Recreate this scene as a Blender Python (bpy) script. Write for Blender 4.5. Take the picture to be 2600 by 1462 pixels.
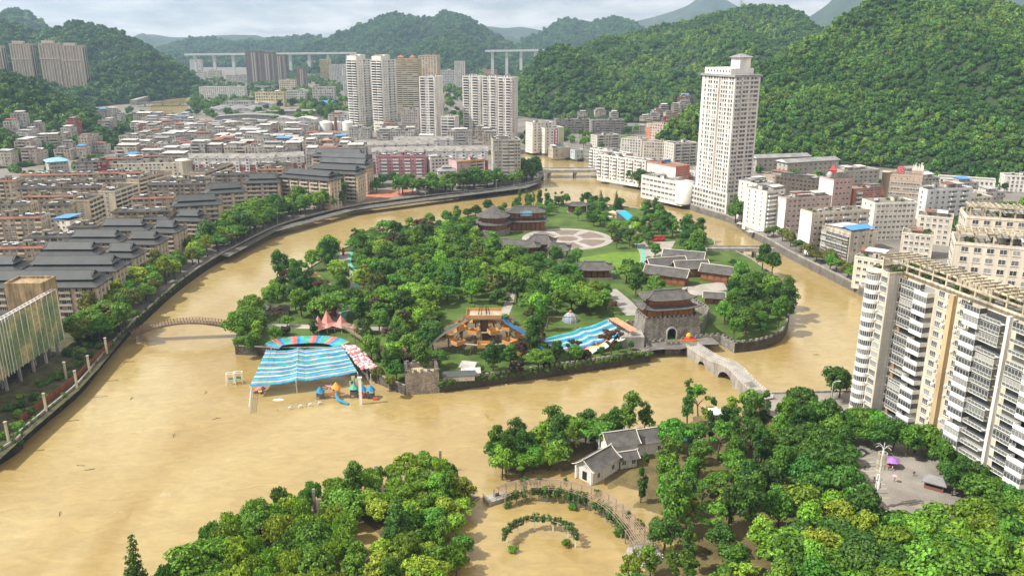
import bpy, bmesh, math, random
from mathutils import Vector, Matrix, noise
sc = bpy.context.scene
for o in list(bpy.data.objects): bpy.data.objects.remove(o)
COL = sc.collection
random.seed(7)
PI = math.pi
# ------------------------------------------------------------------ camera
FPX, CH, PITCH = 2100.0, 120.0, math.radians(17.0)      # focal length in photo pixels, height, pitch
cam = bpy.data.objects.new('camera', bpy.data.cameras.new('camera')); COL.objects.link(cam)
cam.location = (0, 0, CH); cam.rotation_euler = (PI/2 - PITCH, 0, 0)
cam.data.sensor_width = 36; cam.data.lens = FPX/2600*36
cam.data.clip_start = 1; cam.data.clip_end = 60000
sc.camera = cam
# ------------------------------------------------------------------ sun, sky, exposure
SUN_DIR = Vector((0.62, 0.16, -0.77)).normalized()       # the way the light travels
sun = bpy.data.objects.new('sun', bpy.data.lights.new('sun', 'SUN')); COL.objects.link(sun)
sun.rotation_euler = SUN_DIR.to_track_quat('-Z', 'Y').to_euler()
sun.data.energy = 5.0; sun.data.angle = math.radians(.8); sun.data.color = (1.0, 0.95, 0.86)
wd = bpy.data.worlds.new('World'); sc.world = wd; wd.use_nodes = True
nt = wd.node_tree; nt.nodes.clear(); L = nt.links.new
sky = nt.nodes.new('ShaderNodeTexSky'); sky.sky_type = 'NISHITA'; sky.sun_disc = False
sky.sun_elevation = math.asin(-SUN_DIR.z); sky.sun_rotation = math.atan2(-SUN_DIR.x, -SUN_DIR.y)
bg1 = nt.nodes.new('ShaderNodeBackground'); bg1.inputs[1].default_value = 0.09; L(sky.outputs[0], bg1.inputs[0])
tc = nt.nodes.new('ShaderNodeTexCoord'); sep = nt.nodes.new('ShaderNodeSeparateXYZ'); L(tc.outputs['Generated'], sep.inputs[0])
mz = nt.nodes.new('ShaderNodeMath'); mz.operation = 'MAXIMUM'; L(sep.outputs[2], mz.inputs[0]); mz.inputs[1].default_value = 0.0
az = nt.nodes.new('ShaderNodeMath'); az.operation = 'ADD'; L(mz.outputs[0], az.inputs[0]); az.inputs[1].default_value = 0.16
vd = nt.nodes.new('ShaderNodeVectorMath'); vd.operation = 'DIVIDE'; L(tc.outputs['Generated'], vd.inputs[0]); L(az.outputs[0], vd.inputs[1])
mp = nt.nodes.new('ShaderNodeMapping'); L(vd.outputs[0], mp.inputs[0]); mp.inputs['Scale'].default_value = (.8, .62, 0); mp.inputs['Location'].default_value = (3.1, 1.7, 0)
n1 = nt.nodes.new('ShaderNodeTexNoise'); n1.inputs['Scale'].default_value = 2.4; n1.inputs['Detail'].default_value = 8; n1.inputs['Roughness'].default_value = .6; L(mp.outputs[0], n1.inputs[0])
cr = nt.nodes.new('ShaderNodeValToRGB'); L(n1.outputs[0], cr.inputs[0])
cr.color_ramp.elements[0].position = .36; cr.color_ramp.elements[0].color = (.60, .56, .53, 1)
cr.color_ramp.elements[1].position = .62; cr.color_ramp.elements[1].color = (1.24, 1.10, .99, 1)
bg2 = nt.nodes.new('ShaderNodeBackground'); L(cr.outputs[0], bg2.inputs[0]); bg2.inputs[1].default_value = 0.84
n2 = nt.nodes.new('ShaderNodeTexNoise'); n2.inputs['Scale'].default_value = .8; n2.inputs['Detail'].default_value = 4; L(mp.outputs[0], n2.inputs[0])
cr2 = nt.nodes.new('ShaderNodeValToRGB'); L(n2.outputs[0], cr2.inputs[0])
cr2.color_ramp.elements[0].position = .22; cr2.color_ramp.elements[0].color = (.55, .55, .55, 1)
cr2.color_ramp.elements[1].position = .4; cr2.color_ramp.elements[1].color = (1, 1, 1, 1)
mx = nt.nodes.new('ShaderNodeMixShader'); L(cr2.outputs[0], mx.inputs[0]); L(bg1.outputs[0], mx.inputs[1]); L(bg2.outputs[0], mx.inputs[2])
wo = nt.nodes.new('ShaderNodeOutputWorld'); L(mx.outputs[0], wo.inputs[0])
vs = sc.view_settings; vs.view_transform = 'Standard'; vs.look = 'None'; vs.gamma = 1; vs.use_curve_mapping = False
vs.exposure = 0.55
sc.cycles.max_bounces = 5; sc.cycles.diffuse_bounces = 2; sc.cycles.glossy_bounces = 2; sc.cycles.transmission_bounces = 2
sc.cycles.transparent_max_bounces = 4; sc.cycles.volume_bounces = 0; sc.cycles.use_denoising = True
sc.cycles.caustics_reflective = False; sc.cycles.caustics_refractive = False
sc.cycles.volume_step_rate = 4.0
# ------------------------------------------------------------------ pixel -> place
CP, SP = math.cos(PITCH), math.sin(PITCH)
def at(x, y, z=0.0):
 u = (x-1300)/FPX; v = (y-731)/FPX
 d = (u, CP - v*SP, -SP - v*CP); t = (z-CH)/d[2]
 return Vector((d[0]*t, d[1]*t, z))
def at_dist(x, y, dist):                                  # a pixel at a given ground distance
 u = (x-1300)/FPX; v = (y-731)/FPX
 d = (u, CP - v*SP, -SP - v*CP); t = dist/d[1]
 return Vector((d[0]*t, dist, CH + d[2]*t))
# ------------------------------------------------------------------ materials
MATS = {}
def _rgb(c): return (c[0], c[1], c[2], 1)
def mat(name, col=None, rough=.85, var=.25, scale=.25, streak=0.0, metal=0.0, spec=.3, rand=.0, bump=0.0, objcol=False, fine=0.0, bands=None, brick=0):
 """procedural surface: base colour (or the object's own colour) worn by noise, with vertical streaks"""
 if name in MATS: return MATS[name]
 m = bpy.data.materials.new(name); m.use_nodes = True; t = m.node_tree; N = t.nodes; K = t.links.new
 b = N['Principled BSDF']; b.inputs['Roughness'].default_value = rough; b.inputs['Metallic'].default_value = metal
 b.inputs['Specular IOR Level'].default_value = spec
 g = N.new('ShaderNodeNewGeometry'); oi = N.new('ShaderNodeObjectInfo')
 src = None
 if objcol: src = oi.outputs['Color']
 else:
  r = N.new('ShaderNodeRGB'); r.outputs[0].default_value = _rgb(col); src = r.outputs[0]
 def mul(a, fac_sock, lo, hi, p0=.3, p1=.7):
  rp = N.new('ShaderNodeMapRange'); K(fac_sock, rp.inputs[0]); rp.inputs[1].default_value = p0; rp.inputs[2].default_value = p1
  rp.inputs[3].default_value = lo; rp.inputs[4].default_value = hi
  mm = N.new('ShaderNodeMix'); mm.data_type = 'RGBA'; mm.blend_type = 'MULTIPLY'; mm.inputs[0].default_value = 1
  cb = N.new('ShaderNodeCombineColor')
  for i in range(3): K(rp.outputs[0], cb.inputs[i])
  K(a, mm.inputs[6]); K(cb.outputs[0], mm.inputs[7]); return mm.outputs[2]
 nn = N.new('ShaderNodeTexNoise'); nn.inputs['Scale'].default_value = scale; nn.inputs['Detail'].default_value = 5; K(g.outputs['Position'], nn.inputs[0])
 if var: src = mul(src, nn.outputs[0], 1-var, 1+var*.5)
 if streak:
  mpn = N.new('ShaderNodeMapping'); K(g.outputs['Position'], mpn.inputs[0]); mpn.inputs['Scale'].default_value = (1, 1, .07)
  ns = N.new('ShaderNodeTexNoise'); ns.inputs['Scale'].default_value = .9; ns.inputs['Detail'].default_value = 4; K(mpn.outputs[0], ns.inputs[0])
  src = mul(src, ns.outputs[0], 1-streak, 1.0, .35, .6)
 if fine:
  nf = N.new('ShaderNodeTexNoise'); nf.inputs['Scale'].default_value = 3.0; nf.inputs['Detail'].default_value = 3; K(g.outputs['Position'], nf.inputs[0])
  src = mul(src, nf.outputs[0], 1-fine, 1+fine*.5)
 if brick:                                               # courses of blocks on upright faces
  sx = N.new('ShaderNodeSeparateXYZ'); K(g.outputs['Position'], sx.inputs[0]); ad = N.new('ShaderNodeMath'); K(sx.outputs[0], ad.inputs[0]); K(sx.outputs[1], ad.inputs[1]); cx = N.new('ShaderNodeCombineXYZ'); K(ad.outputs[0], cx.inputs[0]); K(sx.outputs[2], cx.inputs[1])
  bt = N.new('ShaderNodeTexBrick'); bt.inputs['Scale'].default_value = brick; bt.inputs['Color1'].default_value = (.35, .35, .35, 1); bt.inputs['Color2'].default_value = (1, 1, 1, 1); bt.inputs['Mortar'].default_value = (.1, .1, .1, 1); K(cx.outputs[0], bt.inputs[0]); src = mul(src, bt.outputs[0], .5, 1.25, 0, 1)
 if rand: src = mul(src, oi.outputs['Random'], 1-rand, 1+rand, 0, 1)
 if bands:                                               # (axis scale x, y, z, depth): ribbed sheet, tile rows
  tcn = N.new('ShaderNodeTexCoord'); wv = N.new('ShaderNodeTexWave'); mpb = N.new('ShaderNodeMapping')
  K(tcn.outputs['Object'], mpb.inputs[0]); mpb.inputs['Scale'].default_value = bands[:3]; K(mpb.outputs[0], wv.inputs[0])
  wv.wave_type = 'BANDS'; wv.bands_direction = 'DIAGONAL'; wv.inputs['Scale'].default_value = 1; wv.inputs['Distortion'].default_value = .3
  src = mul(src, wv.outputs['Fac'], 1-bands[3], 1.0, 0, 1)
 K(src, b.inputs['Base Color'])
 if bump:
  bp = N.new('ShaderNodeBump'); bp.inputs['Strength'].default_value = bump; bp.inputs['Distance'].default_value = .1
  nb = N.new('ShaderNodeTexNoise'); nb.inputs['Scale'].default_value = 2.0; nb.inputs['Detail'].default_value = 4; K(g.outputs['Position'], nb.inputs[0])
  K(nb.outputs[0], bp.inputs['Height']); K(bp.outputs[0], b.inputs['Normal'])
 MATS[name] = m; return m
def leafmat(name, objcol=True, col=(.06, .11, .02), rand=.3, trans=.34):
 if name in MATS: return MATS[name]
 m = bpy.data.materials.new(name); m.use_nodes = True; t = m.node_tree; N = t.nodes; K = t.links.new
 N.remove(N['Principled BSDF']); out = N['Material Output']
 oi = N.new('ShaderNodeObjectInfo'); g = N.new('ShaderNodeNewGeometry')
 if objcol: src = oi.outputs['Color']
 else:
  r = N.new('ShaderNodeRGB'); r.outputs[0].default_value = _rgb(col); src = r.outputs[0]
 hs = N.new('ShaderNodeHueSaturation'); K(src, hs.inputs['Color'])
 def mr(s, lo, hi):
  q = N.new('ShaderNodeMapRange'); K(s, q.inputs[0]); q.inputs[3].default_value = lo; q.inputs[4].default_value = hi; return q.outputs[0]
 K(mr(oi.outputs['Random'], .495 - rand*.02, .505 + rand*.05), hs.inputs['Hue'])
 ad = N.new('ShaderNodeMath'); ad.operation = 'MULTIPLY'
 K(mr(g.outputs['Random Per Island'], .55, 1.6), ad.inputs[0]);
 ra = N.new('ShaderNodeMath'); ra.operation = 'FRACT'; rm = N.new('ShaderNodeMath'); rm.operation = 'MULTIPLY'; K(oi.outputs['Random'], rm.inputs[0]); rm.inputs[1].default_value = 7.31; K(rm.outputs[0], ra.inputs[0])
 K(mr(ra.outputs[0], 1-rand, 1+rand), ad.inputs[1]); K(ad.outputs[0], hs.inputs['Value'])
 df = N.new('ShaderNodeBsdfPrincipled'); df.inputs['Roughness'].default_value = .42; df.inputs['Specular IOR Level'].default_value = .18; tr = N.new('ShaderNodeBsdfTranslucent'); K(hs.outputs[0], df.inputs[0]); K(hs.outputs[0], tr.inputs[0])
 mx = N.new('ShaderNodeMixShader'); mx.inputs[0].default_value = trans; K(df.outputs[0], mx.inputs[1]); K(tr.outputs[0], mx.inputs[2])
 K(mx.outputs[0], out.inputs[0]); MATS[name] = m; return m
def glassmat(name, dark=(.04, .044, .048), light=(.38, .38, .36), p=.7, rough=.12, island=False):
 if name in MATS: return MATS[name]
 m = bpy.data.materials.new(name); m.use_nodes = True; t = m.node_tree; N = t.nodes; K = t.links.new
 b = N['Principled BSDF']; b.inputs['Roughness'].default_value = rough; b.inputs['Specular IOR Level'].default_value = .6
 if island: s = N.new('ShaderNodeNewGeometry').outputs['Random Per Island']
 else: s = N.new('ShaderNodeObjectInfo').outputs['Random']
 c = N.new('ShaderNodeValToRGB'); K(s, c.inputs[0]); e = c.color_ramp.elements
 e[0].position = 0; e[0].color = _rgb(dark); e[1].position = 1; e[1].color = _rgb(light)
 q = c.color_ramp.elements.new(p); q.color = _rgb([d*2.2 for d in dark])
 K(c.outputs[0], b.inputs['Base Color']); MATS[name] = m; return m
M_WALL = mat('plaster', objcol=True, rough=.9, var=.14, scale=.12, streak=.22, fine=.06)
M_WALL2 = mat('stained_plaster', objcol=True, rough=.9, var=.30, scale=.15, streak=.45, fine=.12)
M_CLEAN = mat('painted', objcol=True, rough=.7, var=.08, scale=.3)
M_ROOFC = mat('roof_concrete', (.20, .19, .17), var=.45, scale=.12, fine=.35)
M_ROOFD = mat('roof_dark', (.075, .068, .062), var=.5, scale=.15, fine=.4)
M_GLASS = glassmat('window_glass'); M_GLASSI = glassmat('window_glass_far', (.05, .053, .056), (.42, .41, .38), .6, island=True)
M_FRAME = mat('window_frame', (.62, .62, .60), var=.1)
M_METAL = mat('steel', (.45, .45, .45), rough=.5, metal=.3, var=.2)
M_WHITE = mat('white_paint', (.78, .78, .76), rough=.6, var=.12, fine=.06)
M_STONE = mat('stone', (.30, .28, .25), var=.35, scale=.3, streak=.3, fine=.35, bump=.5, brick=.5)
M_DKSTONE = mat('wet_stone', (.085, .075, .06), var=.45, scale=.3, streak=.2, fine=.4, bump=.5)
M_TILE = mat('roof_tile_grey', (.105, .10, .095), var=.35, scale=.4, fine=.3, bump=.3)
M_WOOD = mat('red_brown_wood', (.22, .085, .045), var=.3, scale=.6, fine=.25)
M_DKWOOD = mat('dark_wood', (.075, .045, .03), var=.3, fine=.2)
M_CONC = mat('concrete', (.36, .34, .31), var=.3, scale=.25, streak=.25, fine=.15)
M_BARK = mat('bark', (.10, .075, .05), var=.4, scale=1.5)
M_LEAF = leafmat('leaf'); M_CORE = mat('crown_shade_core', (.040, .066, .014), var=.3, scale=1)  # M_CORE: dark filler added in crowns for inner shade, not real twigs
M_SOIL = mat('soil', (.13, .10, .06), var=.4, scale=.3, fine=.3)
M_GRASS = mat('grass_ground', (.075, .13, .02), var=.45, scale=.12, fine=.4)
M_ASPH = mat('asphalt', (.10, .098, .095), var=.3, scale=.2, fine=.2)
M_PAVE = mat('paving', (.36, .335, .30), var=.28, scale=.15, fine=.2)
# ------------------------------------------------------------------ mesh building
class MB:
 def __init__(s): s.v = []; s.f = []; s.m = []
 def quad(s, a, b, c, d, m=0):
  i = len(s.v); s.v += [tuple(a), tuple(b), tuple(c), tuple(d)]; s.f.append((i, i+1, i+2, i+3)); s.m.append(m)
 def poly(s, pts, m=0):
  i = len(s.v); s.v += [tuple(p) for p in pts]; s.f.append(tuple(range(i, i+len(pts)))); s.m.append(m)
 def box(s, x0, y0, z0, x1, y1, z1, m=0, M=None):
  c = [(x0, y0, z0), (x1, y0, z0), (x1, y1, z0), (x0, y1, z0), (x0, y0, z1), (x1, y0, z1), (x1, y1, z1), (x0, y1, z1)]
  s.hexa(c, m, M)
 def hexa(s, c, m=0, M=None):
  if M is not None: c = [tuple(M @ Vector(p)) for p in c]
  i = len(s.v); s.v += [tuple(p) for p in c]
  for q in ((0, 3, 2, 1), (4, 5, 6, 7), (0, 1, 5, 4), (1, 2, 6, 5), (2, 3, 7, 6), (3, 0, 4, 7)):
   s.f.append(tuple(i+k for k in q)); s.m.append(m)
 def bar(s, a, b, w, h=None, m=0):                        # a square bar between two points
  a, b = Vector(a), Vector(b); h = h or w; d = (b-a)
  if d.length < 1e-6: return
  d.normalize(); up = Vector((0, 0, 1)) if abs(d.z) < .95 else Vector((0, 1, 0))
  r = d.cross(up).normalized()*(w/2); u = r.normalized().cross(d).normalized()*(h/2)
  s.hexa([a-r-u, a+r-u, b+r-u, b-r-u, a-r+u, a+r+u, b+r+u, b-r+u], m)
 def tube(s, pts, rad, n=8, m=0, cap=True):
  pts = [Vector(p) for p in pts]; rad = rad if isinstance(rad, (list, tuple)) else [rad]*len(pts)
  base = len(s.v)
  for k, p in enumerate(pts):
   d = (pts[min(k+1, len(pts)-1)] - pts[max(k-1, 0)]).normalized()
   up = Vector((0, 0, 1)) if abs(d.z) < .9 else Vector((1, 0, 0))
   r = d.cross(up).normalized(); u = r.cross(d)
   for j in range(n):
    a = 2*PI*j/n; s.v.append(tuple(p + (r*math.cos(a) + u*math.sin(a))*rad[k]))
  for k in range(len(pts)-1):
   for j in range(n):
    a = base+k*n+j; b2 = base+k*n+(j+1) % n; s.f.append((a, b2, b2+n, a+n)); s.m.append(m)
  if cap:
   s.f.append(tuple(base+j for j in reversed(range(n)))); s.m.append(m)
   s.f.append(tuple(base+(len(pts)-1)*n+j for j in range(n))); s.m.append(m)
 def lathe(s, prof, n=16, m=0, c=(0, 0, 0)):              # prof: (radius, z)
  base = len(s.v)
  for r, z in prof:
   for j in range(n):
    a = 2*PI*j/n; s.v.append((c[0]+r*math.cos(a), c[1]+r*math.sin(a), c[2]+z))
  for k in range(len(prof)-1):
   for j in range(n):
    a = base+k*n+j; b2 = base+k*n+(j+1) % n; s.f.append((a, b2, b2+n, a+n)); s.m.append(m)
  s.f.append(tuple(base+(len(prof)-1)*n+j for j in range(n))); s.m.append(m)
 def prism(s, pts, z0, z1, m=0, mtop=None, bottom=False): # pts counter-clockwise (x, y)
  n = len(pts)
  for k in range(n):
   a, b2 = pts[k], pts[(k+1) % n]
   s.quad((a[0], a[1], z0), (b2[0], b2[1], z0), (b2[0], b2[1], z1), (a[0], a[1], z1), m)
  s.poly([(p[0], p[1], z1) for p in pts], m if mtop is None else mtop)
  if bottom: s.poly([(p[0], p[1], z0) for p in reversed(pts)], m)
 def mesh(s, name, mats, smooth=False):
  me = bpy.data.meshes.new(name); me.from_pydata(s.v, [], s.f)
  for mm in (mats if isinstance(mats, (list, tuple)) else [mats]): me.materials.append(mm)
  me.polygons.foreach_set('material_index', s.m)
  if smooth: me.polygons.foreach_set('use_smooth', [True]*len(s.f))
  me.update(); return me
def link(name, me, parent=None, loc=(0, 0, 0), rz=0, color=None, scale=None):
 o = bpy.data.objects.new(name, me); COL.objects.link(o); o.location = loc
 if rz: o.rotation_euler = (0, 0, rz)
 if parent: o.parent = parent
 if color: o.color = (color[0], color[1], color[2], 1)
 if scale: o.scale = scale if isinstance(scale, (tuple, list)) else (scale,)*3
 return o
def build(mb, name, mats, parent=None, color=None, smooth=False, loc=(0, 0, 0), rz=0):
 return link(name, mb.mesh(name, mats, smooth), parent, loc, rz, color)
def tag(o, label, cat, group=None):
 o['label'] = label; o['category'] = cat
 if group: o['group'] = group
 return o
def thing(name, label, cat, loc=(0, 0, 0), rz=0, group=None):
 o = link(name, None, None, loc, rz); o.empty_display_size = .5
 return tag(o, label, cat, group)
def structure(o): o['kind'] = 'structure'; return o
def stuff(o): o['kind'] = 'stuff'; return o
def smoothline(pts, n=6):                                     # Catmull-Rom through 2-D or 3-D points
 P = [Vector(p) for p in pts]; out = []
 for k in range(len(P)-1):
  a, b, c, d = P[max(k-1, 0)], P[k], P[k+1], P[min(k+2, len(P)-1)]
  for j in range(n):
   t = j/n; out.append(.5*((2*b) + (c-a)*t + (2*a-5*b+4*c-d)*t*t + (3*b-a-3*c+d)*t**3))
 out.append(P[-1]); return out
def inside(x, y, poly):
 r = False; j = len(poly)-1
 for i in range(len(poly)):
  a, b = poly[i], poly[j]
  if (a[1] > y) != (b[1] > y) and x < (b[0]-a[0])*(y-a[1])/(b[1]-a[1])+a[0]: r = not r
  j = i
 return r
def ccw(p):
 A = sum(p[i][0]*p[(i+1) % len(p)][1]-p[(i+1) % len(p)][0]*p[i][1] for i in range(len(p)))
 return p if A > 0 else list(reversed(p))
def fbm(x, y, z=0, o=4):
 v = 0; a = .5
 for k in range(o): v += a*noise.noise((x, y, z+k*7.3)); x *= 2.03; y *= 2.03; a *= .5
 return v
# ================================================================== ground, water, banks
GZ = 4.0                                                       # street level; the flood water is z = 0
def flat(name, pts, z, m, kind='structure'):
 mb = MB(); mb.poly([(p[0], p[1], z) for p in ccw(pts)]); o = build(mb, name, m)
 bm = bmesh.new(); bm.from_mesh(o.data); bmesh.ops.triangulate(bm, faces=bm.faces[:]); bm.to_mesh(o.data); bm.free()
 o['kind'] = kind; return o
def W(*px, z=0.0): return [at(x, y, z).to_2d() for x, y in px]
# --- the muddy river
def water_mat():
 m = bpy.data.materials.new('muddy_water'); m.use_nodes = True; t = m.node_tree; N = t.nodes; K = t.links.new
 b = N['Principled BSDF']; b.inputs['Roughness'].default_value = .13; b.inputs['Specular IOR Level'].default_value = .5
 g = N.new('ShaderNodeNewGeometry')
 def nz(scale, detail, stretch=(1, 1, 1), dist=0.0, rough=.5):
  mp = N.new('ShaderNodeMapping'); K(g.outputs['Position'], mp.inputs[0]); mp.inputs['Scale'].default_value = stretch; mp.inputs['Rotation'].default_value = (0, 0, -.6)
  n = N.new('ShaderNodeTexNoise'); n.inputs['Scale'].default_value = scale; n.inputs['Detail'].default_value = detail; n.inputs['Distortion'].default_value = dist; n.inputs['Roughness'].default_value = rough
  K(mp.outputs[0], n.inputs[0]); return n.outputs[0]
 r1 = N.new('ShaderNodeValToRGB'); K(nz(.018, 6, (1, .45, 1), 1.2), r1.inputs[0])
 e = r1.color_ramp.elements; e[0].position = .33; e[0].color = (.272, .192, .066, 1); e[1].position = .66; e[1].color = (.350, .280, .132, 1)
 r2 = N.new('ShaderNodeMapRange'); K(nz(.22, 6, (.5, 1, 1), 1.5, .65), r2.inputs[0]); r2.inputs[1].default_value = .3; r2.inputs[2].default_value = .7; r2.inputs[3].default_value = .85; r2.inputs[4].default_value = 1.12
 mm = N.new('ShaderNodeMix'); mm.data_type = 'RGBA'; mm.blend_type = 'MULTIPLY'; mm.inputs[0].default_value = 1
 cb = N.new('ShaderNodeCombineColor'); [K(r2.outputs[0], cb.inputs[i]) for i in range(3)]
 K(r1.outputs[0], mm.inputs[6]); K(cb.outputs[0], mm.inputs[7])
 fo = N.new('ShaderNodeValToRGB'); K(nz(.06, 9, (.35, 1, 1), 2.6, .72), fo.inputs[0]); e = fo.color_ramp.elements     # drifting foam
 e[0].position = .65; e[0].color = (0, 0, 0, 1); e[1].position = .74; e[1].color = (.7, .7, .7, 1)
 mf = N.new('ShaderNodeMix'); mf.data_type = 'RGBA'; K(fo.outputs[0], mf.inputs[0]); K(mm.outputs[2], mf.inputs[6]); mf.inputs[7].default_value = (.56, .50, .38, 1)
 K(mf.outputs[2], b.inputs['Base Color'])
 bp = N.new('ShaderNodeBump'); bp.inputs['Strength'].default_value = .5; bp.inputs['Distance'].default_value = .28; K(nz(.33, 5, (.55, 1, 1), .8), bp.inputs['Height'])
 bp2 = N.new('ShaderNodeBump'); bp2.inputs['Strength'].default_value = .35; bp2.inputs['Distance'].default_value = .12; K(nz(1.3, 4, (.6, 1, 1), .5), bp2.inputs['Height']); K(bp.outputs[0], bp2.inputs['Normal'])
 K(bp2.outputs[0], b.inputs['Normal']); MATS['muddy_water'] = m; return m
M_WATER = water_mat()
mb = MB(); mb.quad((-900, -200, 0), (900, -200, 0), (900, 1500, 0), (-900, 1500, 0)); structure(build(mb, 'river_water', M_WATER))
# --- left bank and city ground: one sheet to the horizon, the river cut into its edge
LB = W((0, 1180), (60, 1125), (130, 1065), (200, 1005), (250, 945), (290, 895), (330, 852), (380, 805), (440, 750), (520, 690), (600, 643), (700, 592), (800, 560), (900, 537), (1000, 522), (1100, 509), (1250, 493), (1330, 480), (1368, 468), (1380, 452), (1378, 436))
LB = [Vector((-230, -300)), Vector((-170, 140))] + LB
LBs = smoothline(LB[1:], 4); LBs = [LB[0]] + LBs
CH_S = W((1372, 430), (1330, 419), (1240, 412), (1150, 404))
CH_N = W((1150, 398), (1240, 393), (1330, 391), (1400, 397), (1460, 406), (1520, 418))
RB = W((1545, 434), (1590, 460), (1650, 487), (1700, 511), (1770, 540), (1850, 565), (1880, 585), (1905, 602), (1950, 625), (2000, 655), (2100, 706), (2195, 755))
RBs = smoothline(RB, 3)
OUT = [Vector(p) for p in ((172, 338), (240, 335), (20000, 335), (20000, 45000), (-20000, 45000), (-20000, -300))]
city = flat('city_ground', LBs + CH_S + CH_N + RBs + OUT, GZ, mat('city_ground', (.20, .185, .165), var=.4, scale=.03, fine=.3))
def revet(name, pts, z0, z1, label, m, parapet=0.9, th=.5, cat='river wall'):
 """a stone river wall with a coping / parapet standing on its top edge"""
 t = thing(name, label, cat, (pts[0][0], pts[0][1], 0)); o = Vector((pts[0][0], pts[0][1]))
 w = MB(); c = MB(); q = [Vector((p[0], p[1])) - o for p in pts]
 for a, b in zip(q, q[1:]):
  d = (b-a); n = Vector((-d.y, d.x)).normalized()*th
  w.quad((*a, z0), (*b, z0), (*b, z1), (*a, z1)); w.quad((*b, z0), (*a, z0), (*a, z1), (*b, z1))
  for off0, off1, h0, h1, mb_ in ((-.12, .35, z1, z1+parapet, c),):
   nn = n/th
   mb_.hexa([(*(a+nn*off0), h0), (*(b+nn*off0), h0), (*(b+nn*off1), h0), (*(a+nn*off1), h0), (*(a+nn*off0), h1), (*(b+nn*off0), h1), (*(b+nn*off1), h1), (*(a+nn*off1), h1)])
 build(w, 'wall', m, t); build(c, 'parapet', M_CONC, t); return t
revet('river_wall', LBs, -2, GZ, 'long dark stone embankment wall with pale parapet below the gabled apartment blocks', M_DKSTONE, .8)
revet('river_wall', RBs, -2, GZ, 'stone embankment wall under the white high-rise on the bank', M_CONC, .9)
revet('river_wall', CH_N, -2, GZ, 'low embankment wall upstream of the road bridge', M_CONC, .8)
structure(flat('promenade', W((560, 648), (700, 578), (900, 526), (1100, 500), (1330, 468), (1372, 455), (1378, 462), (1335, 478), (1100, 507), (900, 534), (700, 588), (580, 652), z=GZ+.02), GZ+.02, mat('promenade_paving', (.12, .115, .10), var=.4, fine=.2)))  # paving colour darkened to carry the shade of the tree belt
structure(flat('red_plaza', W((930, 507), (1030, 497), (1062, 487), (1030, 480), (960, 488), (925, 497), z=GZ+.03), GZ+.03, mat('red_paving', (.42, .17, .10), var=.3, fine=.2)))
# --- terrace with the square in front of the balconied apartment block
structure(flat('square_paving', [(86, 262), (118, 264), (150, 285), (172, 336), (400, 336), (400, -200), (118, -200), (112, 150), (107, 178), (93, 190), (91, 205), (93, 228), (82, 250)], 1.6, mat('square_paving', (.27, .245, .215), var=.3, scale=.12, fine=.2)))
revet('river_wall', [Vector(p) for p in ((82, 250), (86, 262), (118, 264), (150, 285), (172, 337))], -1, 1.6, 'low quay wall round the corner of the balconied tower block', M_CONC, .7)
# --- island
ISL_PX = [(618, 838), (603, 880), (598, 900), (700, 905), (860, 905), (925, 958), (985, 985), (1030, 1003), (1116, 997), (1300, 971), (1500, 942), (1651, 918), (1640, 894), (1687, 889), (1689, 899), (1727, 897), (1728, 888), (1786, 878), (1829, 876), (1864, 896), (1915, 890), (1952, 881), (1984, 864), (1998, 838), (2003, 800), (1990, 755), (1955, 710), (1900, 670), (1850, 648), (1812, 640), (1808, 622), (1720, 600), (1700, 575), (1660, 552), (1600, 540), (1500, 530), (1400, 532), (1250, 550), (1100, 584), (960, 616), (862, 652), (800, 690), (705, 748), (655, 795)]
ISL = [p for p in W(*ISL_PX)]; IZ = 3.6
flat('island_ground', ISL, IZ, M_GRASS)
I_S = ISL[7:12]; I_G = ISL[11:26]; I_B = ISL[25:] + ISL[:3]
structure(flat('muddy_shallows', W((600, 905), (860, 905), (925, 958), (1000, 995), (1000, 1010), (900, 1010), (640, 1010), z=-.15), -.15, M_SOIL))
# --- park ground, half drowned: an uneven sheet that dips under the water
def mud(name, poly, step, lo, hi, m, seed):
 xs = [p[0] for p in poly]; ys = [p[1] for p in poly]; mb = MB(); idx = {}
 x0, y0 = min(xs), min(ys); nx = int((max(xs)-x0)/step)+2; ny = int((max(ys)-y0)/step)+2
 for i in range(nx):
  for j in range(ny):
   x, y = x0+i*step, y0+j*step
   d = min(((x-a[0])**2+(y-a[1])**2)**.5 for a in poly)
   k = 1 if inside(x, y, poly) else -1
   e = max(-1, min(1, k*d/6))
   h = lo + (hi-lo)*(fbm(x*.06+seed, y*.06)+.5)
   idx[i, j] = len(mb.v); mb.v.append((x, y, h*max(0, e) - 1.2*(1-max(0, e)) if e < 1 else h))
 for i in range(nx-1):
  for j in range(ny-1):
   mb.f.append((idx[i, j], idx[i+1, j], idx[i+1, j+1], idx[i, j+1])); mb.m.append(0)
 o = build(mb, name, m, smooth=True); return structure(o)
PARK = W((1245, 1200), (1262, 1160), (1340, 1130), (1500, 1105), (1600, 1095), (1690, 1085), (1730, 1062), (1880, 1040), (2000, 1035), (2090, 1060), (2150, 1110), (2150, 1210), (2230, 1300), (2380, 1300), (2600, 1330), (2750, 1600), (1560, 1600), (1600, 1430), (1670, 1385), (1650, 1320), (1580, 1262), (1480, 1222), (1380, 1212), (1280, 1225))
ISLET = W((380, 1560), (460, 1450), (600, 1370), (800, 1275), (930, 1235), (1060, 1205), (1130, 1225), (1185, 1300), (1180, 1400), (1150, 1500), (1150, 1600))
M_MUD = mat('muddy_lawn', (.15, .12, .05), var=.45, scale=.2, fine=.35)
mud('park_ground', PARK, 3.0, -.15, .75, M_MUD, 1.3)
mud('islet_ground', ISLET, 3.0, -.5, .55, M_MUD, 5.1)
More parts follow.
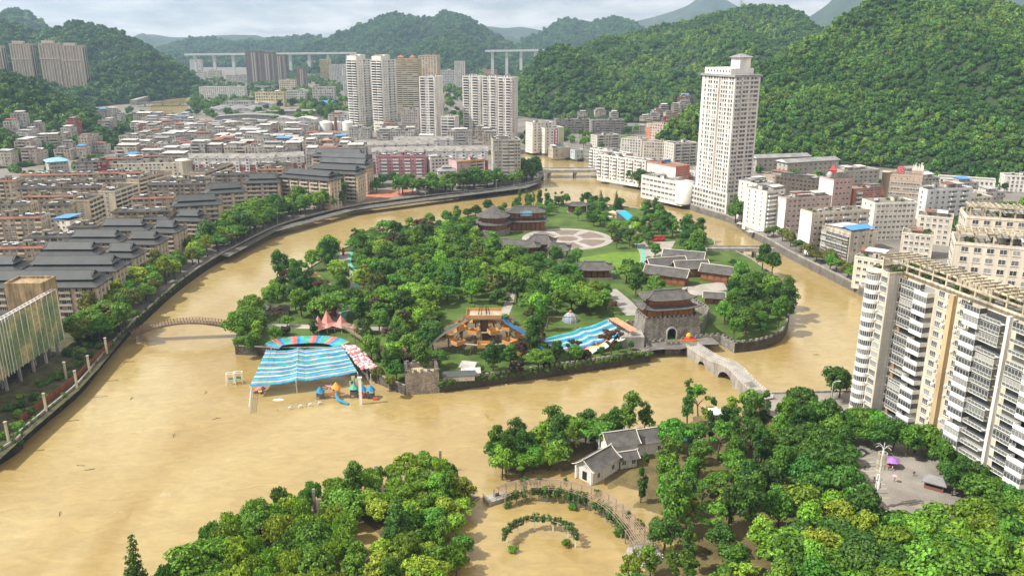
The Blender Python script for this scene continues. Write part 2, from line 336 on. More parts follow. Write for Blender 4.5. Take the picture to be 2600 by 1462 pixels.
# ================================================================== hills
FORESTS = []                                                   # (points, normal scale) filled by hill()
def hill(name, ridge, base, nS=60, nT=26, amp=14, freq=.006, spacing=None, size=1.0, seed=0, back=.7, m=None, colr=None, bulge=1.0):
 """ridge: (px, py, distance); base: (x px along the same azimuths, distance, z). Lofted with spurs and gullies."""
 R = smoothline([tuple(at_dist(*r)) for r in ridge], 8); n = len(R)
 Bp = []
 for k in range(len(ridge)):
  bx, bd, bz = base[k]; Bp.append((bd*(at_dist(bx, 400, 1000).x/1000), bd, bz))
 B = smoothline(Bp, 8); mb = MB(); idx = {}
 def surf(s, t):
  k = min(int(s), n-2); f = s-k; r = R[k].lerp(R[k+1], f); b = B[k].lerp(B[k+1], f)
  if t <= 1: p = b.lerp(r, t); z = b.z + (r.z-b.z)*(t**bulge)
  else:
   q = r + (r-b)*back*(t-1); p = Vector((q.x, q.y, 0)); z = r.z*(1-(t-1)**1.3) - 3*(t-1)
  w = max(0.0, math.sin(PI*min(t, 1.0))) if t <= 1 else .6*math.sin(PI*(t-1))
  edge = min(1, 6*s/n + .2, 6*(n-1-s)/n + .2)
  g = fbm(p.x*freq+seed, p.y*freq, seed, 4)
  g2 = abs(noise.noise((p.x*freq*1.3+seed*3, p.y*freq*.5, 2.2)))
  return Vector((p.x, p.y, z + amp*w*(g*1.3 + (g2-.25)*1.5)*edge))
 for i in range(nS+1):
  for j in range(nT+1):
   p = surf((n-1)*i/nS, 2*j/nT); idx[i, j] = len(mb.v); mb.v.append(tuple(p))
 for i in range(nS):
  for j in range(nT):
   mb.f.append((idx[i, j], idx[i+1, j], idx[i+1, j+1], idx[i, j+1])); mb.m.append(0)
 o = structure(build(mb, name, m or mat('hillside', (.028, .048, .014), var=.5, scale=.02, fine=.3), smooth=True))
 if spacing:
  pts = []; rnd = random.Random(seed+11)
  for i in range(nS):
   for j in range(int(nT*.62)):
    a, b, c = (Vector(mb.v[idx[q]]) for q in ((i, j), (i+1, j), (i, j+1)))
    ar = (b-a).cross(c-a).length; cnt = ar/spacing**2; cnt = int(cnt) + (rnd.random() < cnt % 1)
    d = Vector(mb.v[idx[i+1, j+1]])
    for _ in range(cnt):
     u, v = rnd.random(), rnd.random()
     p = a.lerp(b, u).lerp(c.lerp(d, u), v)
     gap = noise.noise((p.x*.013, p.y*.013, seed+4.0))
     if gap < -.55 and rnd.random() < .6: continue
     pts.append((p-Vector((0, 0, size*rnd.uniform(0, 2.2))), size*(.6+.95*rnd.random()**2.2)))
  FORESTS.append((name, pts, colr))
 return o
hill('forested_hill', [(1600, 402, 840), (1660, 368, 850), (1700, 330, 860), (1840, 235, 950), (1930, 180, 1000), (2010, 135, 1030), (2090, 85, 1050), (2180, 25, 1080), (2270, -25, 1100), (2400, -55, 1100), (2490, -15, 1060), (2560, 15, 1020), (2640, 55, 980), (2800, 90, 940)],
  [(1640, 836, 4), (1680, 832, 4), (1740, 826, 4), (1800, 800, 5), (1930, 770, 5), (2000, 770, 5), (2080, 770, 5), (2170, 770, 5), (2270, 750, 5), (2400, 715, 5), (2490, 690, 5), (2560, 680, 5), (2640, 670, 5), (2800, 650, 5)], nS=90, nT=40, amp=30, freq=.008, spacing=4.5, size=1.0, seed=1, bulge=.9)
hill('forested_hill', [(1230, 240, 1500), (1330, 185, 1600), (1420, 150, 1700), (1500, 118, 1750), (1590, 95, 1800), (1655, 72, 1850), (1740, 62, 1900), (1830, 38, 1950), (1930, 20, 1950), (2030, 35, 1900), (2075, 75, 1850), (2200, 120, 1800), (2400, 160, 1800)],
  [(1240, 1350, 5), (1320, 1250, 5), (1400, 1200, 5), (1490, 1180, 5), (1580, 1160, 5), (1660, 1150, 5), (1740, 1130, 6), (1830, 1150, 6), (1930, 1200, 6), (2030, 1250, 6), (2100, 1300, 6), (2200, 1350, 6), (2400, 1400, 6)], nS=90, nT=44, amp=60, freq=.0045, spacing=7.0, size=1.3, seed=2, bulge=.85)
hill('forested_hill', [(-300, 120, 950), (-100, 170, 1000), (0, 192, 1010), (70, 212, 1030), (130, 240, 1040), (190, 272, 1060), (250, 290, 1080), (310, 302, 1120), (390, 302, 1160), (470, 312, 1160)],
  [(-300, 700, 5), (-100, 735, 5), (0, 750, 5), (70, 760, 5), (130, 790, 5), (200, 810, 5), (260, 840, 5), (320, 930, 5), (390, 1010, 5), (470, 1080, 5)], nS=60, nT=34, amp=14, freq=.009, spacing=5.6, size=1.2, seed=3)
hill('forested_hill', [(-300, 50, 1900), (-100, 55, 1950), (0, 58, 2000), (80, 84, 2050), (150, 78, 2050), (195, 64, 2050), (260, 74, 2080), (330, 100, 2100), (400, 138, 2100), (455, 172, 2050), (500, 205, 1950), (560, 232, 1800)],
  [(-300, 1250, 10), (-100, 1280, 10), (0, 1300, 10), (80, 1330, 8), (150, 1350, 6), (200, 1380, 5), (260, 1420, 5), (330, 1480, 5), (400, 1540, 5), (450, 1600, 5), (500, 1640, 5), (560, 1680, 5)], nS=80, nT=40, amp=55, freq=.004, spacing=9, size=1.7, seed=4, bulge=.9)
hill('distant_hill', [(-120, 110, 3000), (-30, 60, 3050), (45, 30, 3100), (100, 62, 3100), (135, 90, 3000), (170, 120, 2900)],
  [(-120, 2300, 5), (-30, 2300, 5), (45, 2300, 5), (100, 2300, 5), (135, 2300, 5), (170, 2300, 5)], nS=40, nT=24, amp=30, freq=.004, spacing=17, size=3.0, seed=5)
hill('distant_mountain', [(700, 175, 3000), (770, 125, 3300), (850, 92, 3500), (905, 74, 3600), (950, 56, 3650), (997, 38, 3700), (1055, 52, 3700), (1105, 47, 3700), (1135, 38, 3700), (1190, 60, 3650), (1225, 84, 3600), (1280, 110, 3500), (1340, 138, 3300), (1420, 165, 3100)],
  [(700, 2500, 5), (770, 2500, 5), (850, 2500, 5), (905, 2500, 5), (950, 2450, 5), (1000, 2400, 5), (1055, 2400, 5), (1105, 2400, 5), (1140, 2400, 5), (1190, 2400, 5), (1230, 2450, 5), (1280, 2500, 5), (1340, 2500, 5), (1420, 2500, 5)], nS=110, nT=50, amp=110, freq=.0022, spacing=15, size=2.5, seed=6)
hill('distant_mountain', [(1280, 140, 3800), (1330, 110, 4000), (1380, 82, 4200), (1430, 55, 4300), (1490, 65, 4300), (1560, 50, 4300), (1605, 62, 4200), (1660, 92, 4100), (1740, 120, 4000)],
  [(1280, 3000, 5)]*0 + [(x, 3000, 5) for x in (1280, 1330, 1380, 1430, 1490, 1560, 1605, 1660, 1740)], nS=80, nT=40, amp=120, freq=.002, spacing=18, size=3.0, seed=7)
M_FARH = mat('far_hillside', (.030, .050, .018), var=.55, scale=.006, fine=.0)
hill('far_ridge', [(300, 100, 6500), (380, 88, 6500), (450, 96, 6500), (560, 92, 6500), (640, 97, 6500), (720, 93, 6500), (780, 94, 6500), (850, 110, 6500)], [(x, 4800, 5) for x in (300, 380, 450, 560, 640, 720, 780, 850)], nS=80, nT=20, amp=110, freq=.002, seed=8, m=M_FARH)
hill('far_ridge', [(400, 130, 4300), (470, 112, 4300), (530, 102, 4400), (590, 116, 4400), (650, 112, 4300), (730, 104, 4300), (790, 96, 4300), (840, 118, 4200), (880, 140, 4200)], [(x, 3200, 5) for x in (400, 470, 530, 590, 650, 730, 790, 840, 880)], nS=90, nT=30, amp=90, freq=.002, seed=9, spacing=24, size=3.6)
hill('far_ridge', [(1160, 95, 6800), (1215, 68, 6800), (1280, 72, 6800), (1330, 70, 6800), (1400, 85, 6800), (1460, 110, 6600)], [(x, 5000, 5) for x in (1160, 1215, 1280, 1330, 1400, 1460)], nS=60, nT=20, amp=120, freq=.002, seed=10, m=M_FARH)
hill('high_mountain', [(1500, 100, 7000), (1590, 62, 7200), (1680, 38, 7400), (1750, 12, 7500), (1800, -28, 7600), (1835, -5, 7500), (1900, 30, 7400), (1980, 60, 7300), (2080, 90, 7200)], [(x, 5200, 5) for x in (1500, 1590, 1680, 1750, 1800, 1835, 1900, 1980, 2080)], nS=80, nT=26, amp=160, freq=.0015, seed=12, m=M_FARH)
hill('high_mountain', [(1900, 110, 5200), (2020, 62, 5300), (2090, 20, 5400), (2150, -25, 5500), (2300, -80, 5500), (2500, -60, 5500), (2700, -30, 5300)], [(x, 3800, 5) for x in (1900, 2020, 2090, 2150, 2300, 2500, 2700)], nS=70, nT=26, amp=150, freq=.0015, seed=13, m=M_FARH)
# ================================================================== vegetation
def puff_crown(rnd, puffs, nleaf, leaf, flat_=1.0, core=True, droop=0.0, jitter=.55):
 """leaf-sized faces spread over many clumps; puffs: (centre, radius, squash)"""
 mb = MB(); tot = sum(r*r for _, r, _ in puffs)
 for c, r, sq in puffs:
  c = Vector(c)
  for _ in range(max(6, int(nleaf*r*r/tot))):
   z = rnd.uniform(-.75, 1); a = rnd.uniform(0, 2*PI); q = (1-z*z)**.5
   d = Vector((q*math.cos(a), q*math.sin(a), z))
   p = c + Vector((d.x*r, d.y*r, d.z*r*sq))*rnd.uniform(.72, 1.08)
   nrm = (d + Vector((rnd.uniform(-1, 1), rnd.uniform(-1, 1), rnd.uniform(-1, 1)))*jitter + Vector((0, 0, .25))).normalized()
   t = nrm.cross(Vector((rnd.uniform(-1, 1), rnd.uniform(-1, 1), rnd.uniform(-1, 1)))).normalized()
   b = nrm.cross(t); s = leaf*rnd.uniform(.6, 1.3)
   if droop: b = (b*.3 + Vector((0, 0, -droop))).normalized()*1.0; t = b.cross(nrm).normalized()
   mb.quad(p - t*s*.5 - b*s*.15, p + b*s*.55, p + t*s*.5 - b*s*.1, p - b*s*.6)
  if core:  # added solid core that stops light passing through the clump
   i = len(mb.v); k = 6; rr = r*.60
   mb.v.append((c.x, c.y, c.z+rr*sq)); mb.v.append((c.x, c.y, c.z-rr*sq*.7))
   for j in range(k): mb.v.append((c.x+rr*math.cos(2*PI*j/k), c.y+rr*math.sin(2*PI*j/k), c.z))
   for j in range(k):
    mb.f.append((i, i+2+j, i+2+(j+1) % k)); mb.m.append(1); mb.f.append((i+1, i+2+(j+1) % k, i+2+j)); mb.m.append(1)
 return mb
def trunk_mesh(rnd, h, r, limbs=5, spread=2.0, top=.6):
 mb = MB(); lean = Vector((rnd.uniform(-.3, .3), rnd.uniform(-.3, .3), 0))
 pts = [Vector((0, 0, -.6)), Vector((0, 0, 0)), lean*.5 + Vector((0, 0, h*.35)), lean + Vector((0, 0, h*top))]
 mb.tube(pts, [r*1.35, r*1.1, r*.8, r*.35], 7)
 for k in range(limbs):
  a = 2*PI*k/limbs + rnd.uniform(-.4, .4); z0 = h*rnd.uniform(.28, .5)
  s = lean*(z0/h) + Vector((0, 0, z0)); e = s + Vector((math.cos(a)*spread, math.sin(a)*spread, h*rnd.uniform(.16, .34)))
  mb.tube([s, s.lerp(e, .5) + Vector((0, 0, .25)), e], [r*.45, r*.3, r*.12], 5)
 return mb.mesh('trunk', M_BARK, True)
TREES = {}
def proto(kind, seed):
 rnd = random.Random(seed*101+17); P = []
 U = rnd.uniform
 if kind == 'round':                                       # camphor: dense billowing dome, 9 m high, 8 m wide
  for k in range(26):
   a = U(0, 2*PI); el = U(-.35, 1.45); R_ = 2.9*U(.75, 1.08)
   P.append(((math.cos(a)*math.cos(el)*R_, math.sin(a)*math.cos(el)*R_, 5.3+math.sin(el)*R_*1.02), U(.85, 1.5), .85))
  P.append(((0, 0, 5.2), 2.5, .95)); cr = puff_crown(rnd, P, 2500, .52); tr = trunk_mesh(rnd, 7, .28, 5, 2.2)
 elif kind == 'spread':                                    # wide layered crown, 10 m high, 12 m wide
  for k in range(34):
   a = U(0, 2*PI); rr = 4.7*math.sqrt(U(0.02, 1)); z = 7.2 - .05*rr*rr*2 + U(-.9, .9)
   P.append(((math.cos(a)*rr, math.sin(a)*rr, z), U(.9, 1.75), .55))
  P.append(((0, 0, 6.2), 2.7, .6)); cr = puff_crown(rnd, P, 3000, .58); tr = trunk_mesh(rnd, 8, .32, 6, 3.4)
 elif kind == 'tall':                                      # upright irregular crown, 13 m high
  for k in range(30):
   a = U(0, 2*PI); z = U(3.0, 11.6); w = 2.7*math.sin(PI*min(1, (z-1.6)/11.4))**.7+.2; rr = w*U(.35, 1.0)
   P.append(((math.cos(a)*rr, math.sin(a)*rr, z), U(.8, 1.45), .9))
  for z in (4.5, 6.5, 8.5): P.append(((0, 0, z), 1.7, 1.1))
  cr = puff_crown(rnd, P, 2200, .50); tr = trunk_mesh(rnd, 12, .26, 6, 1.7, .8)
 elif kind == 'poplar':                                    # narrow column
  for k in range(22):
   z = U(1.8, 11.5); w = 1.25*math.sin(PI*min(1, (z-.8)/11.8))**.6+.1; a = U(0, 2*PI)
   P.append(((math.cos(a)*w*.6, math.sin(a)*w*.6, z), U(.55, .95), 1.2))
  cr = puff_crown(rnd, P, 1300, .42); tr = trunk_mesh(rnd, 11, .18, 3, .8, .85)
 elif kind == 'conifer':                                   # layered cone, 15 m
  for L_ in range(15):
   z = 1.6+L_*.93; w = 3.5*(1-L_/15.3)**.9
   for k in range(max(3, int(w*3))):
    a = 2*PI*k/max(3, int(w*3))+U(-.3, .3); rr = w*U(.7, 1.05)
    P.append(((math.cos(a)*rr, math.sin(a)*rr, z-.25*rr*.5), .38+w*.13, .55))
   P.append(((0, 0, z+.2), w*.55+.15, .7))
  cr = puff_crown(rnd, P, 3000, .42, jitter=.8); tr = trunk_mesh(rnd, 14, .22, 0, 1, .95)
 elif kind == 'willow':                                    # feathery drooping crown
  for k in range(30):
   a = U(0, 2*PI); rr = 3.1*math.sqrt(U(0, 1)); z = 7.0-rr*rr*.22+U(-1.3, .7)
   P.append(((math.cos(a)*rr, math.sin(a)*rr, z), U(.75, 1.25), 1.35))
  cr = puff_crown(rnd, P, 2600, .50, droop=.38, jitter=.6, core=True); tr = trunk_mesh(rnd, 7, .24, 6, 2.2)
 elif kind == 'bush':
  for k in range(12):
   a = U(0, 2*PI); rr = U(.2, 1.2); P.append(((math.cos(a)*rr, math.sin(a)*rr, U(.6, 1.5)), U(.5, .85), .85))
  cr = puff_crown(rnd, P, 700, .30); tr = trunk_mesh(rnd, 1.6, .1, 4, .6)
 elif kind == 'airy':                                      # open crown with gaps
  for k in range(24):
   a = U(0, 2*PI); el = U(-.2, 1.4); R_ = 3.0*U(.5, 1.15)
   P.append(((math.cos(a)*math.cos(el)*R_, math.sin(a)*math.cos(el)*R_, 5.2+math.sin(el)*R_*.95), U(.5, 1.0), .7))
  cr = puff_crown(rnd, P, 1500, .44, jitter=.8); tr = trunk_mesh(rnd, 7, .22, 7, 2.5)
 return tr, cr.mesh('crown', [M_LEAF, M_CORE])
NVAR = {'round': 7, 'spread': 6, 'tall': 5, 'poplar': 2, 'conifer': 2, 'willow': 3, 'bush': 3, 'airy': 3}
def tree(kind, x, y, z, s, label, group, col, name=None, rnd=random, cat='tree'):
 k = (kind, rnd.randrange(NVAR[kind]))
 if k not in TREES: TREES[k] = proto(k[0], k[1]+{'round': 1, 'spread': 111, 'tall': 121, 'poplar': 31, 'conifer': 41, 'willow': 51, 'bush': 61, 'airy': 71}[kind])
 tr, cr = TREES[k]
 nm = name or {'round': {DKG: 'shade_tree', MDG: 'dense_tree', LTG: 'leafy_tree', YLG: 'golden_tree'}.get(col, 'round_tree'), 'spread': 'spreading_tree', 'tall': 'tall_tree', 'poplar': 'columnar_tree', 'conifer': 'conifer_tree', 'willow': 'feathery_tree', 'bush': 'bush', 'airy': 'open_crowned_tree'}[kind]
 t = thing(nm, label, cat, (x, y, z), rnd.uniform(0, 2*PI), group)
 t.scale = (s*rnd.uniform(.82, 1.2), s*rnd.uniform(.82, 1.2), s*rnd.uniform(.85, 1.25)); t.rotation_euler = (rnd.uniform(-.07, .07), rnd.uniform(-.07, .07), t.rotation_euler.z)
 link('trunk', tr, t); j = rnd.uniform(.82, 1.2); link('crown', cr, t, color=(col[0]*j*rnd.uniform(.9, 1.12), col[1]*j, col[2]*j))
 return t
# leaf base colours
DKG = (.056, .132, .020); MDG = (.100, .212, .024); LTG = (.158, .285, .026); YLG = (.21, .30, .028); OLV = (.14, .16, .035); PUR = (.040, .026, .026); RDB = (.115, .065, .045)
# ------------------------------------------------ forests on the hills: one mass each, instanced crowns
FCOL = bpy.data.collections.new('forest_crowns')
def low_crown(seed):
 rnd = random.Random(seed); P = [((0, 0, 2.6), 2.7, .8)]
 for k in range(9):
  a = rnd.uniform(0, 2*PI); el = rnd.uniform(-.2, 1.4); R_ = 2.6*rnd.uniform(.7, 1.1)
  P.append(((math.cos(a)*math.cos(el)*R_, math.sin(a)*math.cos(el)*R_, 2.8+math.sin(el)*R_*.95), rnd.uniform(.9, 1.6), .8))
 return puff_crown(rnd, P, 620, .85, jitter=.55)
LC = [(.040, .100, .018), (.058, .132, .020), (.080, .168, .024), (.110, .20, .030), (.140, .235, .034), (.17, .265, .040)]
for k in range(6):
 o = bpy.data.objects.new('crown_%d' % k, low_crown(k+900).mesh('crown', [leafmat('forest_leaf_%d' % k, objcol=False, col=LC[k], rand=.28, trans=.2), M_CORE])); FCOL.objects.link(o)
def gn_scatter():
 ng = bpy.data.node_groups.new('scatter', 'GeometryNodeTree')
 ng.interface.new_socket('Geometry', in_out='INPUT', socket_type='NodeSocketGeometry'); ng.interface.new_socket('Geometry', in_out='OUTPUT', socket_type='NodeSocketGeometry')
 N = ng.nodes; K = ng.links.new; gi = N.new('NodeGroupInput'); go = N.new('NodeGroupOutput')
 ci = N.new('GeometryNodeCollectionInfo'); ci.inputs['Collection'].default_value = FCOL; ci.inputs['Separate Children'].default_value = True; ci.inputs['Reset Children'].default_value = True
 ip = N.new('GeometryNodeInstanceOnPoints'); ip.inputs['Pick Instance'].default_value = True
 a1 = N.new('GeometryNodeInputNamedAttribute'); a1.data_type = 'FLOAT_VECTOR'; a1.inputs[0].default_value = 'sc'
 a2 = N.new('GeometryNodeInputNamedAttribute'); a2.data_type = 'FLOAT'; a2.inputs[0].default_value = 'rz'
 a3 = N.new('GeometryNodeInputNamedAttribute'); a3.data_type = 'INT'; a3.inputs[0].default_value = 'pick'
 cx = N.new('ShaderNodeCombineXYZ'); K(a2.outputs[0], cx.inputs[2])
 K(gi.outputs[0], ip.inputs['Points']); K(ci.outputs[0], ip.inputs['Instance']); K(a3.outputs[0], ip.inputs['Instance Index']); K(cx.outputs[0], ip.inputs['Rotation']); K(a1.outputs[0], ip.inputs['Scale'])
 K(ip.outputs[0], go.inputs[0]); return ng
NG = gn_scatter()
def forest(name, pts, label, seed=1, pick=None, dark=0):
 rnd = random.Random(seed); me = bpy.data.meshes.new(name); me.from_pydata([tuple(p) for p, _ in pts], [], [])
 for q in (('sc', 'FLOAT_VECTOR'), ('rz', 'FLOAT'), ('pick', 'INT')): me.attributes.new(q[0], q[1], 'POINT')
 A, B, C = (me.attributes[q] for q in ('sc', 'rz', 'pick'))
 for i, (p, s) in enumerate(pts):
  A.data[i].vector = (s*rnd.uniform(.9, 1.1), s*rnd.uniform(.9, 1.1), s*rnd.uniform(.85, 1.35)); B.data[i].value = rnd.uniform(0, 6.28)
  g = .7*noise.noise((p[0]*.01, p[1]*.01, 3.3+seed))+.5*noise.noise((p[0]*.035, p[1]*.035, 1.3+seed)); C.data[i].value = int(max(0, min(5, (g*.65+.42)*6-dark+rnd.uniform(-1.4, 1.4)))) if pick is None else pick
 o = link(name, me); md = o.modifiers.new('scatter', 'NODES'); md.node_group = NG
 o['kind'] = 'stuff'; o['label'] = label; o['category'] = 'forest'; return o
FL = {}
# ================================================================== building kit
M_SLATE = mat('slate_sheet', (.066, .071, .075), rough=.55, spec=.35, var=.22, scale=.2, bands=(7, 0, 0, .35))
M_SLATEY = mat('slate_sheet_far', (.075, .082, .086), rough=.55, spec=.35, var=.25, scale=.15)
M_BLUE = mat('blue_sheet', (.07, .27, .60), rough=.5, var=.25, scale=.2, bands=(6, 0, 0, .2))
M_LBLUE = mat('light_blue_sheet', (.22, .45, .66), rough=.5, var=.25, scale=.2)
M_WSHEET = mat('white_sheet', (.52, .51, .49), rough=.5, var=.45, scale=.2, fine=.2, rand=.4)
M_GSHEET = mat('grey_sheet', (.24, .24, .24), rough=.6, var=.35, scale=.15, fine=.15)
M_RUST = mat('rust_sheet', (.25, .10, .065), rough=.8, var=.4, scale=.2, fine=.2)
M_DARK = mat('dark_opening', (.018, .018, .02), var=.3)
M_RED = mat('red_paint', (.46, .045, .04), var=.15, rough=.6)
M_GREENS = leafmat('roof_plants', objcol=False, col=(.085, .13, .03), rand=.3)
MESH = {}
def near(x, y, L_): return min(L_, key=lambda q: (at(q[1], q[2], GZ).x-x)**2+(at(q[1], q[2], GZ).y-y)**2)[0]
def window_mesh(w, h, nx=2, ny=1, fr=.09, d=.08, sill=True):
 k = ('win', round(w, 2), round(h, 2), nx, ny, sill)
 if k in MESH: return MESH[k]
 mb = MB(); x, z = w/2, h/2
 mb.quad((-x, -d*.4, -z), (x, -d*.4, -z), (x, -d*.4, z), (-x, -d*.4, z), 1)
 X, Z = x+fr, z+fr; o = [(-X, -d, -Z), (X, -d, -Z), (X, -d, Z), (-X, -d, Z)]; i_ = [(-x+fr*.3, -d, -z+fr*.3), (x-fr*.3, -d, -z+fr*.3), (x-fr*.3, -d, z-fr*.3), (-x+fr*.3, -d, z-fr*.3)]
 for a in range(4):
  b = (a+1) % 4; mb.quad(o[a], o[b], i_[b], i_[a]); p, q = o[a], o[b]
  mb.quad((p[0], 0, p[2]), (q[0], 0, q[2]), q, p)
 for a in range(1, nx):
  c = -x+w*a/nx; mb.quad((c-.045, -d*.9, -z), (c+.045, -d*.9, -z), (c+.045, -d*.9, z), (c-.045, -d*.9, z))
 for a in range(1, ny):
  c = -z+h*(.3 if ny == 2 else a/ny); mb.quad((-x, -d*.92, c-.04), (x, -d*.92, c-.04), (x, -d*.92, c+.04), (-x, -d*.92, c+.04))
 if sill: mb.box(-X-.08, -.22, -Z-.09, X+.08, 0, -Z, 0)
 MESH[k] = mb.mesh('window', [M_FRAME, M_GLASS]); return MESH[k]
def balcony_mesh(w, d=1.3, hp=1.05, top=0.0, solid=True, glaze=0.0, key=''):
 """slab, parapet and (glaze) the row of panes above it"""
 k = ('bal', round(w, 2), d, hp, solid, glaze, key)
 if k in MESH: return MESH[k]
 mb = MB(); x = w/2
 mb.box(-x, -d, -.16, x, .02, .02)
 if solid: mb.box(-x, -d-.03, .02, x, -d+.09, hp); mb.box(-x, -d+.09, .02, -x+.1, .02, hp); mb.box(x-.1, -d+.09, .02, x, .02, hp)
 else:
  mb.box(-x, -d, hp-.08, x, -d+.07, hp); mb.quad((-x, -d+.03, .1), (x, -d+.03, .1), (x, -d+.03, hp-.1), (-x, -d+.03, hp-.1), 1)
  n = max(2, int(w/1.1))
  for a in range(n+1): mb.box(-x+(w-.06)*a/n, -d, .02, -x+(w-.06)*a/n+.06, -d+.06, hp)
 if glaze:
  n = max(2, round(w/1.0)); mb.quad((-x, -d+.04, hp), (x, -d+.04, hp), (x, -d+.04, hp+glaze), (-x, -d+.04, hp+glaze), 2)
  mb.quad((x-.05, -d+.04, hp), (x-.05, 0, hp), (x-.05, 0, hp+glaze), (x-.05, -d+.04, hp+glaze), 2); mb.quad((-x+.05, 0, hp), (-x+.05, -d+.04, hp), (-x+.05, -d+.04, hp+glaze), (-x+.05, 0, hp+glaze), 2)
  for a in range(n+1): mb.box(-x+(w-.08)*a/n, -d, hp, -x+(w-.08)*a/n+.08, -d+.03, hp+glaze, 3)
  mb.box(-x, -d, hp+glaze-.07, x, -d+.03, hp+glaze, 3)
 else: mb.quad((-x+.1, -.03, .05), (x-.1, -.03, .05), (x-.1, -.03, 2.2), (-x+.1, -.03, 2.2), 2)
 MESH[k] = mb.mesh('balcony', [M_CLEAN, mat('rail_glass', (.16, .17, .16), rough=.2, var=.2), M_GLASS, M_FRAME]); return MESH[k]
def solar_mesh():
 if 'solar' in MESH: return MESH['solar']
 mb = MB(); mb.hexa([(-.9, -.8, .15), (.9, -.8, .15), (.9, .7, 1.0), (-.9, .7, 1.0), (-.9, -.8, .22), (.9, -.8, .22), (.9, .7, 1.08), (-.9, .7, 1.08)], 1)
 mb.tube([(-1.1, .8, 1.15), (1.1, .8, 1.15)], .28, 8, 0)
 for sx in (-.8, .8): mb.bar((sx, .8, 0), (sx, .8, 1.0), .06, m=2); mb.bar((sx, -.8, 0), (sx, -.8, .2), .06, m=2)
 MESH['solar'] = mb.mesh('solar_heater', [M_WHITE, mat('collector', (.03, .035, .06), rough=.2, var=.2), M_METAL]); return MESH['solar']
def shed_mesh(m, key):
 if ('shed', key) in MESH: return MESH['shed', key]
 mb = MB(); mb.hexa([(-.5, -.5, .82), (.5, -.5, .82), (.5, .5, 1.0), (-.5, .5, 1.0), (-.5, -.5, .86), (.5, -.5, .86), (.5, .5, 1.04), (-.5, .5, 1.04)], 0)
 mb.box(-.44, -.30, 0, .44, .46, .84, 1)
 for sx in (-.46, .44):
  for sy in (-.46, .44): mb.box(sx, sy, 0, sx+.02, sy+.02, .84, 2)
 MESH['shed', key] = mb.mesh('roof_shed', [m, M_WALL2, M_METAL]); return MESH['shed', key]
def hut_mesh():
 if 'hut' in MESH: return MESH['hut']
 mb = MB(); mb.box(-.5, -.5, 0, .5, .5, .92); mb.box(-.56, -.56, .92, .56, .56, 1.0, 1); mb.quad((-.12, -.502, 0), (.12, -.502, 0), (.12, -.502, .68), (-.12, -.502, .68), 2)
 MESH['hut'] = mb.mesh('stair_house', [M_WALL2, M_ROOFC, M_DARK]); return MESH['hut']
def plants_mesh(seed):
 k = ('pl', seed)
 if k in MESH: return MESH[k]
 r = random.Random(seed); P = [((r.uniform(-1, 1), r.uniform(-.8, .8), r.uniform(.2, .8)), r.uniform(.3, .6), .9) for _ in range(7)]
 MESH[k] = puff_crown(r, P, 110, .35).mesh('roof_garden', [M_GREENS, M_CORE]); return MESH[k]
FROT = {'F': 0, 'R': PI/2, 'L': -PI/2, 'B': PI}
def fpos(face, w, d, u, off=0.0):
 """u metres from the centre of a face, off metres out of the wall -> local x, y"""
 return {'F': (w/2+u, -off), 'B': (w/2-u, d+off), 'R': (w+off, d/2+u), 'L': (-off, d/2-u)}[face]
def put(mb, me_like, M): pass
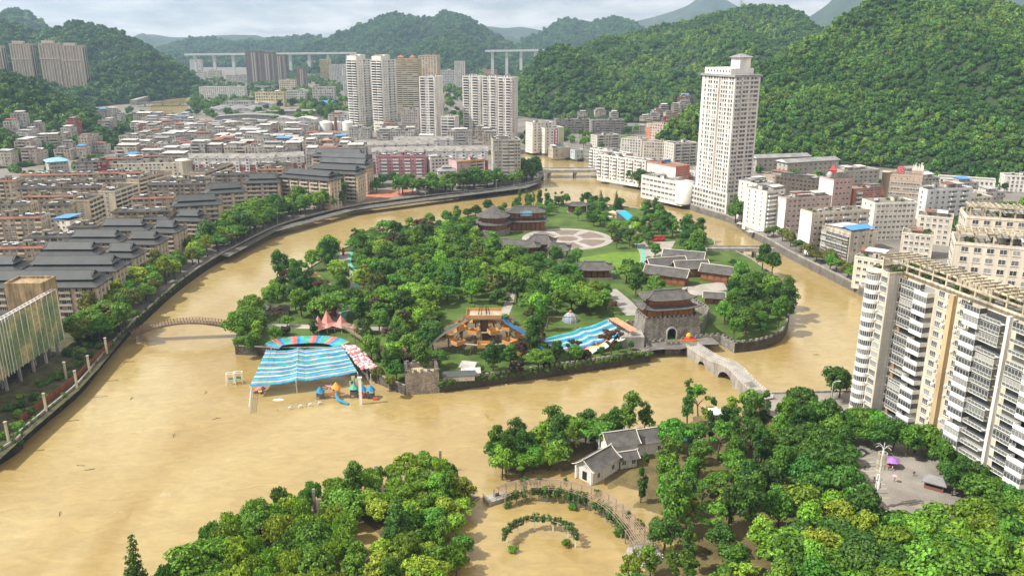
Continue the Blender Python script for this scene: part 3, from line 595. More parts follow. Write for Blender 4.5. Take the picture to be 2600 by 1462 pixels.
class Block:
 """a building in its own frame: x along the front edge, y into its depth, z up"""
 def __init__(s, name, label, fl, fr, h, depth, col, floors, z0=GZ, group=None, cat='building', wallm=None, world=None, parapet=.7, roofm=None, bands=None, base=0.0, w=None):
  if world: A, B = Vector(world[0]), Vector(world[1])
  else: A, B = at(fl[0], fl[1], z0+h).to_2d(), at(fr[0], fr[1], z0+h).to_2d()
  e = (B-A); s.w = e.length if w is None else w; s.rz = math.atan2(e.y, e.x); s.d = depth; s.h = h; s.floors = floors; s.fh = (h-base)/floors; s.base = base; s.col = col; s.z0 = z0
  s.t = thing(name, label, cat, (A.x, A.y, z0), s.rz, group); s.rnd = random.Random(int(abs(A.x*13+A.y*7))+1); s.j = None
  mb = MB(); w_, d_ = s.w, s.d
  mb.prism([(0, 0), (w_, 0), (w_, d_), (0, d_)], -1.5 if z0 >= GZ else -3, h, 0, 1)
  if parapet:
   p = .22
   for (a, b, c, q) in ((0, 0, w_, p), (0, d_-p, w_, d_), (0, p, p, d_-p), (w_-p, p, w_, d_-p)): mb.box(a, b, h-.02, c, q, h+parapet)
   mb.box(-.16, -.16, h-.28, w_+.16, d_+.16, h-.03)
  if bands:
   for k in range(1, floors):
    z = base+k*s.fh; mb.box(-.07, -.07, z-.12, w_+.07, d_+.07, z+.10, 2)
  s.wall = build(mb, 'wall', [wallm or M_WALL, roofm or M_ROOFC, mat('band_'+str(bands), bands, var=.2) if isinstance(bands, tuple) else (wallm or M_WALL)], s.t, col)
  W_ = s.t.matrix_basis
 def far(s):
  if s.j is None: s.j = MB()
  return s.j
 def done(s):
  if s.j: o = build(s.j, 'window_rows', [M_GLASSI, M_FRAME, M_CLEAN], s.t, s.col); stuff(o)
  return s
 def row(s, face, us, w, h, floors=None, sill=.95, nx=2, ny=1, single=True, skip=0.0, fr=True):
  L_ = s.w if face in 'FB' else s.d
  for k in (range(s.floors) if floors is None else floors):
   for u in us:
    if skip and s.rnd.random() < skip: continue
    z = s.base+k*s.fh+sill+h/2; x, y = fpos(face, s.w, s.d, u)
    if single: link('window', window_mesh(w, h, nx, ny), s.t, (x, y, z), FROT[face])
    else:
     mb = s.far(); M = Matrix.Translation((x, y, z)) @ Matrix.Rotation(FROT[face], 4, 'Z')
     q = lambda a, b, c: tuple(M @ Vector((a, b, c)))
     mb.quad(q(-w/2, -.05, -h/2), q(w/2, -.05, -h/2), q(w/2, -.05, h/2), q(-w/2, -.05, h/2), 0)
     if fr: mb.box(-w/2-.08, -.3, -h/2-.14, w/2+.08, 0, -h/2-.02, 1, M)
 def even(s, face, n, w, h, m=1.2, **k):
  L_ = s.w if face in 'FB' else s.d
  s.row(face, [-L_/2+m+(L_-2*m)*(i+.5)/n for i in range(n)], w, h, **k)
 def balc(s, face, us, w, d=1.2, floors=None, single=True, col=(.7, .69, .66), glaze=0.0, solid=True, hp=1.0, zoff=0.0, key=''):
  for k in (range(1, s.floors) if floors is None else floors):
   for u in us:
    x, y = fpos(face, s.w, s.d, u); z = s.base+k*s.fh+zoff
    if single: link('balcony', balcony_mesh(w, d, hp, 0, solid, glaze, key), s.t, (x, y, z), FROT[face], col)
    else:
     mb = s.far(); M = Matrix.Translation((x, y, z)) @ Matrix.Rotation(FROT[face], 4, 'Z')
     q = lambda a, b, c: tuple(M @ Vector((a, b, c)))
     mb.quad(q(-w/2, -.05, .2), q(w/2, -.05, .2), q(w/2, -.05, s.fh-.35), q(-w/2, -.05, s.fh-.35), 0)
     mb.box(-w/2, -d, -.12, w/2, 0, .02, 2, M); mb.box(-w/2, -d-.02, .02, w/2, -d+.1, hp, 2, M)
 def clutter(s, solar=0, sheds=0, hut=1, plants=0, shedm=None):
  r = s.rnd; a = max(1.0, min(s.w, s.d)*.16)
  def spot(m=1.6): return (r.uniform(m, max(m+.1, s.w-m)), r.uniform(m, max(m+.1, s.d-m)), s.h)
  for _ in range(hut): link('stair_house', hut_mesh(), s.t, (s.w*r.uniform(.25, .75), s.d*r.uniform(.45, .7), s.h), 0, s.col, (r.uniform(3, 4.5), r.uniform(3, 4), 2.7))
  for _ in range(sheds):
   nm = shedm or r.choice(['w', 'w', 'w', 'g', 'r', 'w']); m_ = {'w': M_WSHEET, 'g': M_GSHEET, 'r': M_RUST, 'b': M_BLUE, 'l': M_LBLUE}[nm]
   sw, sd = min(s.w*.8, r.uniform(5, 11)), min(s.d*.8, r.uniform(4.5, 9)); x = r.uniform(sw/2, s.w-sw/2); y = r.uniform(sd/2, s.d-sd/2)
   link('roof_shed', shed_mesh(m_, nm), s.t, (x, y, s.h+.02*r.random()), r.choice((0, 0, PI)), (.5, .47, .43), (sw, sd, r.uniform(2.2, 3.1)))
  for _ in range(solar): link('solar_heater', solar_mesh(), s.t, spot(), r.uniform(-.15, .15), None, r.uniform(.8, 1.15))
  for _ in range(plants): stuff(link('roof_garden', plants_mesh(r.randrange(5)), s.t, spot(), r.uniform(0, 6), None, r.uniform(.8, 1.6)))
  return s
def gable_mesh(w, d, ov, h, m=0, hip=0.0, z=0.0):
 """pitched roof over w x d with eaves ov; ridge along x; hip > 0 pulls the ridge ends in"""
 mb = MB(); a = [(-ov, -ov, z), (w+ov, -ov, z), (w+ov, d+ov, z), (-ov, d+ov, z)]; r0, r1 = (-ov+hip, d/2, z+h), (w+ov-hip, d/2, z+h); t = .25
 mb.quad(a[0], a[1], r1, r0, m); mb.quad(a[2], a[3], r0, r1, m); mb.poly([a[1], a[2], r1], m if hip else 1); mb.poly([a[3], a[0], r0], m if hip else 1)
 b = [(p[0], p[1], p[2]-t) for p in a]
 for i in range(4): mb.quad(b[i], b[(i+1) % 4], a[(i+1) % 4], a[i], m)
 mb.poly(list(reversed(b)), 1); return mb
def chinese_top(t, w, d, h, ov=1.5, m=None):
 """two-tier hip-and-gable roof of the riverside blocks: skirt, clerestory, upper roof with open gables"""
 m = m or M_SLATE; s = MB(); sk = 2.6; rise = 1.7
 o = [(-ov, -ov, h), (w+ov, -ov, h), (w+ov, d+ov, h), (-ov, d+ov, h)]; i_ = [(sk, sk, h+rise), (w-sk, sk, h+rise), (w-sk, d-sk, h+rise), (sk, d-sk, h+rise)]
 for a in range(4):
  b = (a+1) % 4; s.quad(o[a], o[b], i_[b], i_[a]); s.quad((o[a][0], o[a][1], h-.35), (o[b][0], o[b][1], h-.35), o[b], o[a], 1)
  s.tube([o[a], i_[a]], .16, 5)
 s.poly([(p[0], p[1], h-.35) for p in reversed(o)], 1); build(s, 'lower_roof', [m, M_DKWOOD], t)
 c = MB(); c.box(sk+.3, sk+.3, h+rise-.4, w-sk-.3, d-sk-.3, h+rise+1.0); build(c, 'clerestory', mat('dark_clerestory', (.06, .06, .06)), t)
 u = MB(); e = .9; z0 = h+rise+.8; hh = 2.9; y0, y1, x0, x1 = sk-e, d-sk+e, sk-1.4, w-sk+1.4; ym = d/2; g = 1.6; zg = z0+hh*.42
 yb0, yb1 = y0+(ym-y0)*.42, y1-(y1-ym)*.42
 for sg, ya, yb in ((1, y0, yb0), (-1, y1, yb1)):
  q = [(x0, ya, z0), (x1, ya, z0), (x1-g, ym, z0+hh), (x0+g, ym, z0+hh)]
  P1 = [(x0, ya, z0), (x1, ya, z0), (x1-g, yb, zg), (x0+g, yb, zg)]; P2 = [(x0+g-.7, yb, zg), (x1-g+.7, yb, zg), (x1-g+.7, ym, z0+hh), (x0+g-.7, ym, z0+hh)]
  for pp in (P1, P2): u.poly(pp if sg > 0 else list(reversed(pp)))
 for xa, xb in ((x0, x0+g), (x1, x1-g)):
  pp = [(xa, y0, z0), (xa, y1, z0), (xb, yb1, zg), (xb, yb0, zg)]; u.poly(pp if xa > xb else list(reversed(pp)))
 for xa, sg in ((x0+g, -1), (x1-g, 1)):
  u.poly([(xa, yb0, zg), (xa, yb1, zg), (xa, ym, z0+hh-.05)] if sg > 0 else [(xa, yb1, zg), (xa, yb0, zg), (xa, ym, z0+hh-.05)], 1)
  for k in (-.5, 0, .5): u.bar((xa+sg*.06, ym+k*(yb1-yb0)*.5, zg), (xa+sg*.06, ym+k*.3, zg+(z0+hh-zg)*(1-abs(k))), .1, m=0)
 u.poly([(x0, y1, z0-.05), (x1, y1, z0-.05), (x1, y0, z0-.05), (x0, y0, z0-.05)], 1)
 up = build(u, 'upper_roof', [m, mat('dark_gable_boards', (.045, .05, .055))], t)  # boards of the gable triangles and underside in one dark colour
 r = MB(); r.tube([(x0+g-.8, ym, z0+hh), (x1-g+.8, ym, z0+hh)], .2, 6)
 for xa, xb in ((x0, x0+g), (x1, x1-g)):
  for ya, yb in ((y0, yb0), (y1, yb1)): r.tube([(xa, ya, z0+.05), (xb, yb, zg+.05), (xb, ym, z0+hh)], .15, 5)
 build(r, 'ridge', m, up)
# ================================================================== left bank: gabled riverside blocks
BEI = (.52, .42, .30); CREAM = (.60, .50, .36)
def ubox(m=None, key='w'):
 k = ('ubox', key)
 if k not in MESH: mb = MB(); mb.box(-.5, -.5, -.5, .5, .5, .5); MESH[k] = mb.mesh('block', m or M_WALL)
 return MESH[k]
def gabled(label, fl, fr, depth, floors, fh=2.75, near=True, z0=GZ, ends='R'):
 h = floors*fh+1.2
 b = Block('gabled_apartment_block', label, fl, fr, h, depth, BEI, floors, z0, 'dark-roofed gabled blocks along the left bank', 'apartment block', parapet=0, base=1.2)
 w = b.w; n = max(1, round(w/9.0)); bw = w/n
 for k in range(n+1): link('pilaster', ubox(), b.t, (w*k/n, -.16, (h-.6)/2), 0, (.62, .51, .38), (1.5, .32, h-.6))
 for f in ends:
  for v in (.12, .36, .64, .88): link('pilaster', ubox(), b.t, (w+.16 if f == 'R' else -.16, depth*v, (h-.6)/2), 0, (.62, .51, .38), (.32, 1.4, h-.6))
 us = [-w/2+bw*(k+.5) for k in range(n)]
 b.balc('F', us, bw-2.0, 1.1, col=(.55, .47, .37), single=near, glaze=0.0, floors=range(floors), hp=.85)
 if near: b.row('F', [u+q for u in us for q in (-bw*.2, bw*.2)], 1.6, 1.3, nx=2, single=True)
 for f in ends:
  b.row(f, [0], 1.3, 1.7, nx=1, ny=2, single=near); b.row(f, [-depth*.26, depth*.26], 1.5, 1.4, nx=2, single=near)
 b.done(); chinese_top(b.t, w, depth, h, m=M_SLATE if near else M_SLATEY); return b
def pxdepth(fr, br, z): return (at(*br, z)-at(*fr, z)).to_2d().length
E1 = GZ+5*2.8+1.2+1
gabled('long gabled block behind the leaf-printed screen, nearest the abandoned concrete roof', (-150, 730), (240, 727), 13.5, 5)
gabled('gabled block with a long unbroken dark roof, second from the leaf-printed screen', (60, 688), (290, 687), 13.5, 5)
gabled('short gabled roof cut off beside the second long block', (-120, 688), (38, 687), 13.5, 5, ends='R')
for k, (a, b_, c, d_, yy) in enumerate(((96, 238, 256, 337, 652), (168, 298, 312, 396, 619), (245, 365, 378, 444, 589), (300, 424, 436, 506, 560))):
 ord_ = ['third', 'fourth', 'fifth', 'sixth'][k]
 gabled('long rear wing of the %s pair of gabled blocks from the leaf-printed screen' % ord_, (a, yy-4), (b_, yy-4), 12, 5, 2.5)
 gabled('short river-end wing of the %s pair of gabled blocks from the leaf-printed screen' % ord_, (c, yy), (d_, yy+1), 13, 5, 2.6)
gabled('gabled block whose balconied front faces the river bend, first of three in a stepped row', (441, 524), (556, 518), 13, 6, 2.9)
gabled('gabled block whose balconied front faces the river bend, second of three in a stepped row', (527, 492), (622, 486), 13, 6, 2.9)
gabled('gabled block whose balconied front faces the river bend, third of three in a stepped row', (622, 465), (707, 463), 13, 6, 2.9)
gabled('broad gabled block with a cream end wall facing the red plaza', (712, 449), (835, 459), 14, 7, ends='R')
gabled('gabled block stepping back behind the broad cream one, with a blank end wall', (780, 437), (905, 443), 13, 7, ends='R')
gabled('gabled block half hidden in the stack of dark roofs, third back from the plaza', (802, 420), (928, 426), 13, 7, near=False)
gabled('gabled block half hidden in the stack of dark roofs, fourth back from the plaza', (803, 406), (930, 411), 13, 7, near=False)
gabled('gabled block rearmost in the stack of dark roofs', (793, 396), (918, 398), 13, 7, near=False)  # darker crowns on the far mountains stand in for cloud shadow
# ------------------------------------------------ tan walk-up rows behind them
TAN = [(.50, .40, .27), (.56, .47, .34), (.47, .36, .26), (.53, .45, .35), (.45, .37, .30), (.58, .52, .42)]
def walkup(label, fl, fr, depth, floors=6, col=None, solar=8, plants=2, sheds=0, hut=1, fh=2.85, name='walkup_block', group='tan walk-up blocks behind the gabled roofs', ends='R', single=None, tileedge=True, stained=True):
 h = floors*fh+.6; r = random.Random(int(fl[0]*7+fl[1]*3)); col = col or r.choice(TAN)
 b = Block(name, label, fl, fr, h, depth, col, floors, GZ, group, 'apartment block', M_WALL2 if stained else M_WALL, parapet=.5, roofm=M_ROOFD, base=.6)
 w = b.w; n = max(2, round(w/3.6)); dist = b.t.location.y
 sg = dist < 470 if single is None else single
 us = [-w/2+w*(k+.5)/n for k in range(n)]
 A = [u for k, u in enumerate(us) if k % 3 != 1]; Bq = [u for k, u in enumerate(us) if k % 3 == 1]
 b.row('F', A, 1.7, 1.35, nx=3, single=sg, floors=range(floors)); b.balc('F', Bq, min(3.2, w/n-.2), .9, single=sg, col=(min(.75, col[0]*1.2), min(.72, col[1]*1.2), col[2]*1.2), floors=range(1, floors))
 for f in ends: b.even(f, max(1, round(depth/4)), 1.2, 1.3, single=sg, floors=range(floors))
 if tileedge:
  e = MB(); e.hexa([(-.6, -.9, h-.1), (w+.6, -.9, h-.1), (w+.2, .5, h+.75), (-.2, .5, h+.75), (-.6, -.9, h), (w+.6, -.9, h), (w+.2, .5, h+.85), (-.2, .5, h+.85)])
  build(e, 'tile_edge', M_RUST if r.random() < .35 else M_ROOFD, b.t)
 b.done(); b.clutter(solar=max(0, int(solar*w/40)), sheds=sheds, hut=hut, plants=plants); return b
WALK = [((-30, 632), (136, 629), 11, 5), ((60, 604), (178, 602), 11, 5), ((-30, 556), (103, 553), 12, 6), ((172, 578), (246, 576), 10, 5), ((-30, 522), (76, 520), 11, 6), ((104, 522), (176, 520), 12, 6),
  ((283, 540), (432, 536), 11, 6), ((332, 506), (440, 502), 11, 6), ((66, 500), (186, 499), 11, 6), ((372, 470), (522, 468), 11, 6), ((416, 458), (536, 456), 11, 6), ((40, 480), (258, 476), 11, 6),
  ((538, 445), (648, 443), 11, 6), ((42, 466), (232, 463), 11, 6), ((50, 446), (236, 443), 11, 6), ((652, 432), (716, 431), 11, 6), ((652, 419), (738, 418), 11, 6), ((-20, 462), (38, 461), 14, 7), ((240, 456), (350, 454), 12, 6), ((250, 441), (356, 439), 11, 6)]
WLAB = ['tan walk-up with dark flat roof just behind the second gabled roof', 'tan walk-up with rusty roof edge behind the third gabled pair', 'orange-tan block with strips of balconies and dark roof, left of the blue-roofed house', 'low tan row with solar heaters right of the blue-roofed house',
  'tan row with plants on its roof behind the balcony-strip block', 'narrow tan blocks row directly behind the blue-roofed house', 'cream walk-up row running behind the sixth gabled pair', 'cream walk-up with white window frames behind the first stepped gabled block', 'pinkish tan row in front of the cream rooftop flats',
  'long cream walk-up behind the second stepped gabled block', 'cream walk-up behind the third stepped gabled block', 'long row of cream rooftop flats crowded with solar heaters', 'cream walk-up left of the red and white terrace', 'brown row full of solar heaters in front of the cream hotel',
  'tan row with white roof strips below the blue-roofed hillside shop', 'tan row behind the third stepped block and before the red terrace', 'tan row touching the foot of the red and white terrace end', 'tall orange-tan block at the foot of the wooded hill', 'brown walk-up with dark roof below the cream hotel', 'brown walk-up squeezed between cream hotel and solar rows']
for (a, b_, d_, n_), lb in zip(WALK, WLAB): walkup(lb, a, b_, d_, n_, solar=11, plants=3)
# angled blocks with their end walls towards the river
def angled(label, near_px, far_px, width, floors, col, fh=2.9):
 """long axis runs away to the right: front = the short end wall, depth = the length"""
 h = floors*fh; A = at(*near_px, GZ+h).to_2d(); B = at(*far_px, GZ+h).to_2d(); ax = (B-A).normalized(); per = Vector((ax.y, -ax.x))
 L_ = (B-A).length; b = Block('walkup_block', label, None, None, h, L_, col, floors, GZ, 'tan walk-up blocks behind the gabled roofs', 'apartment block', M_WALL, world=(A-per*width, A), parapet=.5, roofm=M_ROOFD)
 b.balc('R', [(-L_/2+L_*(k+.5)/4) for k in range(4)], L_/4-1.0, 1.2, col=(.66, .60, .48), floors=range(1, floors))
 b.row('F', [0], 1.2, 1.3); b.clutter(solar=4, plants=1); return b
angled('cream block turned with its blank end wall and curved balconies towards the river', (290, 487), (350, 466), 11, 6, (.62, .56, .44))
angled('tan block with sagging balconies turned beside the cream end wall', (226, 510), (262, 494), 11, 6, (.52, .44, .32))
angled('brown-roofed block turned askew in front of the cream hotel', (352, 457), (436, 434), 11, 6, (.52, .42, .30))
angled('brown-roofed block turned askew at the foot of the red terrace', (520, 440), (592, 415), 12, 6, (.48, .40, .30))
# small white house with a tilted blue roof
b = Block('blue_roofed_house', 'small white house with a tilted bright blue sheet roof', (134, 556), (176, 560), 15, 9, (.72, .69, .62), 5, GZ, None, 'house', parapet=0)
b.row('F', [-2.6, 1.2], 1.6, 1.3, floors=(3, 4)); b.row('F', [-.8], 1.8, 2.2, floors=(1, 2), nx=3); b.row('R', [-1, 2], 1.1, 1.2, floors=(2, 3))
r_ = MB(); r_.hexa([(-.8, -.8, 15.0), (b.w+.8, -.8, 16.6), (b.w+.8, 9.8, 17.4), (-.8, 9.8, 15.8), (-.8, -.8, 15.15), (b.w+.8, -.8, 16.75), (b.w+.8, 9.8, 17.55), (-.8, 9.8, 15.95)]); build(r_, 'roof', M_BLUE, b.t)
# cream hotel
b = Block('cream_hotel', 'long cream white hotel with stepped parapets and a rounded end', (268, 418), (462, 414), 13.5, 14, (.74, .70, .58), 5, GZ, None, 'hotel', parapet=.8)
b.even('F', 18, 1.6, 1.5, single=False, floors=range(1, 5), skip=.25); b.even('R', 3, 1.4, 1.5, single=False); b.done()
for x, ww in ((.12, 12), (.5, 6), (.72, 10)): link('stair_house', hut_mesh(), b.t, (b.w*x, 5, 13.5), 0, (.74, .70, .58), (ww, 6, 3.2))
q_ = MB(); q_.lathe([(6.5, -1), (6.5, 14.5), (6.9, 14.5), (6.9, 15.3), (.5, 16.5)], 18, c=(b.w, 7, 0)); build(q_, 'rounded_end', M_WALL, b.t, (.74, .70, .58), True)
# red and white terraces with grey pitched roofs
FT = 2.7
def terrace(label, fl, fr, depth, floors, n, white=2, group='red and white terraces with grey pitched roofs'):
 h = floors*FT; b = Block('terrace_block', label, fl, fr, h, depth, (.38, .075, .06), floors, GZ, group, 'apartment block', parapet=0)
 w = b.w; mb = MB(); z1 = h-white*FT
 mb.prism([(-.12, -.12), (w+.12, -.12), (w+.12, depth+.12), (-.12, depth+.12)], z1, h, 0)
 for k in range(n):
  x = w*(k+.5)/n; mb.box(x-1.6, -.7, 0, x+1.6, 0, h-.1); mb.poly([(x-2.2, -.75, h-.1), (x+2.2, -.75, h-.1), (x, -.75, h+1.7)])
 build(mb, 'white_upper_storeys', M_WALL, b.t, (.72, .73, .74))
 b.even('F', n*4, 1.2, 1.4, single=False, floors=range(floors)); b.even('R', 3, 1.2, 1.4, single=False)
 for k in range(n):
  u = -w/2+w*(k+.5)/n
  for f in range(floors):
   M = Matrix.Translation((w/2+u, -.72, f*FT+1.6)); b.far().quad(*[tuple(M @ Vector(q)) for q in ((-.9, -.03, -.8), (.9, -.03, -.8), (.9, -.03, .8), (-.9, -.03, .8))], 0)
 b.done(); rf = MB()
 g = gable_mesh(w, depth, .6, 3.4, z=h); build(g, 'roof', [mat('grey_tile_terrace', (.26, .25, .235), var=.35, scale=.2, fine=.2), mat('terrace_gable', (.7, .71, .72), var=.15)], b.t)
 for k in range(n):
  x = w*(k+.5)/n; d2 = MB(); d2.quad((x-2.4, -.9, h-.15), (x, -.9, h+1.8), (x, depth*.35, h+1.9), (x-2.4, depth*.12, h)); d2.quad((x, -.9, h+1.8), (x+2.4, -.9, h-.15), (x+2.4, depth*.12, h), (x, depth*.35, h+1.9)); build(d2, 'dormer', MATS['grey_tile_terrace'], b.t)
 b.clutter(solar=int(w/12), hut=0); return b
terrace('long red and white terrace with dormers in front of the old town', (460, 402), (692, 403), 13, 6, 9)
terrace('red terrace end block with a tall white gable beside the grove', (690, 401), (772, 397), 14, 6, 3)
terrace('row of grey dormers and white gables behind the pink block, left half', (945, 387), (1090, 384), 14, 7, 6, 3)
terrace('row of grey dormers and white gables behind the pink block, right half', (1092, 384), (1238, 384), 14, 7, 6, 3)
terrace('farther dormered terrace behind the pink block with green stair towers', (935, 370), (1100, 366), 13, 7, 6, 3)
terrace('dormered terrace below the podium of the white towers', (1000, 358), (1150, 356), 13, 7, 6, 3)
# plaza-side blocks
b = Block('pink_apartment_block', 'bright pink apartment block with white balconies behind the red plaza', (958, 398), (1080, 397), 19.6, 13, (.56, .21, .26), 7, GZ, None, 'apartment block', bands=(.66, .45, .46))
b.balc('F', [b.w*q for q in (-.36, -.12, .12, .36)], 4.6, 1.2, single=True, col=(.72, .70, .70), glaze=1.2); b.row('F', [b.w*q for q in (-.45, -.24, 0, .24, .45)], 1.5, 1.4); b.done().clutter(solar=10, sheds=1, plants=2)
b = Block('white_office', 'slim white office block with tiered grey hip roof by the river road', (1112, 437), (1158, 436), 14, 13, (.78, .76, .68), 5, GZ, None, 'office')
b.even('F', 4, 1.5, 1.6, skip=.0); b.even('L', 2, 1.5, 1.6); build(gable_mesh(b.w, 13, .8, 2.2, 0, 5, 14.6), 'roof', [M_GSHEET, M_DARK], b.t); g = gable_mesh(b.w*.45, 5, .6, 1.8, 0, 3, 17); build(g, 'upper_roof', [M_GSHEET, M_DARK], b.t, loc=(b.w*.28, 4, 0))
b = Block('white_annex', 'low white annex with a flat roof beside the slim white office', (1054, 459), (1098, 456), 8, 9, (.80, .78, .70), 2, GZ, None, 'building')
b.even('F', 3, 1.7, 1.1); b.even('L', 2, 1.5, 1.2)
b = Block('pale_pink_block', 'pale pink block with an orange roof edge right of the slim white office', (1160, 412), (1228, 406), 18.7, 14, (.60, .41, .42), 7, GZ, None, 'apartment block')
b.balc('F', [b.w*.12, b.w*.36], 5.2, 1.0, single=True, col=(.62, .46, .47)); b.row('F', [-b.w*.33], 1.3, 1.6); b.clutter(solar=5)
e = MB(); e.box(-.5, -.6, 17.9, b.w+.5, -.05, 19.3); build(e, 'orange_edge', mat('orange_edge', (.55, .27, .05)), b.t)
b = Block('grey_apartment_tower', 'stained grey apartment tower on the corner of the river bend', (1252, 358), (1322, 357), 35, 18, (.50, .48, .44), 13, GZ, None, 'apartment tower', M_WALL2, bands=(.55, .53, .5))
b.balc('F', [-b.w*.05, b.w*.17], b.w*.2, 1.3, single=True, col=(.5, .48, .45), glaze=1.4); b.row('F', [-b.w*.4, -b.w*.26, b.w*.34, b.w*.44], 1.6, 1.5); b.even('L', 3, 1.2, 1.3, single=False); b.done().clutter(solar=3, sheds=1, plants=4, hut=2)
b = Block('white_villa', 'white roof-garden flats behind the slim white office', (1092, 405), (1150, 402), 17, 12, (.72, .70, .66), 6, GZ, None, 'building'); b.even('F', 6, 1.6, 1.5, single=False); b.done().clutter(plants=9, sheds=1)
b = Block('brown_white_block', 'brown and white mid-rise at the edge of the old town beside the grove', (770, 352), (812, 351), 20, 14, (.45, .30, .19), 7, GZ, 'brown and white mid-rises', 'apartment block'); b.even('F', 6, 1.5, 1.4, single=False); b.balc('F', [0], 4, 1, single=False); b.done().clutter(sheds=1)
b = Block('brown_white_block', 'brown mid-rise with rounded white balconies behind the gabled stack', (814, 358), (856, 357), 20, 15, (.52, .34, .20), 7, GZ, 'brown and white mid-rises', 'apartment block'); b.balc('F', [-b.w*.33], 4.5, 1.2, single=False); b.row('F', [b.w*.1, b.w*.34], 1.4, 1.5, single=False); b.done().clutter(plants=2)
# ------------------------------------------------ old town
r = random.Random(21); OTC = [((.52, .50, .47), 'pale grey'), ((.60, .58, .55), 'whitewashed'), ((.44, .40, .36), 'grey-brown'), ((.50, .42, .36), 'dull pinkish'), ((.36, .12, .09), 'red-brick'), ((.55, .50, .42), 'faded cream')]
OTS = [('w', 'a white sheet-metal roof'), ('w', 'white roof sheds'), ('g', 'a grey sheet roof'), ('r', 'a rusty red sheet roof'), ('b', 'a blue sheet roof')]
def old_house(x, y, w, d, floors, rz, z0=GZ, where='in the packed old town', group='old town houses', near=False):
 (c, cn), (sm, sn) = OTC[r.choices(range(6), (5, 5, 3, 3, 1, 3))[0]], OTS[r.choices(range(5), (6, 5, 3, 2, .6))[0]]
 h = floors*3.0; A = Vector((x, y)); e = Vector((math.cos(rz), math.sin(rz)))
 b = Block('town_house', '%s %s-storey house with %s %s' % (cn, {2: 'two', 3: 'three', 4: 'four', 5: 'five', 6: 'six', 7: 'seven'}[floors], sn, where), None, None, h, d, c, floors, z0, group, 'house', M_WALL2, world=(A, A+e*w), parapet=.6)
 n = max(2, int(w/2.7)); b.even('F', n, 1.5, 1.4, m=.5, single=False, skip=.1); b.even('R' if x < 0 else 'L', max(1, int(d/4)), 1.2, 1.3, single=False, skip=.25)
 if r.random() < .5: b.balc('F', [r.uniform(-.25, .25)*w], min(6, w*.45), 1.1, single=False, col=c)
 b.done()
 if r.random() < .62: link('roof_shed', shed_mesh({'w': M_WSHEET, 'g': M_GSHEET, 'r': M_RUST, 'b': M_BLUE}[sm], sm), b.t, (w*r.uniform(.42, .58), d*.5, h), 0, c, (w*r.uniform(.55, .95), d*r.uniform(.6, .95), 2.8))
 else: b.clutter(sheds=2 if w > 14 else 1, hut=1, plants=r.choice((0, 1, 2, 3)), shedm=sm, solar=r.choice((0, 1, 2)))
 return b
OT = [(318, 362), (352, 330), (345, 305), (375, 292), (470, 300), (560, 305), (700, 318), (790, 335), (885, 350), (930, 362), (928, 385), (785, 392), (770, 372), (690, 388), (470, 385), (452, 408), (300, 396)]
OTL = [('cream hotel', 360, 440), ('long red terrace', 560, 425), ('storage tanks', 840, 331), ('far river bend', 430, 310), ('brown mid-rises', 800, 385), ('arched warehouses', 610, 305), ('red terrace end', 730, 415)]
OTW = [at(*p, GZ+15).to_2d() for p in OT]
ys = [p.y for p in OTW]; yy = min(ys)-12; nh = 0
while yy < max(ys):
 xx = min(p.x for p in OTW)-10; dd = r.uniform(12, 15)
 while xx < max(p.x for p in OTW):
  w = r.uniform(11, 24); cx, cy = xx+w/2, yy+dd/2
  if inside(cx, cy, OTW) and r.random() < .93 and not (-118 > cx > -132):
   old_house(xx, yy+r.uniform(-1.5, 1.5), w, dd, r.choice((4, 5, 5, 6, 6, 7)), r.uniform(-.05, .05), where='near the '+near(cx, cy, OTL)); nh += 1
  xx += w+r.uniform(.4, 2.2)
 yy += dd+r.uniform(3, 6)
print('old town houses', nh)
# houses on the wooded slope (left)
HS = [(25, 318, 3), (48, 305, 4), (62, 345, 3), (75, 338, 3), (95, 330, 4), (75, 365, 3), (105, 355, 3), (128, 345, 3), (60, 378, 4), (75, 400, 4), (98, 395, 3), (140, 362, 4), (155, 350, 3), (172, 340, 4), (185, 325, 5), (160, 390, 3), (172, 372, 3), (215, 372, 5), (225, 362, 4), (205, 385, 3), (240, 355, 3), (258, 292, 4), (278, 288, 4), (300, 300, 4), (268, 312, 3), (255, 378, 3), (10, 408, 4)]
CLEAR = []
HILL3 = [o for o in bpy.data.objects if o.name.startswith('forested_hill')][2]
def ground_at(px, py, hobj, z_default=GZ):
 u = (px-1300)/FPX; v = (py-731)/FPX; d = Vector((u, CP-v*SP, -SP-v*CP)).normalized()
 ok, p, n_, f = hobj.ray_cast(Vector((0, 0, CH)), d)
 return p if ok else at(px, py, z_default)
bpy.context.view_layer.update()
for (hx, hy, fl_) in HS:
 p = ground_at(hx, hy+14, HILL3); w = r.uniform(10, 17)
 old_house(p.x-w/2, p.y, w, r.uniform(9, 12), fl_, r.uniform(-.25, .25), p.z-.5, 'on the wooded slope', 'houses on the wooded slope')
 CLEAR.append([(p.x-w/2-5, p.y-16), (p.x+w/2+5, p.y-16), (p.x+w/2+4, p.y+14), (p.x-w/2-4, p.y+14)])
b = Block('blue_hipped_shop', 'grey shop with a blue hipped sheet roof below the hillside houses', (122, 412), (172, 408), 14, 16, (.45, .43, .41), 4, GZ, None, 'building', parapet=0); b.even('F', 5, 1.8, 1.4, single=False); b.even('R', 3, 1.6, 1.4, single=False); b.done(); build(gable_mesh(b.w, 16, 1.2, 2.6, 0, 6, 14), 'roof', [M_LBLUE, M_DARK], b.t)
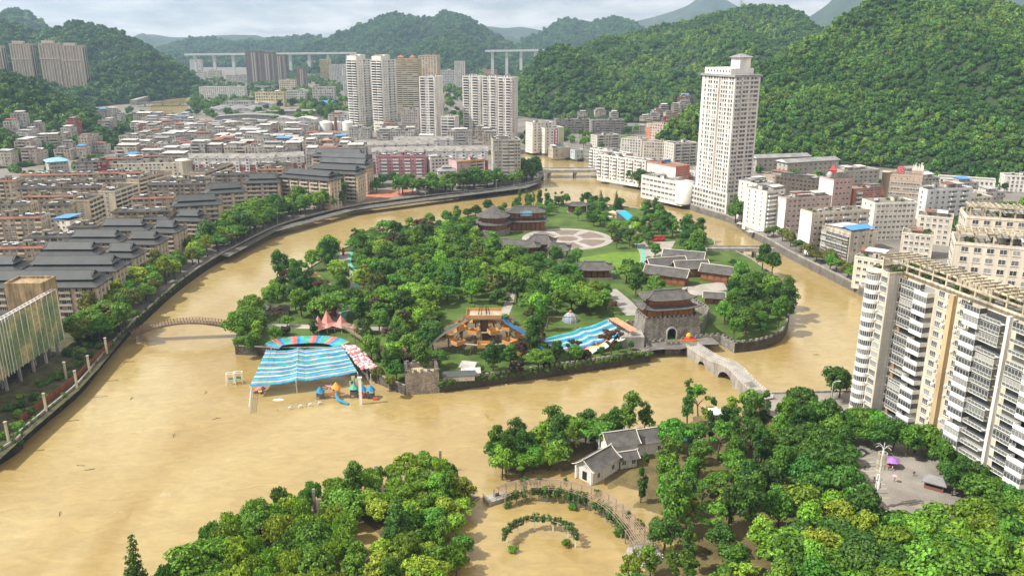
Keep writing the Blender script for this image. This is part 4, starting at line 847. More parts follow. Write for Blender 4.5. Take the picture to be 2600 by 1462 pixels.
for fl, fr, lb, c in (((190, 413), (246, 411), 'grey block with red ground floors left of the cream hotel', (.48, .46, .45)), ((244, 412), (270, 411), 'red-brick block against the cream hotel', (.40, .08, .06)), ((262, 404), (358, 402), 'grey dormered terrace behind the cream hotel', (.55, .56, .57)), ((355, 398), (440, 396), 'grey terrace with grey pitched roof and pink end behind the cream hotel', (.50, .45, .44))):
 walkup(lb, fl, fr, 12, 6, c, solar=5, name='grey_block', group='grey blocks round the cream hotel', single=False)
# ================================================================== centre towers, far town, right bank
def height_of(x, yt, yb, z=GZ):
 p = at(x, yb, z); lo, hi = 0.0, 250.0
 for _ in range(40):
  m = (lo+hi)/2; zz = z+m; zc = p.y*CP-(zz-CH)*SP; yy_ = 731-FPX*(p.y*SP+(zz-CH)*CP)/zc
  if yy_ > yt: lo = m
  else: hi = m
 return m, p.y
def tower(name, label, xpx, dist, h, ang, w, d, col, floors, z0=GZ, group=None, **k):
 """near corner on the azimuth of xpx; the front (normal left of it) runs left, the right side runs back"""
 zc = dist*CP+(CH-z0)*SP; C_ = Vector(((xpx-1300)/FPX*zc, dist)); a = math.radians(ang); e = Vector((math.cos(a), math.sin(a)))
 return Block(name, label, None, None, h, d, col, floors, z0, group, 'tower', world=(C_-e*w, C_), **k)
WHT = (.72, .70, .66)
for x, dd, lb in ((914, 1060, 'white high-rise with stacked curved balconies, left of the twin pair by the storage tanks'), (976, 1045, 'white high-rise with stacked curved balconies, right of the twin pair beside the yellow tower')):
 b = tower('white_tower', lb, x, dd, 86, -33, 17, 27, WHT, 28, group='twin white towers on a podium')
 b.balc('F', [-4.2, 4.2], 7.6, 1.5, single=False, col=WHT, hp=.9); b.balc('R', [4.5], 11, .6, single=False, hp=.8); b.row('R', [-9, -5.5], 1.2, 1.5, single=False, fr=False); b.done()
 p = MB(); p.box(27*0+.4, 1.0, 86, 16, 9, 91); p.box(3, 12, 86, 12, 22, 92.5); build(p, 'roof_house', M_WALL, b.t, WHT); g = gable_mesh(11, 5, .8, 1.6, 0, 2, 91); build(g, 'roof_cap', [mat('tower_cap', (.28, .20, .17)), M_DARK], b.t, loc=(2.6, 2.5, 0))
 s_ = MB(); s_.box(17.02, 15, 2, 17.3, 21, 86); build(s_, 'grey_rib', M_WALL, b.t, (.5, .5, .5))
b = tower('podium', 'long white shopping podium under the twin towers', 1014, 1020, 12, -33, 40, 60, (.74, .70, .64), 3); b.even('F', 14, 2.4, 1.8, single=False); b.even('R', 16, 2.4, 1.8, single=False); b.done().clutter(plants=12, hut=0)
b = tower('yellow_tower', 'older yellowish tower with stained balcony rows behind the twin white towers', 1066, 1200, 83, -8, 33, 20, (.60, .50, .31), 30, wallm=M_WALL2); b.balc('F', [-12, -4, 4, 12], 7.2, 1.0, single=False, hp=.9); b.done()
for x0 in (3, 20): build(gable_mesh(7, 7, .8, 2.4, 0, 3, 86), 'roof_pavilion', [mat('terracotta', (.36, .13, .08), var=.3), M_DARK], b.t, loc=(x0, 4, 0)); q = MB(); q.box(x0, 4, 83, x0+7, 11, 86); build(q, 'roof_house', M_WALL, b.t, (.62, .56, .42))
b = tower('beige_tower', 'beige tower with dark window strips beside the yellowish tower', 1113, 1260, 86, -8, 28, 22, (.56, .46, .36), 30); b.even('F', 6, 2.0, 1.6, single=False, fr=False); b.done().clutter(hut=3)
b = tower('white_striped_tower', 'white tower with two dark balcony strips in front of the yellowish one', 1107, 985, 69, -14, 19, 30, WHT, 23); b.balc('F', [-5.4, 5.0], 5.6, .9, single=False, hp=.7); b.row('F', [-1.0, .6], 1.1, 1.4, single=False, fr=False); b.even('R', 2, 1.0, 1.4, single=False, fr=False); b.done().clutter(hut=2)
h_, d_ = height_of(1150, 298, 356); b = tower('white_midrise', 'low white mid-rise with dark loggias at the foot of the striped towers', 1156, d_, h_, -12, 17, 18, WHT, 8); b.balc('F', [-4.2, 4.2], 7.2, .8, single=False, hp=.7); b.even('R', 2, 1.2, 1.4, single=False); b.done().clutter(hut=1)
for x, dd, w_, lb in ((1220, 1000, 22, 'white balconied slab tower, left part of the joined trio'), (1262, 985, 18, 'white balconied slab tower, middle part of the joined trio'), (1300, 965, 17, 'white slab tower carrying a tall red banner at its corner')):
 b = tower('white_slab_tower', lb, x, dd, 69, -18, w_, 22, WHT, 23, group='joined trio of white slab towers')
 b.balc('F', [-w_*.3, w_*.22], w_*.3, 1.3, single=False, hp=.8); b.row('F', [-w_*.05, w_*.45], 1.1, 1.4, single=False, fr=False); b.even('R', 3, 1.1, 1.4, single=False); b.done().clutter(hut=3)
s_ = MB(); s_.box(17.05, 3, 8, 17.35, 6, 66); rb_ = build(s_, 'red_banner', mat('banner_orange_red', (.62, .12, .07)), b.t)
q = MB()
for k in range(16): q.box(17.36, 3.6, 12+k*3.3, 17.40, 5.4, 14+k*3.3)
stuff(build(q, 'banner_characters', M_WHITE, rb_))
b = tower('brown_brick_block', 'grey and brick mid-rise at the foot of the yellowish tower', 1064, 1010, 30, -10, 22, 20, (.40, .34, .32), 10); b.even('F', 8, 1.5, 1.5, single=False); b.done().clutter(plants=3)
# far town by two rows of corner pixels
def fb(name, label, x0, x1, yt, yb, col, floors, depth=20, z0=GZ, cols=None, style='win', group=None, clutter=None, cat='building', **k):
 h, d = height_of((x0+x1)/2, yt, yb, z0); A, B = at(x0, yb, z0).to_2d(), at(x1, yb, z0).to_2d()
 b = Block(name, label, None, None, h, depth, col, floors, z0, group, cat, world=(A, B), **k); n = cols or max(3, int(b.w/4))
 if style == 'win': b.even('F', n, min(2.6, b.w/n*.62), b.fh*.5, single=False, fr=False, sill=b.fh*.25); b.even('R' if x0 < 1300 else 'L', max(2, int(depth/5)), 1.8, b.fh*.5, single=False, fr=False, sill=b.fh*.25)
 elif style == 'strip':
  for q_ in range(n): b.far().box(b.w*(q_+.25)/n, -.06, 2, b.w*(q_+.75)/n, 0, h-3, 0)
  for q_ in range(3): b.far().box(b.w, depth*(q_+.25)/3, 2, b.w+.06, depth*(q_+.75)/3, h-3, 0)
 elif style == 'balc': b.balc('F', [-b.w/2+b.w*(q_+.5)/n for q_ in range(n)], b.w/n*.8, 1.0, single=False, hp=.8)
 b.done()
 if clutter: b.clutter(**clutter)
 return b
SB = (.42, .34, .27)
for x0, x1, yt, lb in ((-60, 18, 118, 'beige ribbed slab tower on the wooded hill, partly cut by the slope'), (46, 92, 112, 'beige ribbed slab tower between the two others on the wooded hill'), (118, 168, 111, 'tall beige ribbed slab tower standing over the hillside houses, left half'), (172, 222, 117, 'tall beige ribbed slab tower standing over the hillside houses, right half')):
 b = fb('beige_slab_tower', lb, x0, x1, yt, 251, SB, 30, 22, 10, 7, 'strip', 'beige slab towers on the hill', {'hut': 2}, 'tower');
 p = MB(); [p.box(b.w*(k+.5)/7-.8, -.8, 0, b.w*(k+.5)/7-.8+1.3, 0, b.h+(2 if k % 2 else 0)) for k in range(8)]; o = stuff(build(p, 'rib_rows', M_WALL, b.t, (.50, .42, .34)))
 p = MB(); p.box(-.5, -1.2, b.h*.72, b.w+.5, -.05, b.h*.72+1.5); build(p, 'cornice', M_WALL, b.t, (.50, .42, .34)); p = MB(); p.box(b.w*.2, -1, b.h, b.w*.8, 5, b.h+5); build(p, 'crown', M_WALL, b.t, (.50, .42, .34))
for x0, x1, yt, lb in ((629, 668, 131, 'dark brown striped tower, broad left one of the far cluster'), (664, 700, 134, 'dark brown striped tower, middle one of the far cluster'), (698, 727, 140, 'dark brown striped tower, slim right one of the far cluster')):
 fb('dark_tower', lb, x0, x1, yt, 214, (.20, .125, .10), 30, 26, GZ, 6, 'strip', 'dark brown far towers', None, 'tower')
for x0, x1, yt, yb, c, n, st, lb, nm in ((754, 777, 173, 225, (.22, .13, .10), 18, 'strip', 'dark tower under construction wrapped in blue netting', 'dark_tower'), (779, 801, 156, 180, (.58, .50, .42), 10, 'strip', 'small cream block with red roof edge below the viaduct', 'far_block'), (815, 840, 152, 208, (.62, .52, .25), 22, 'balc', 'yellow slab tower with stained flank among the far blocks', 'yellow_slab'), (838, 873, 165, 212, (.48, .47, .45), 20, 'win', 'grey slab tower beside the yellow one', 'grey_slab'), (873, 888, 165, 255, (.62, .62, .62), 28, 'win', 'narrow white slab at the shoulder of the twin white towers', 'white_slab'), (1155, 1181, 157, 228, (.62, .58, .56), 25, 'win', 'slender white tower with a red side rising between the white groups', 'slender_tower'),
  (485, 512, 153, 190, (.68, .67, .64), 12, 'win', 'white hotel tower with a stepped crown by the far river', 'far_hotel'), (830, 852, 132, 160, (.30, .12, .10), 14, 'win', 'red-brown block rising before the viaduct, left one', 'red_far_block'), (855, 900, 133, 165, (.32, .13, .11), 14, 'win', 'red-brown block rising before the viaduct, right one', 'red_far_block')):
 fb(nm, lb, x0, x1, yt, yb, c, n, 20, GZ, None, st)
for x0, x1, yt, yb, c, n, lb in ((508, 622, 222, 252, (.66, .65, .62), 6, 'long white office building with window grid beside the far river'), (650, 722, 236, 272, (.62, .53, .32), 5, 'yellow and white school block with long window bands'), (455, 520, 183, 205, (.62, .60, .57), 5, 'white arcaded block under the far hotel'), (528, 560, 180, 206, (.60, .56, .50), 6, 'pale far block with tall windows near the far river'), (575, 628, 192, 212, (.50, .48, .46), 5, 'grey far block left of the dark towers'), (710, 750, 205, 235, (.62, .56, .44), 6, 'cream far block right of the dark towers'), (728, 775, 232, 262, (.55, .54, .52), 5, 'grey far block below the netted tower'),
  (1115, 1160, 180, 222, (.52, .52, .50), 10, 'grey far block left of the slender tower'), (1217, 1262, 178, 196, (.55, .30, .20), 5, 'orange far school block behind the white trio'), (1310, 1358, 143, 166, (.72, .71, .68), 7, 'white far apartment group on the wooded shoulder'), (795, 850, 222, 262, (.48, .46, .44), 6, 'grey works building near the blue-roofed sheds'), (575, 640, 258, 282, (.5, .5, .5), 3, 'low white hall at the edge of the warehouses'), (735, 800, 312, 335, (.42, .40, .37), 6, 'stained grey hostel before the storage tanks'), (835, 885, 292, 330, (.45, .44, .42), 7, 'grey flats behind the storage tanks')):
 fb('far_block', lb, x0, x1, yt, yb, c, n, 18, GZ, clutter={'hut': 1, 'sheds': 1})
r = random.Random(5)
for k in range(46):
 x = r.uniform(430, 900); y = r.uniform(196, 268)
 if 500 < x < 640 and 212 < y < 285 or 620 < x < 735 and y < 222 or 640 < x < 728 and 230 < y or 340 < x < 520 and y > 205+ (520-x)*.25 or 650 < x < 880 and y > 255: continue
 c, cn = r.choice([((.50, .49, .47), 'grey'), ((.60, .58, .55), 'whitish'), ((.50, .44, .38), 'tan'), ((.30, .30, .31), 'slate-roofed')]); w_ = r.uniform(16, 42)
 n_ = r.choice((3, 4, 5)); fb('far_house', '%s %s-storey far block in the upper valley town' % (cn, {3: 'three', 4: 'four', 5: 'five'}[n_]), x, x+w_, y-r.uniform(6, 12), y, c, n_, 16, GZ, group='far blocks of the upper valley town', clutter={'hut': 0, 'sheds': 1})
for x0, x1, y, c, lb in ((702, 775, 1, 'w', 'z'),): pass
# warehouses with arched roofs
def warehouse(label, x0, x1, yb, depth, n, m, wall=(.6, .6, .6), h=7, group='arched warehouses'):
 A, B = at(x0, yb, GZ).to_2d(), at(x1, yb, GZ).to_2d(); b = Block('warehouse', label, None, None, h, depth, wall, 1, GZ, group, 'warehouse', world=(A, B), parapet=0)
 for k in range(n):
  mb = MB(); xa, xb = b.w*k/n, b.w*(k+1)/n; P = [(xa+(xb-xa)*j/8, h+3.2*math.sin(PI*j/8)) for j in range(9)]
  for (p, q) in zip(P, P[1:]): mb.quad((p[0], -.8, p[1]), (q[0], -.8, q[1]), (q[0], depth+.8, q[1]), (p[0], depth+.8, p[1]))
  mb.poly([(p[0], -.3, p[1]) for p in P], 1); build(mb, 'arched_roof', [m, M_WALL2], b.t, wall)
 return b
warehouse('wide white and grey arched warehouse by the far river', 515, 640, 292, 60, 3, M_GSHEET)
warehouse('white arched warehouse with a pale roof beyond the grey one', 560, 690, 276, 40, 3, M_WSHEET)
warehouse('long dark-roofed goods shed along the railway', 640, 885, 296, 26, 1, M_GSHEET, (.25, .24, .23), 5)
warehouse('dark-roofed goods shed in front of the arched warehouses', 545, 720, 306, 24, 1, M_GSHEET, (.28, .27, .26), 5)
warehouse('white workshop hall behind the pink gatehouse', 690, 800, 318, 22, 2, M_WSHEET, (.66, .66, .66), 7)
for x, yb, lb in ((828, 331, 'white cylindrical storage tank, the leftmost standing clear'), (858, 329, 'white cylindrical storage tank behind the brick chimney'), (884, 331, 'white cylindrical storage tank against the twin towers')):
 p = at(x, yb, GZ); mb = MB(); mb.lathe([(7.5, 0), (7.5, 10), (7.2, 10.3), (3, 11.6), (.2, 12)], 24); tag(build(mb, 'storage_tank', M_WHITE, loc=p, smooth=False), lb, 'tank', 'white storage tanks')
p = at(853, 332, GZ); mb = MB(); mb.lathe([(2.2, 0), (1.9, 16), (2.1, 16), (2.1, 16.8)], 12); tag(build(mb, 'brick_chimney', mat('brick_red', (.22, .10, .06), var=.3, fine=.2), loc=p), 'brown brick chimney stack between white storage tanks', 'chimney')
for x0, x1, yb, lb in ((816, 846, 258, 'bright blue roofed shed, upper of the two on the green slope'), (818, 848, 270, 'bright blue roofed shed, lower of the two on the green slope')):
 b = fb('blue_shed', lb, x0, x1, yb-9, yb, (.5, .5, .5), 2, 16, GZ, 4, 'win', parapet=0); build(gable_mesh(b.w, 16, 1, 3, 0, 0, b.h), 'roof', [M_BLUE, M_WALL2], b.t)
# far river reach, embankment road, far bridge
fz = GZ+.12
structure(flat('far_river_water', W((372, 300), (385, 268), (395, 262), (470, 232), (520, 218), (560, 214), (520, 226), (476, 248), (466, 262), (480, 280), (490, 305), (470, 318), (400, 312), z=fz), fz, M_WATER))
mb = MB(); pts = [at(x, y, GZ) for x, y in ((345, 268), (400, 251), (450, 236), (505, 220), (540, 214))]
rt = thing('embankment_road', 'elevated riverside road on a pillared wall beside the far river', 'road', pts[0])
for a, c in zip(pts, pts[1:]):
 a, c = a-pts[0], c-pts[0]; n_ = Vector((-(c-a).y, (c-a).x, 0)).normalized()*9; mb.hexa([a, c, c+n_, a+n_, a+Vector((0, 0, 9)), c+Vector((0, 0, 9)), c+n_+Vector((0, 0, 9)), a+n_+Vector((0, 0, 9))])
build(mb, 'retaining_wall', M_CONC, rt); mb = MB()
for a, c in zip(pts, pts[1:]):
 a, c = a-pts[0], c-pts[0]
 for k in range(12): q = a.lerp(c, k/12); mb.box(q.x+1, q.y-2.2, 0, q.x+2.2, q.y-.3, 9)
stuff(build(mb, 'pillar_rows', M_CONC, rt));
def beam_bridge(name, label, A, B, width, deckz, th, piers, pw=1.6, z0=-3, rail=True, m=None):
 A, B = Vector(A), Vector(B); d = (B-A); L_ = d.length; t = thing(name, label, 'bridge', (A.x, A.y, 0), math.atan2(d.y, d.x)); m = m or M_CONC
 q = MB(); q.box(0, -width/2, deckz-th, L_, width/2, deckz); build(q, 'deck', [m], t)
 for k in range(piers): q = MB(); x = L_*(k+.5)/piers; q.box(x-pw/2, -width*.35, z0, x+pw/2, width*.35, deckz-th); q.box(x-pw*.8, -width*.48, deckz-th-1, x+pw*.8, width*.48, deckz-th+.02); build(q, 'pier', m, t)
 if rail:
  for sy in (-width/2, width/2-.25): q = MB(); q.box(0, sy, deckz, L_, sy+.25, deckz+1.0); build(q, 'parapet', m, t)
 return t
beam_bridge('far_bridge', 'low concrete bridge over the far river below the hillside', at(345, 265, 8).to_2d(), at(478, 262, 8).to_2d(), 14, 10, 1.6, 3)
def viaduct(label, x0, x1, y0, y1, dist, n, hb=2):
 A, B = at_dist(x0, y0, dist), at_dist(x1, y1, dist); d = (B-A).to_2d(); L_ = d.length; t = thing('viaduct', label, 'viaduct', (A.x, A.y, 0), math.atan2(d.y, d.x), 'motorway viaduct spans')
 q = MB(); q.hexa([(0, -8, A.z-5), (L_, -8, B.z-5), (L_, 8, B.z-5), (0, 8, A.z-5), (0, -8, A.z), (L_, -8, B.z), (L_, 8, B.z), (0, 8, A.z)]); build(q, 'deck', mat('pale_concrete', (.52, .53, .53), var=.15), t)
 for k in range(n): x = L_*(k+.5)/n; q = MB(); zt = A.z+(B.z-A.z)*(k+.5)/n-4.9; q.box(x-4, -4, 0, x+4, 4, zt); build(q, 'pier', MATS['pale_concrete'], t)
viaduct('long motorway viaduct on tall piers beyond the dark towers', 470, 905, 137, 133, 2550, 9)
viaduct('motorway viaduct span on piers leading into the wooded shoulder', 1232, 1450, 128, 125, 2450, 6)
# ------------------------------------------------ right bank, upper reach
def rb(name, label, fl, fr, h, depth, col, floors, cF=None, cL=None, single=True, w_=1.7, hw=1.4, group='white blocks along the right bank', clut=None, wallm=None, bal=None, **k):
 b = Block(name, label, fl, fr, h, depth, col, floors, GZ, group, 'apartment block', wallm or M_WALL, **k); n = cF if cF is not None else max(2, round(b.w/3.4))
 if bal: b.balc('F', [b.w*q for q in bal], min(4.4, b.w*.22), 1.0, single=single, col=(.66, .64, .6), glaze=0)
 if n: b.even('F', n, w_, hw, single=single)
 m = cL if cL is not None else max(1, round(depth/4.5))
 if m: b.even('L', m, 1.3, 1.3, single=single)
 b.done().clutter(**(clut or {'solar': 3, 'hut': 1})); return b
W1, W2, W3 = (.76, .74, .70), (.68, .66, .62), (.60, .57, .52)
rb('white_block', 'tall white block beside the magenta-bannered building', (1352, 314), (1404, 311), 29, 14, W1, 10, 5, single=False)
b = rb('bannered_block', 'white block with a magenta banner and a green mural wall', (1383, 327), (1432, 324), 24, 14, W1, 8, 4, single=False)
mb = MB(); mb.box(b.w*.5, -.12, 4, b.w*.68, -.02, 23); mg_ = build(mb, 'magenta_banner', mat('magenta', (.48, .03, .16)), b.t); mb = MB(); mb.box(b.w*.74, -.10, 0, b.w, -.02, 24); build(mb, 'mural', mat('mural_green', (.46, .48, .28), var=.3, scale=.1), b.t)
mb = MB(); [mb.box(b.w*.555, -.16, 8+k*3, b.w*.63, -.121, 10.2+k*3) for k in range(5)]; stuff(build(mb, 'banner_characters', M_WHITE, mg_))
mb = MB(); mb.poly([(b.w*.55, -.15, 4), (b.w*.98, -.15, 4), (b.w*.8, -.15, 9), (b.w*.72, -.15, 7.5)]); build(mb, 'mural_peak', mat('mural_blue', (.10, .36, .45)), b.t)
rb('grey_long_block', 'long dark grey balconied block with shrubs on its roof at the hill foot', (1412, 305), (1500, 304), 17, 16, (.34, .32, .30), 6, single=False, bal=(-.35, -.1, .15, .4), wallm=M_WALL2, clut={'plants': 9, 'hut': 2})
rb('grey_long_block', 'dark grey balconied block continuing the long one at the hill foot', (1502, 307), (1586, 306), 17, 16, (.36, .34, .32), 6, single=False, bal=(-.3, 0, .3), wallm=M_WALL2, clut={'plants': 7, 'hut': 1})
rb('white_low_block', 'low white block with arches between grey block and orange school', (1546, 323), (1638, 319), 9, 14, W2, 3, single=False)
b = rb('orange_white_school', 'orange and white school block with rows of small windows', (1642, 314), (1704, 318), 18, 16, (.66, .52, .44), 6, 9, single=False); mb = MB(); mb.box(-.1, -.14, 0, 5, -.02, 14); mb.box(b.w-4, -.14, 0, b.w+.1, 16, 14); build(mb, 'orange_panel', mat('orange_wall', (.58, .24, .13)), b.t)
rb('ochre_block', 'ochre yellow block with red-framed windows beside the white high-rise', (1694, 344), (1774, 337), 11.5, 14, (.60, .36, .15), 4, 12, single=False)
rb('grey_white_block', 'grey and white walk-up with balconies at the end of the winding street', (1516, 346), (1574, 343), 14, 14, W3, 5, single=False, bal=(-.3, .3))
rb('grey_white_block', 'grey and white walk-up joined to the one at the winding street', (1576, 352), (1630, 356), 16, 14, W3, 6, single=False)
rb('cream_grid_block', 'cream block with rust-brown eaves and a grid of square windows', (1632, 361), (1700, 364), 17, 15, (.62, .55, .46), 6, 9, single=False)
rb('grey_balcony_block', 'grey balconied block against the flank of the white high-rise', (1712, 367), (1772, 364), 20, 18, W3, 7, single=False, bal=(-.3, 0, .3))
# riverside row: long sides face the water, so the left side is the long one
def riverside(label, nearpx, rightpx, length, h, col, floors, end=None, name='riverside_block'):
 b = Block(name, label, nearpx, rightpx, h, length, col, floors, GZ, 'white blocks along the right bank', 'apartment block')
 n = max(3, round(length/4.2)); b.balc('L', [-length/2+length*(k+.5)/n for k in range(0, n, 2)], length/n*.9, 1.1, col=(.74, .72, .69), glaze=1.0, floors=range(1, floors)); b.row('L', [-length/2+length*(k+.5)/n for k in range(1, n, 2)], 1.6, 1.5)
 if end: mb = MB(); mb.box(-.05, -.12, 0, b.w+.05, -.02, h); build(mb, 'end_wall', M_WALL, b.t, end)
 b.even('F', 2, 1.2, 1.3, floors=range(1, floors)); b.done().clutter(solar=4, sheds=1); return b
riverside('white riverside block nearest the road bridge with pinkish end walls', (1589, 392), (1607, 390), 46, 19, W1, 7, (.52, .30, .24))
riverside('white riverside block with rows of balconies between two pinkish ends', (1640, 410), (1660, 407), 52, 20, W1, 7, (.50, .30, .25))
riverside('short white riverside block before the red-sided hotel', (1672, 417), (1690, 413), 18, 17, W1, 6, None)
b = Block('red_sided_hotel', 'white hotel with a red-brown flank and blue tanks on its roof', (1716, 425), (1752, 421), 19.5, 34, (.60, .22, .14), 6, GZ, None, 'hotel'); mb = MB(); mb.box(-.1, -.1, 0, -.02, 34, 19); build(mb, 'white_front', M_WALL, b.t, W1); b.row('L', [-14+4.6*k for k in range(7)], 1.4, 1.5, single=True); b.even('F', 4, 1.2, 1.4, floors=(3, 4)); b.clutter(hut=1)
mb = MB(); [mb.tube([(3+k*2.2, 22, 20), (3+k*2.2, 22, 22)], .9, 8) for k in range(6)]; stuff(build(mb, 'blue_tank_row', M_BLUE, b.t))
b = Block('curved_white_hall', 'low white riverside hall with long window bands and a rounded corner', (1733, 466), (1762, 462), 15, 42, W1, 4, GZ, None, 'building', bands=(.78, .77, .75)); b.row('L', [-18+4*k for k in range(10)], 3.2, 1.5, nx=3); b.clutter(sheds=2, hut=1); mb = MB(); mb.lathe([(7, 0), (7, 15.4)], 20, c=(6, 3, 0)); build(mb, 'rounded_corner', M_WALL, b.t, W1, True)
b = rb('white_shop_house', 'small white house with a red roof sheet behind the curved hall', (1735, 432), (1766, 436), 14, 14, W1, 4, 4, clut={'sheds': 1, 'hut': 0})
p0 = at(1523, 396, GZ); b = Block('hoarding_building', 'low grey building carrying a long red hoarding with white characters', (1526, 398), (1572, 396), 7, 12, (.45, .45, .45), 2, GZ, None, 'building'); mb = MB(); mb.box(-1, -.5, 6.5, b.w+1, -.2, 11.5); hb_ = build(mb, 'hoarding', M_RED, b.t); mb = MB(); [mb.box(2+k*2.6, -.56, 8, 3.7+k*2.6, -.505, 10) for k in range(int(b.w/2.7))]; stuff(build(mb, 'hoarding_characters', M_WHITE, hb_))
rb('pier_hut', 'square concrete pump house standing in the upstream water edge', (1404, 378), (1448, 376), 8, 12, (.45, .41, .35), 2, 3, single=False, clut={'sheds': 1, 'hut': 0}); rb('pale_blue_shop', 'pale blue and cream shop beside the pump house', (1460, 383), (1484, 381), 7, 8, (.48, .55, .58), 2, 2, single=False, clut={'hut': 0})
HILL2 = [o for o in bpy.data.objects if o.name.startswith('forested_hill')][1]; bpy.context.view_layer.update(); r = random.Random(77)
for (hx, hy, fl_) in ((1660, 300, 3), (1672, 290, 3), (1688, 278, 3), (1700, 296, 3), (1716, 282, 4), (1735, 262, 4), (1738, 275, 4), (1740, 252, 3), (1690, 305, 2), (1728, 304, 3), (1640, 306, 3), (1525, 290, 3), (1480, 290, 2), (1560, 296, 3)):
 p = ground_at(hx, hy+6, HILL2); w = r.uniform(11, 18); old_house(p.x-w/2, p.y, w, 10, fl_, r.uniform(-.2, .2), p.z-1, 'climbing the hill by the tower', 'houses climbing the hill'); CLEAR.append([(p.x-w/2-6, p.y-30), (p.x+w/2+6, p.y-30), (p.x+w/2+5, p.y+14), (p.x-w/2-5, p.y+14)])
# ------------------------------------------------ the white high-rise
A_, B_ = Vector((144.7, 550)), Vector((165.8, 560))
pod = Block('white_highrise', 'very tall white high-rise with a grey-roofed penthouse on a broad riverside podium', None, None, 13.5, 43, (.70, .69, .66), 4, GZ, None, 'tower', world=(A_, B_), bands=(.45, .46, .47))
pod.row('L', [-18.5+3.1*k for k in range(13)], 2.2, 1.9, floors=(2, 3), sill=.8); pod.row('L', [-18.5+3.1*k for k in range(13)], 2.4, 2.0, floors=(0, 1), sill=.7, single=True); pod.row('F', [-8+3.2*k for k in range(6)], 2.4, 1.9, floors=(1, 2, 3), sill=.8)
pod.name = 'podium'; T = pod.t; h0, tw, td, nf, fh = 13.5, 21.0, 34.0, 27, 2.83; H1 = h0+nf*fh
mb = MB(); mb.box(1, 2, h0, 1+tw, 2+td, H1); mb.box(.9, 8, h0, 1, 8.5, H1); build(mb, 'shaft', M_WALL, T, (.74, .73, .70))
mb = MB(); mb.box(.0, 1, H1-.2, 2+tw, 3+td, H1+1.2); build(mb, 'eave', mat('grey_eave', (.30, .30, .31)), T)
mb = MB(); mb.box(2, 8, H1+1.2, tw, 1+td, H1+5); build(mb, 'attic', M_WALL, T, (.74, .73, .70)); mb = MB(); mb.box(9, 8, H1+5, 18, 17, H1+12); ph_ = build(mb, 'penthouse', M_WALL, T, (.74, .73, .70)); build(gable_mesh(9, 9, 1.3, 2.2, 0, 4.2, H1+12), 'penthouse_roof', [mat('grey_cap', (.24, .24, .25)), M_DARK], ph_, loc=(9, 8, 0))
mb = MB(); mb.box(.92, 16.5, h0, 1.0, 18.3, H1-1); build(mb, 'service_strip', mat('strip_brown', (.33, .28, .24)), T)
J = MB()
def jw(face, u, z, w, h, o=.06):
 if face == 'L': J.quad((1-o, u+w/2, z), (1-o, u-w/2, z), (1-o, u-w/2, z+h), (1-o, u+w/2, z+h), 0); J.box(.62, u-w/2-.1, z-.16, 1, u+w/2+.1, z-.03, 1)
 else: J.quad((u-w/2, 2-o, z), (u+w/2, 2-o, z), (u+w/2, 2-o, z+h), (u-w/2, 2-o, z+h), 0); J.box(u-w/2-.1, 1.6, z-.16, u+w/2+.1, 2, z-.03, 1)
for k in range(nf):
 z = h0+k*fh+.9
 for u in (4.2, 6.6, 10, 12.4, 14.8, 20.2, 22.6, 26, 28.4, 32.2): jw('L', u, z, 1.5, 1.5)
 for u in (3.2, 5.6, 9, 11.4, 15.2, 17.8, 19.6): jw('F', u, z, 1.9, 1.5)
 J.box(6.5, .9, z-1.0, 13.5, 2, z-.1, 2); J.box(14.2, 1.3, z-1.0, 20.5, 2, z-.1, 2)
for k in range(8): J.quad((2-.06, 10+k*3.1, H1+2.4), (2-.06, 8.9+k*3.1, H1+2.4), (2-.06, 8.9+k*3.1, H1+3.8), (2-.06, 10+k*3.1, H1+3.8), 0)
stuff(build(J, 'window_rows', [M_GLASSI, M_FRAME, M_CLEAN], T, (.60, .58, .56)))
# ------------------------------------------------ right bank, lower reach
def curvy(label, near, right, depth, h, floors):
 b = Block('white_curved_block', label, near, right, h, depth, W1, floors, GZ, 'white blocks along the right bank', 'apartment block'); b.balc('F', [-b.w*.2], b.w*.45, 1.3, col=(.76, .75, .72), glaze=1.1); b.row('F', [b.w*.32], 1.3, 1.4); b.even('L', 3, 1.0, 1.2, floors=range(1, floors)); b.done().clutter(solar=3, sheds=2, plants=2); return b
curvy('white block with rounded stacked balconies next to the high-rise podium', (1922, 469), (1966, 464), 16, 25.5, 9)
curvy('white block with rounded stacked balconies and blue roof sheets before the pinkish one', (1948, 489), (1994, 483), 18, 24.5, 9)
b = rb('pinkish_block', 'pinkish tiled block with a sunlit-white painted end wall by the river', (1997, 506), (2112, 499), 21.5, 13, (.54, .41, .37), 7, 9, 3, clut={'solar': 8, 'sheds': 3, 'hut': 1}, group=None); mb = MB(); mb.box(-.1, 0, 0, -.02, 13, 21.4); build(mb, 'sunlit_end_wall', M_WALL, b.t, (.84, .82, .78))  # end sheet painted white for the sun glare on the left side
b = rb('cream_slab_block', 'cream block with weedy flat roof and a windowless, sunlit-white painted end wall', (2063, 543), (2208, 534), 23, 11, (.64, .56, .46), 7, 11, 0, clut={'solar': 5, 'plants': 5, 'hut': 0}, group=None, bal=(-.2, .1, .4), roofm=M_ROOFC); mb = MB(); mb.box(-.1, 0, 0, -.02, 11, 22.9); build(mb, 'sunlit_end_wall', M_WALL, b.t, (.84, .82, .77))  # strong sun on this end is put into its white colour
h7 = 17; b = Block('blue_roofed_block', 'cream block with caged balconies and bright blue and white roof sheets', (2160, 596), (2226, 589), h7, 21, (.60, .55, .45), 5, GZ, None, 'apartment block', M_WALL2); b.balc('L', [-8+4*k for k in range(5)], 3.8, 1.0, col=(.46, .45, .41), glaze=1.5, key='c', hp=.6, floors=range(1, 5)); b.even('F', 3, 1.5, 1.4);
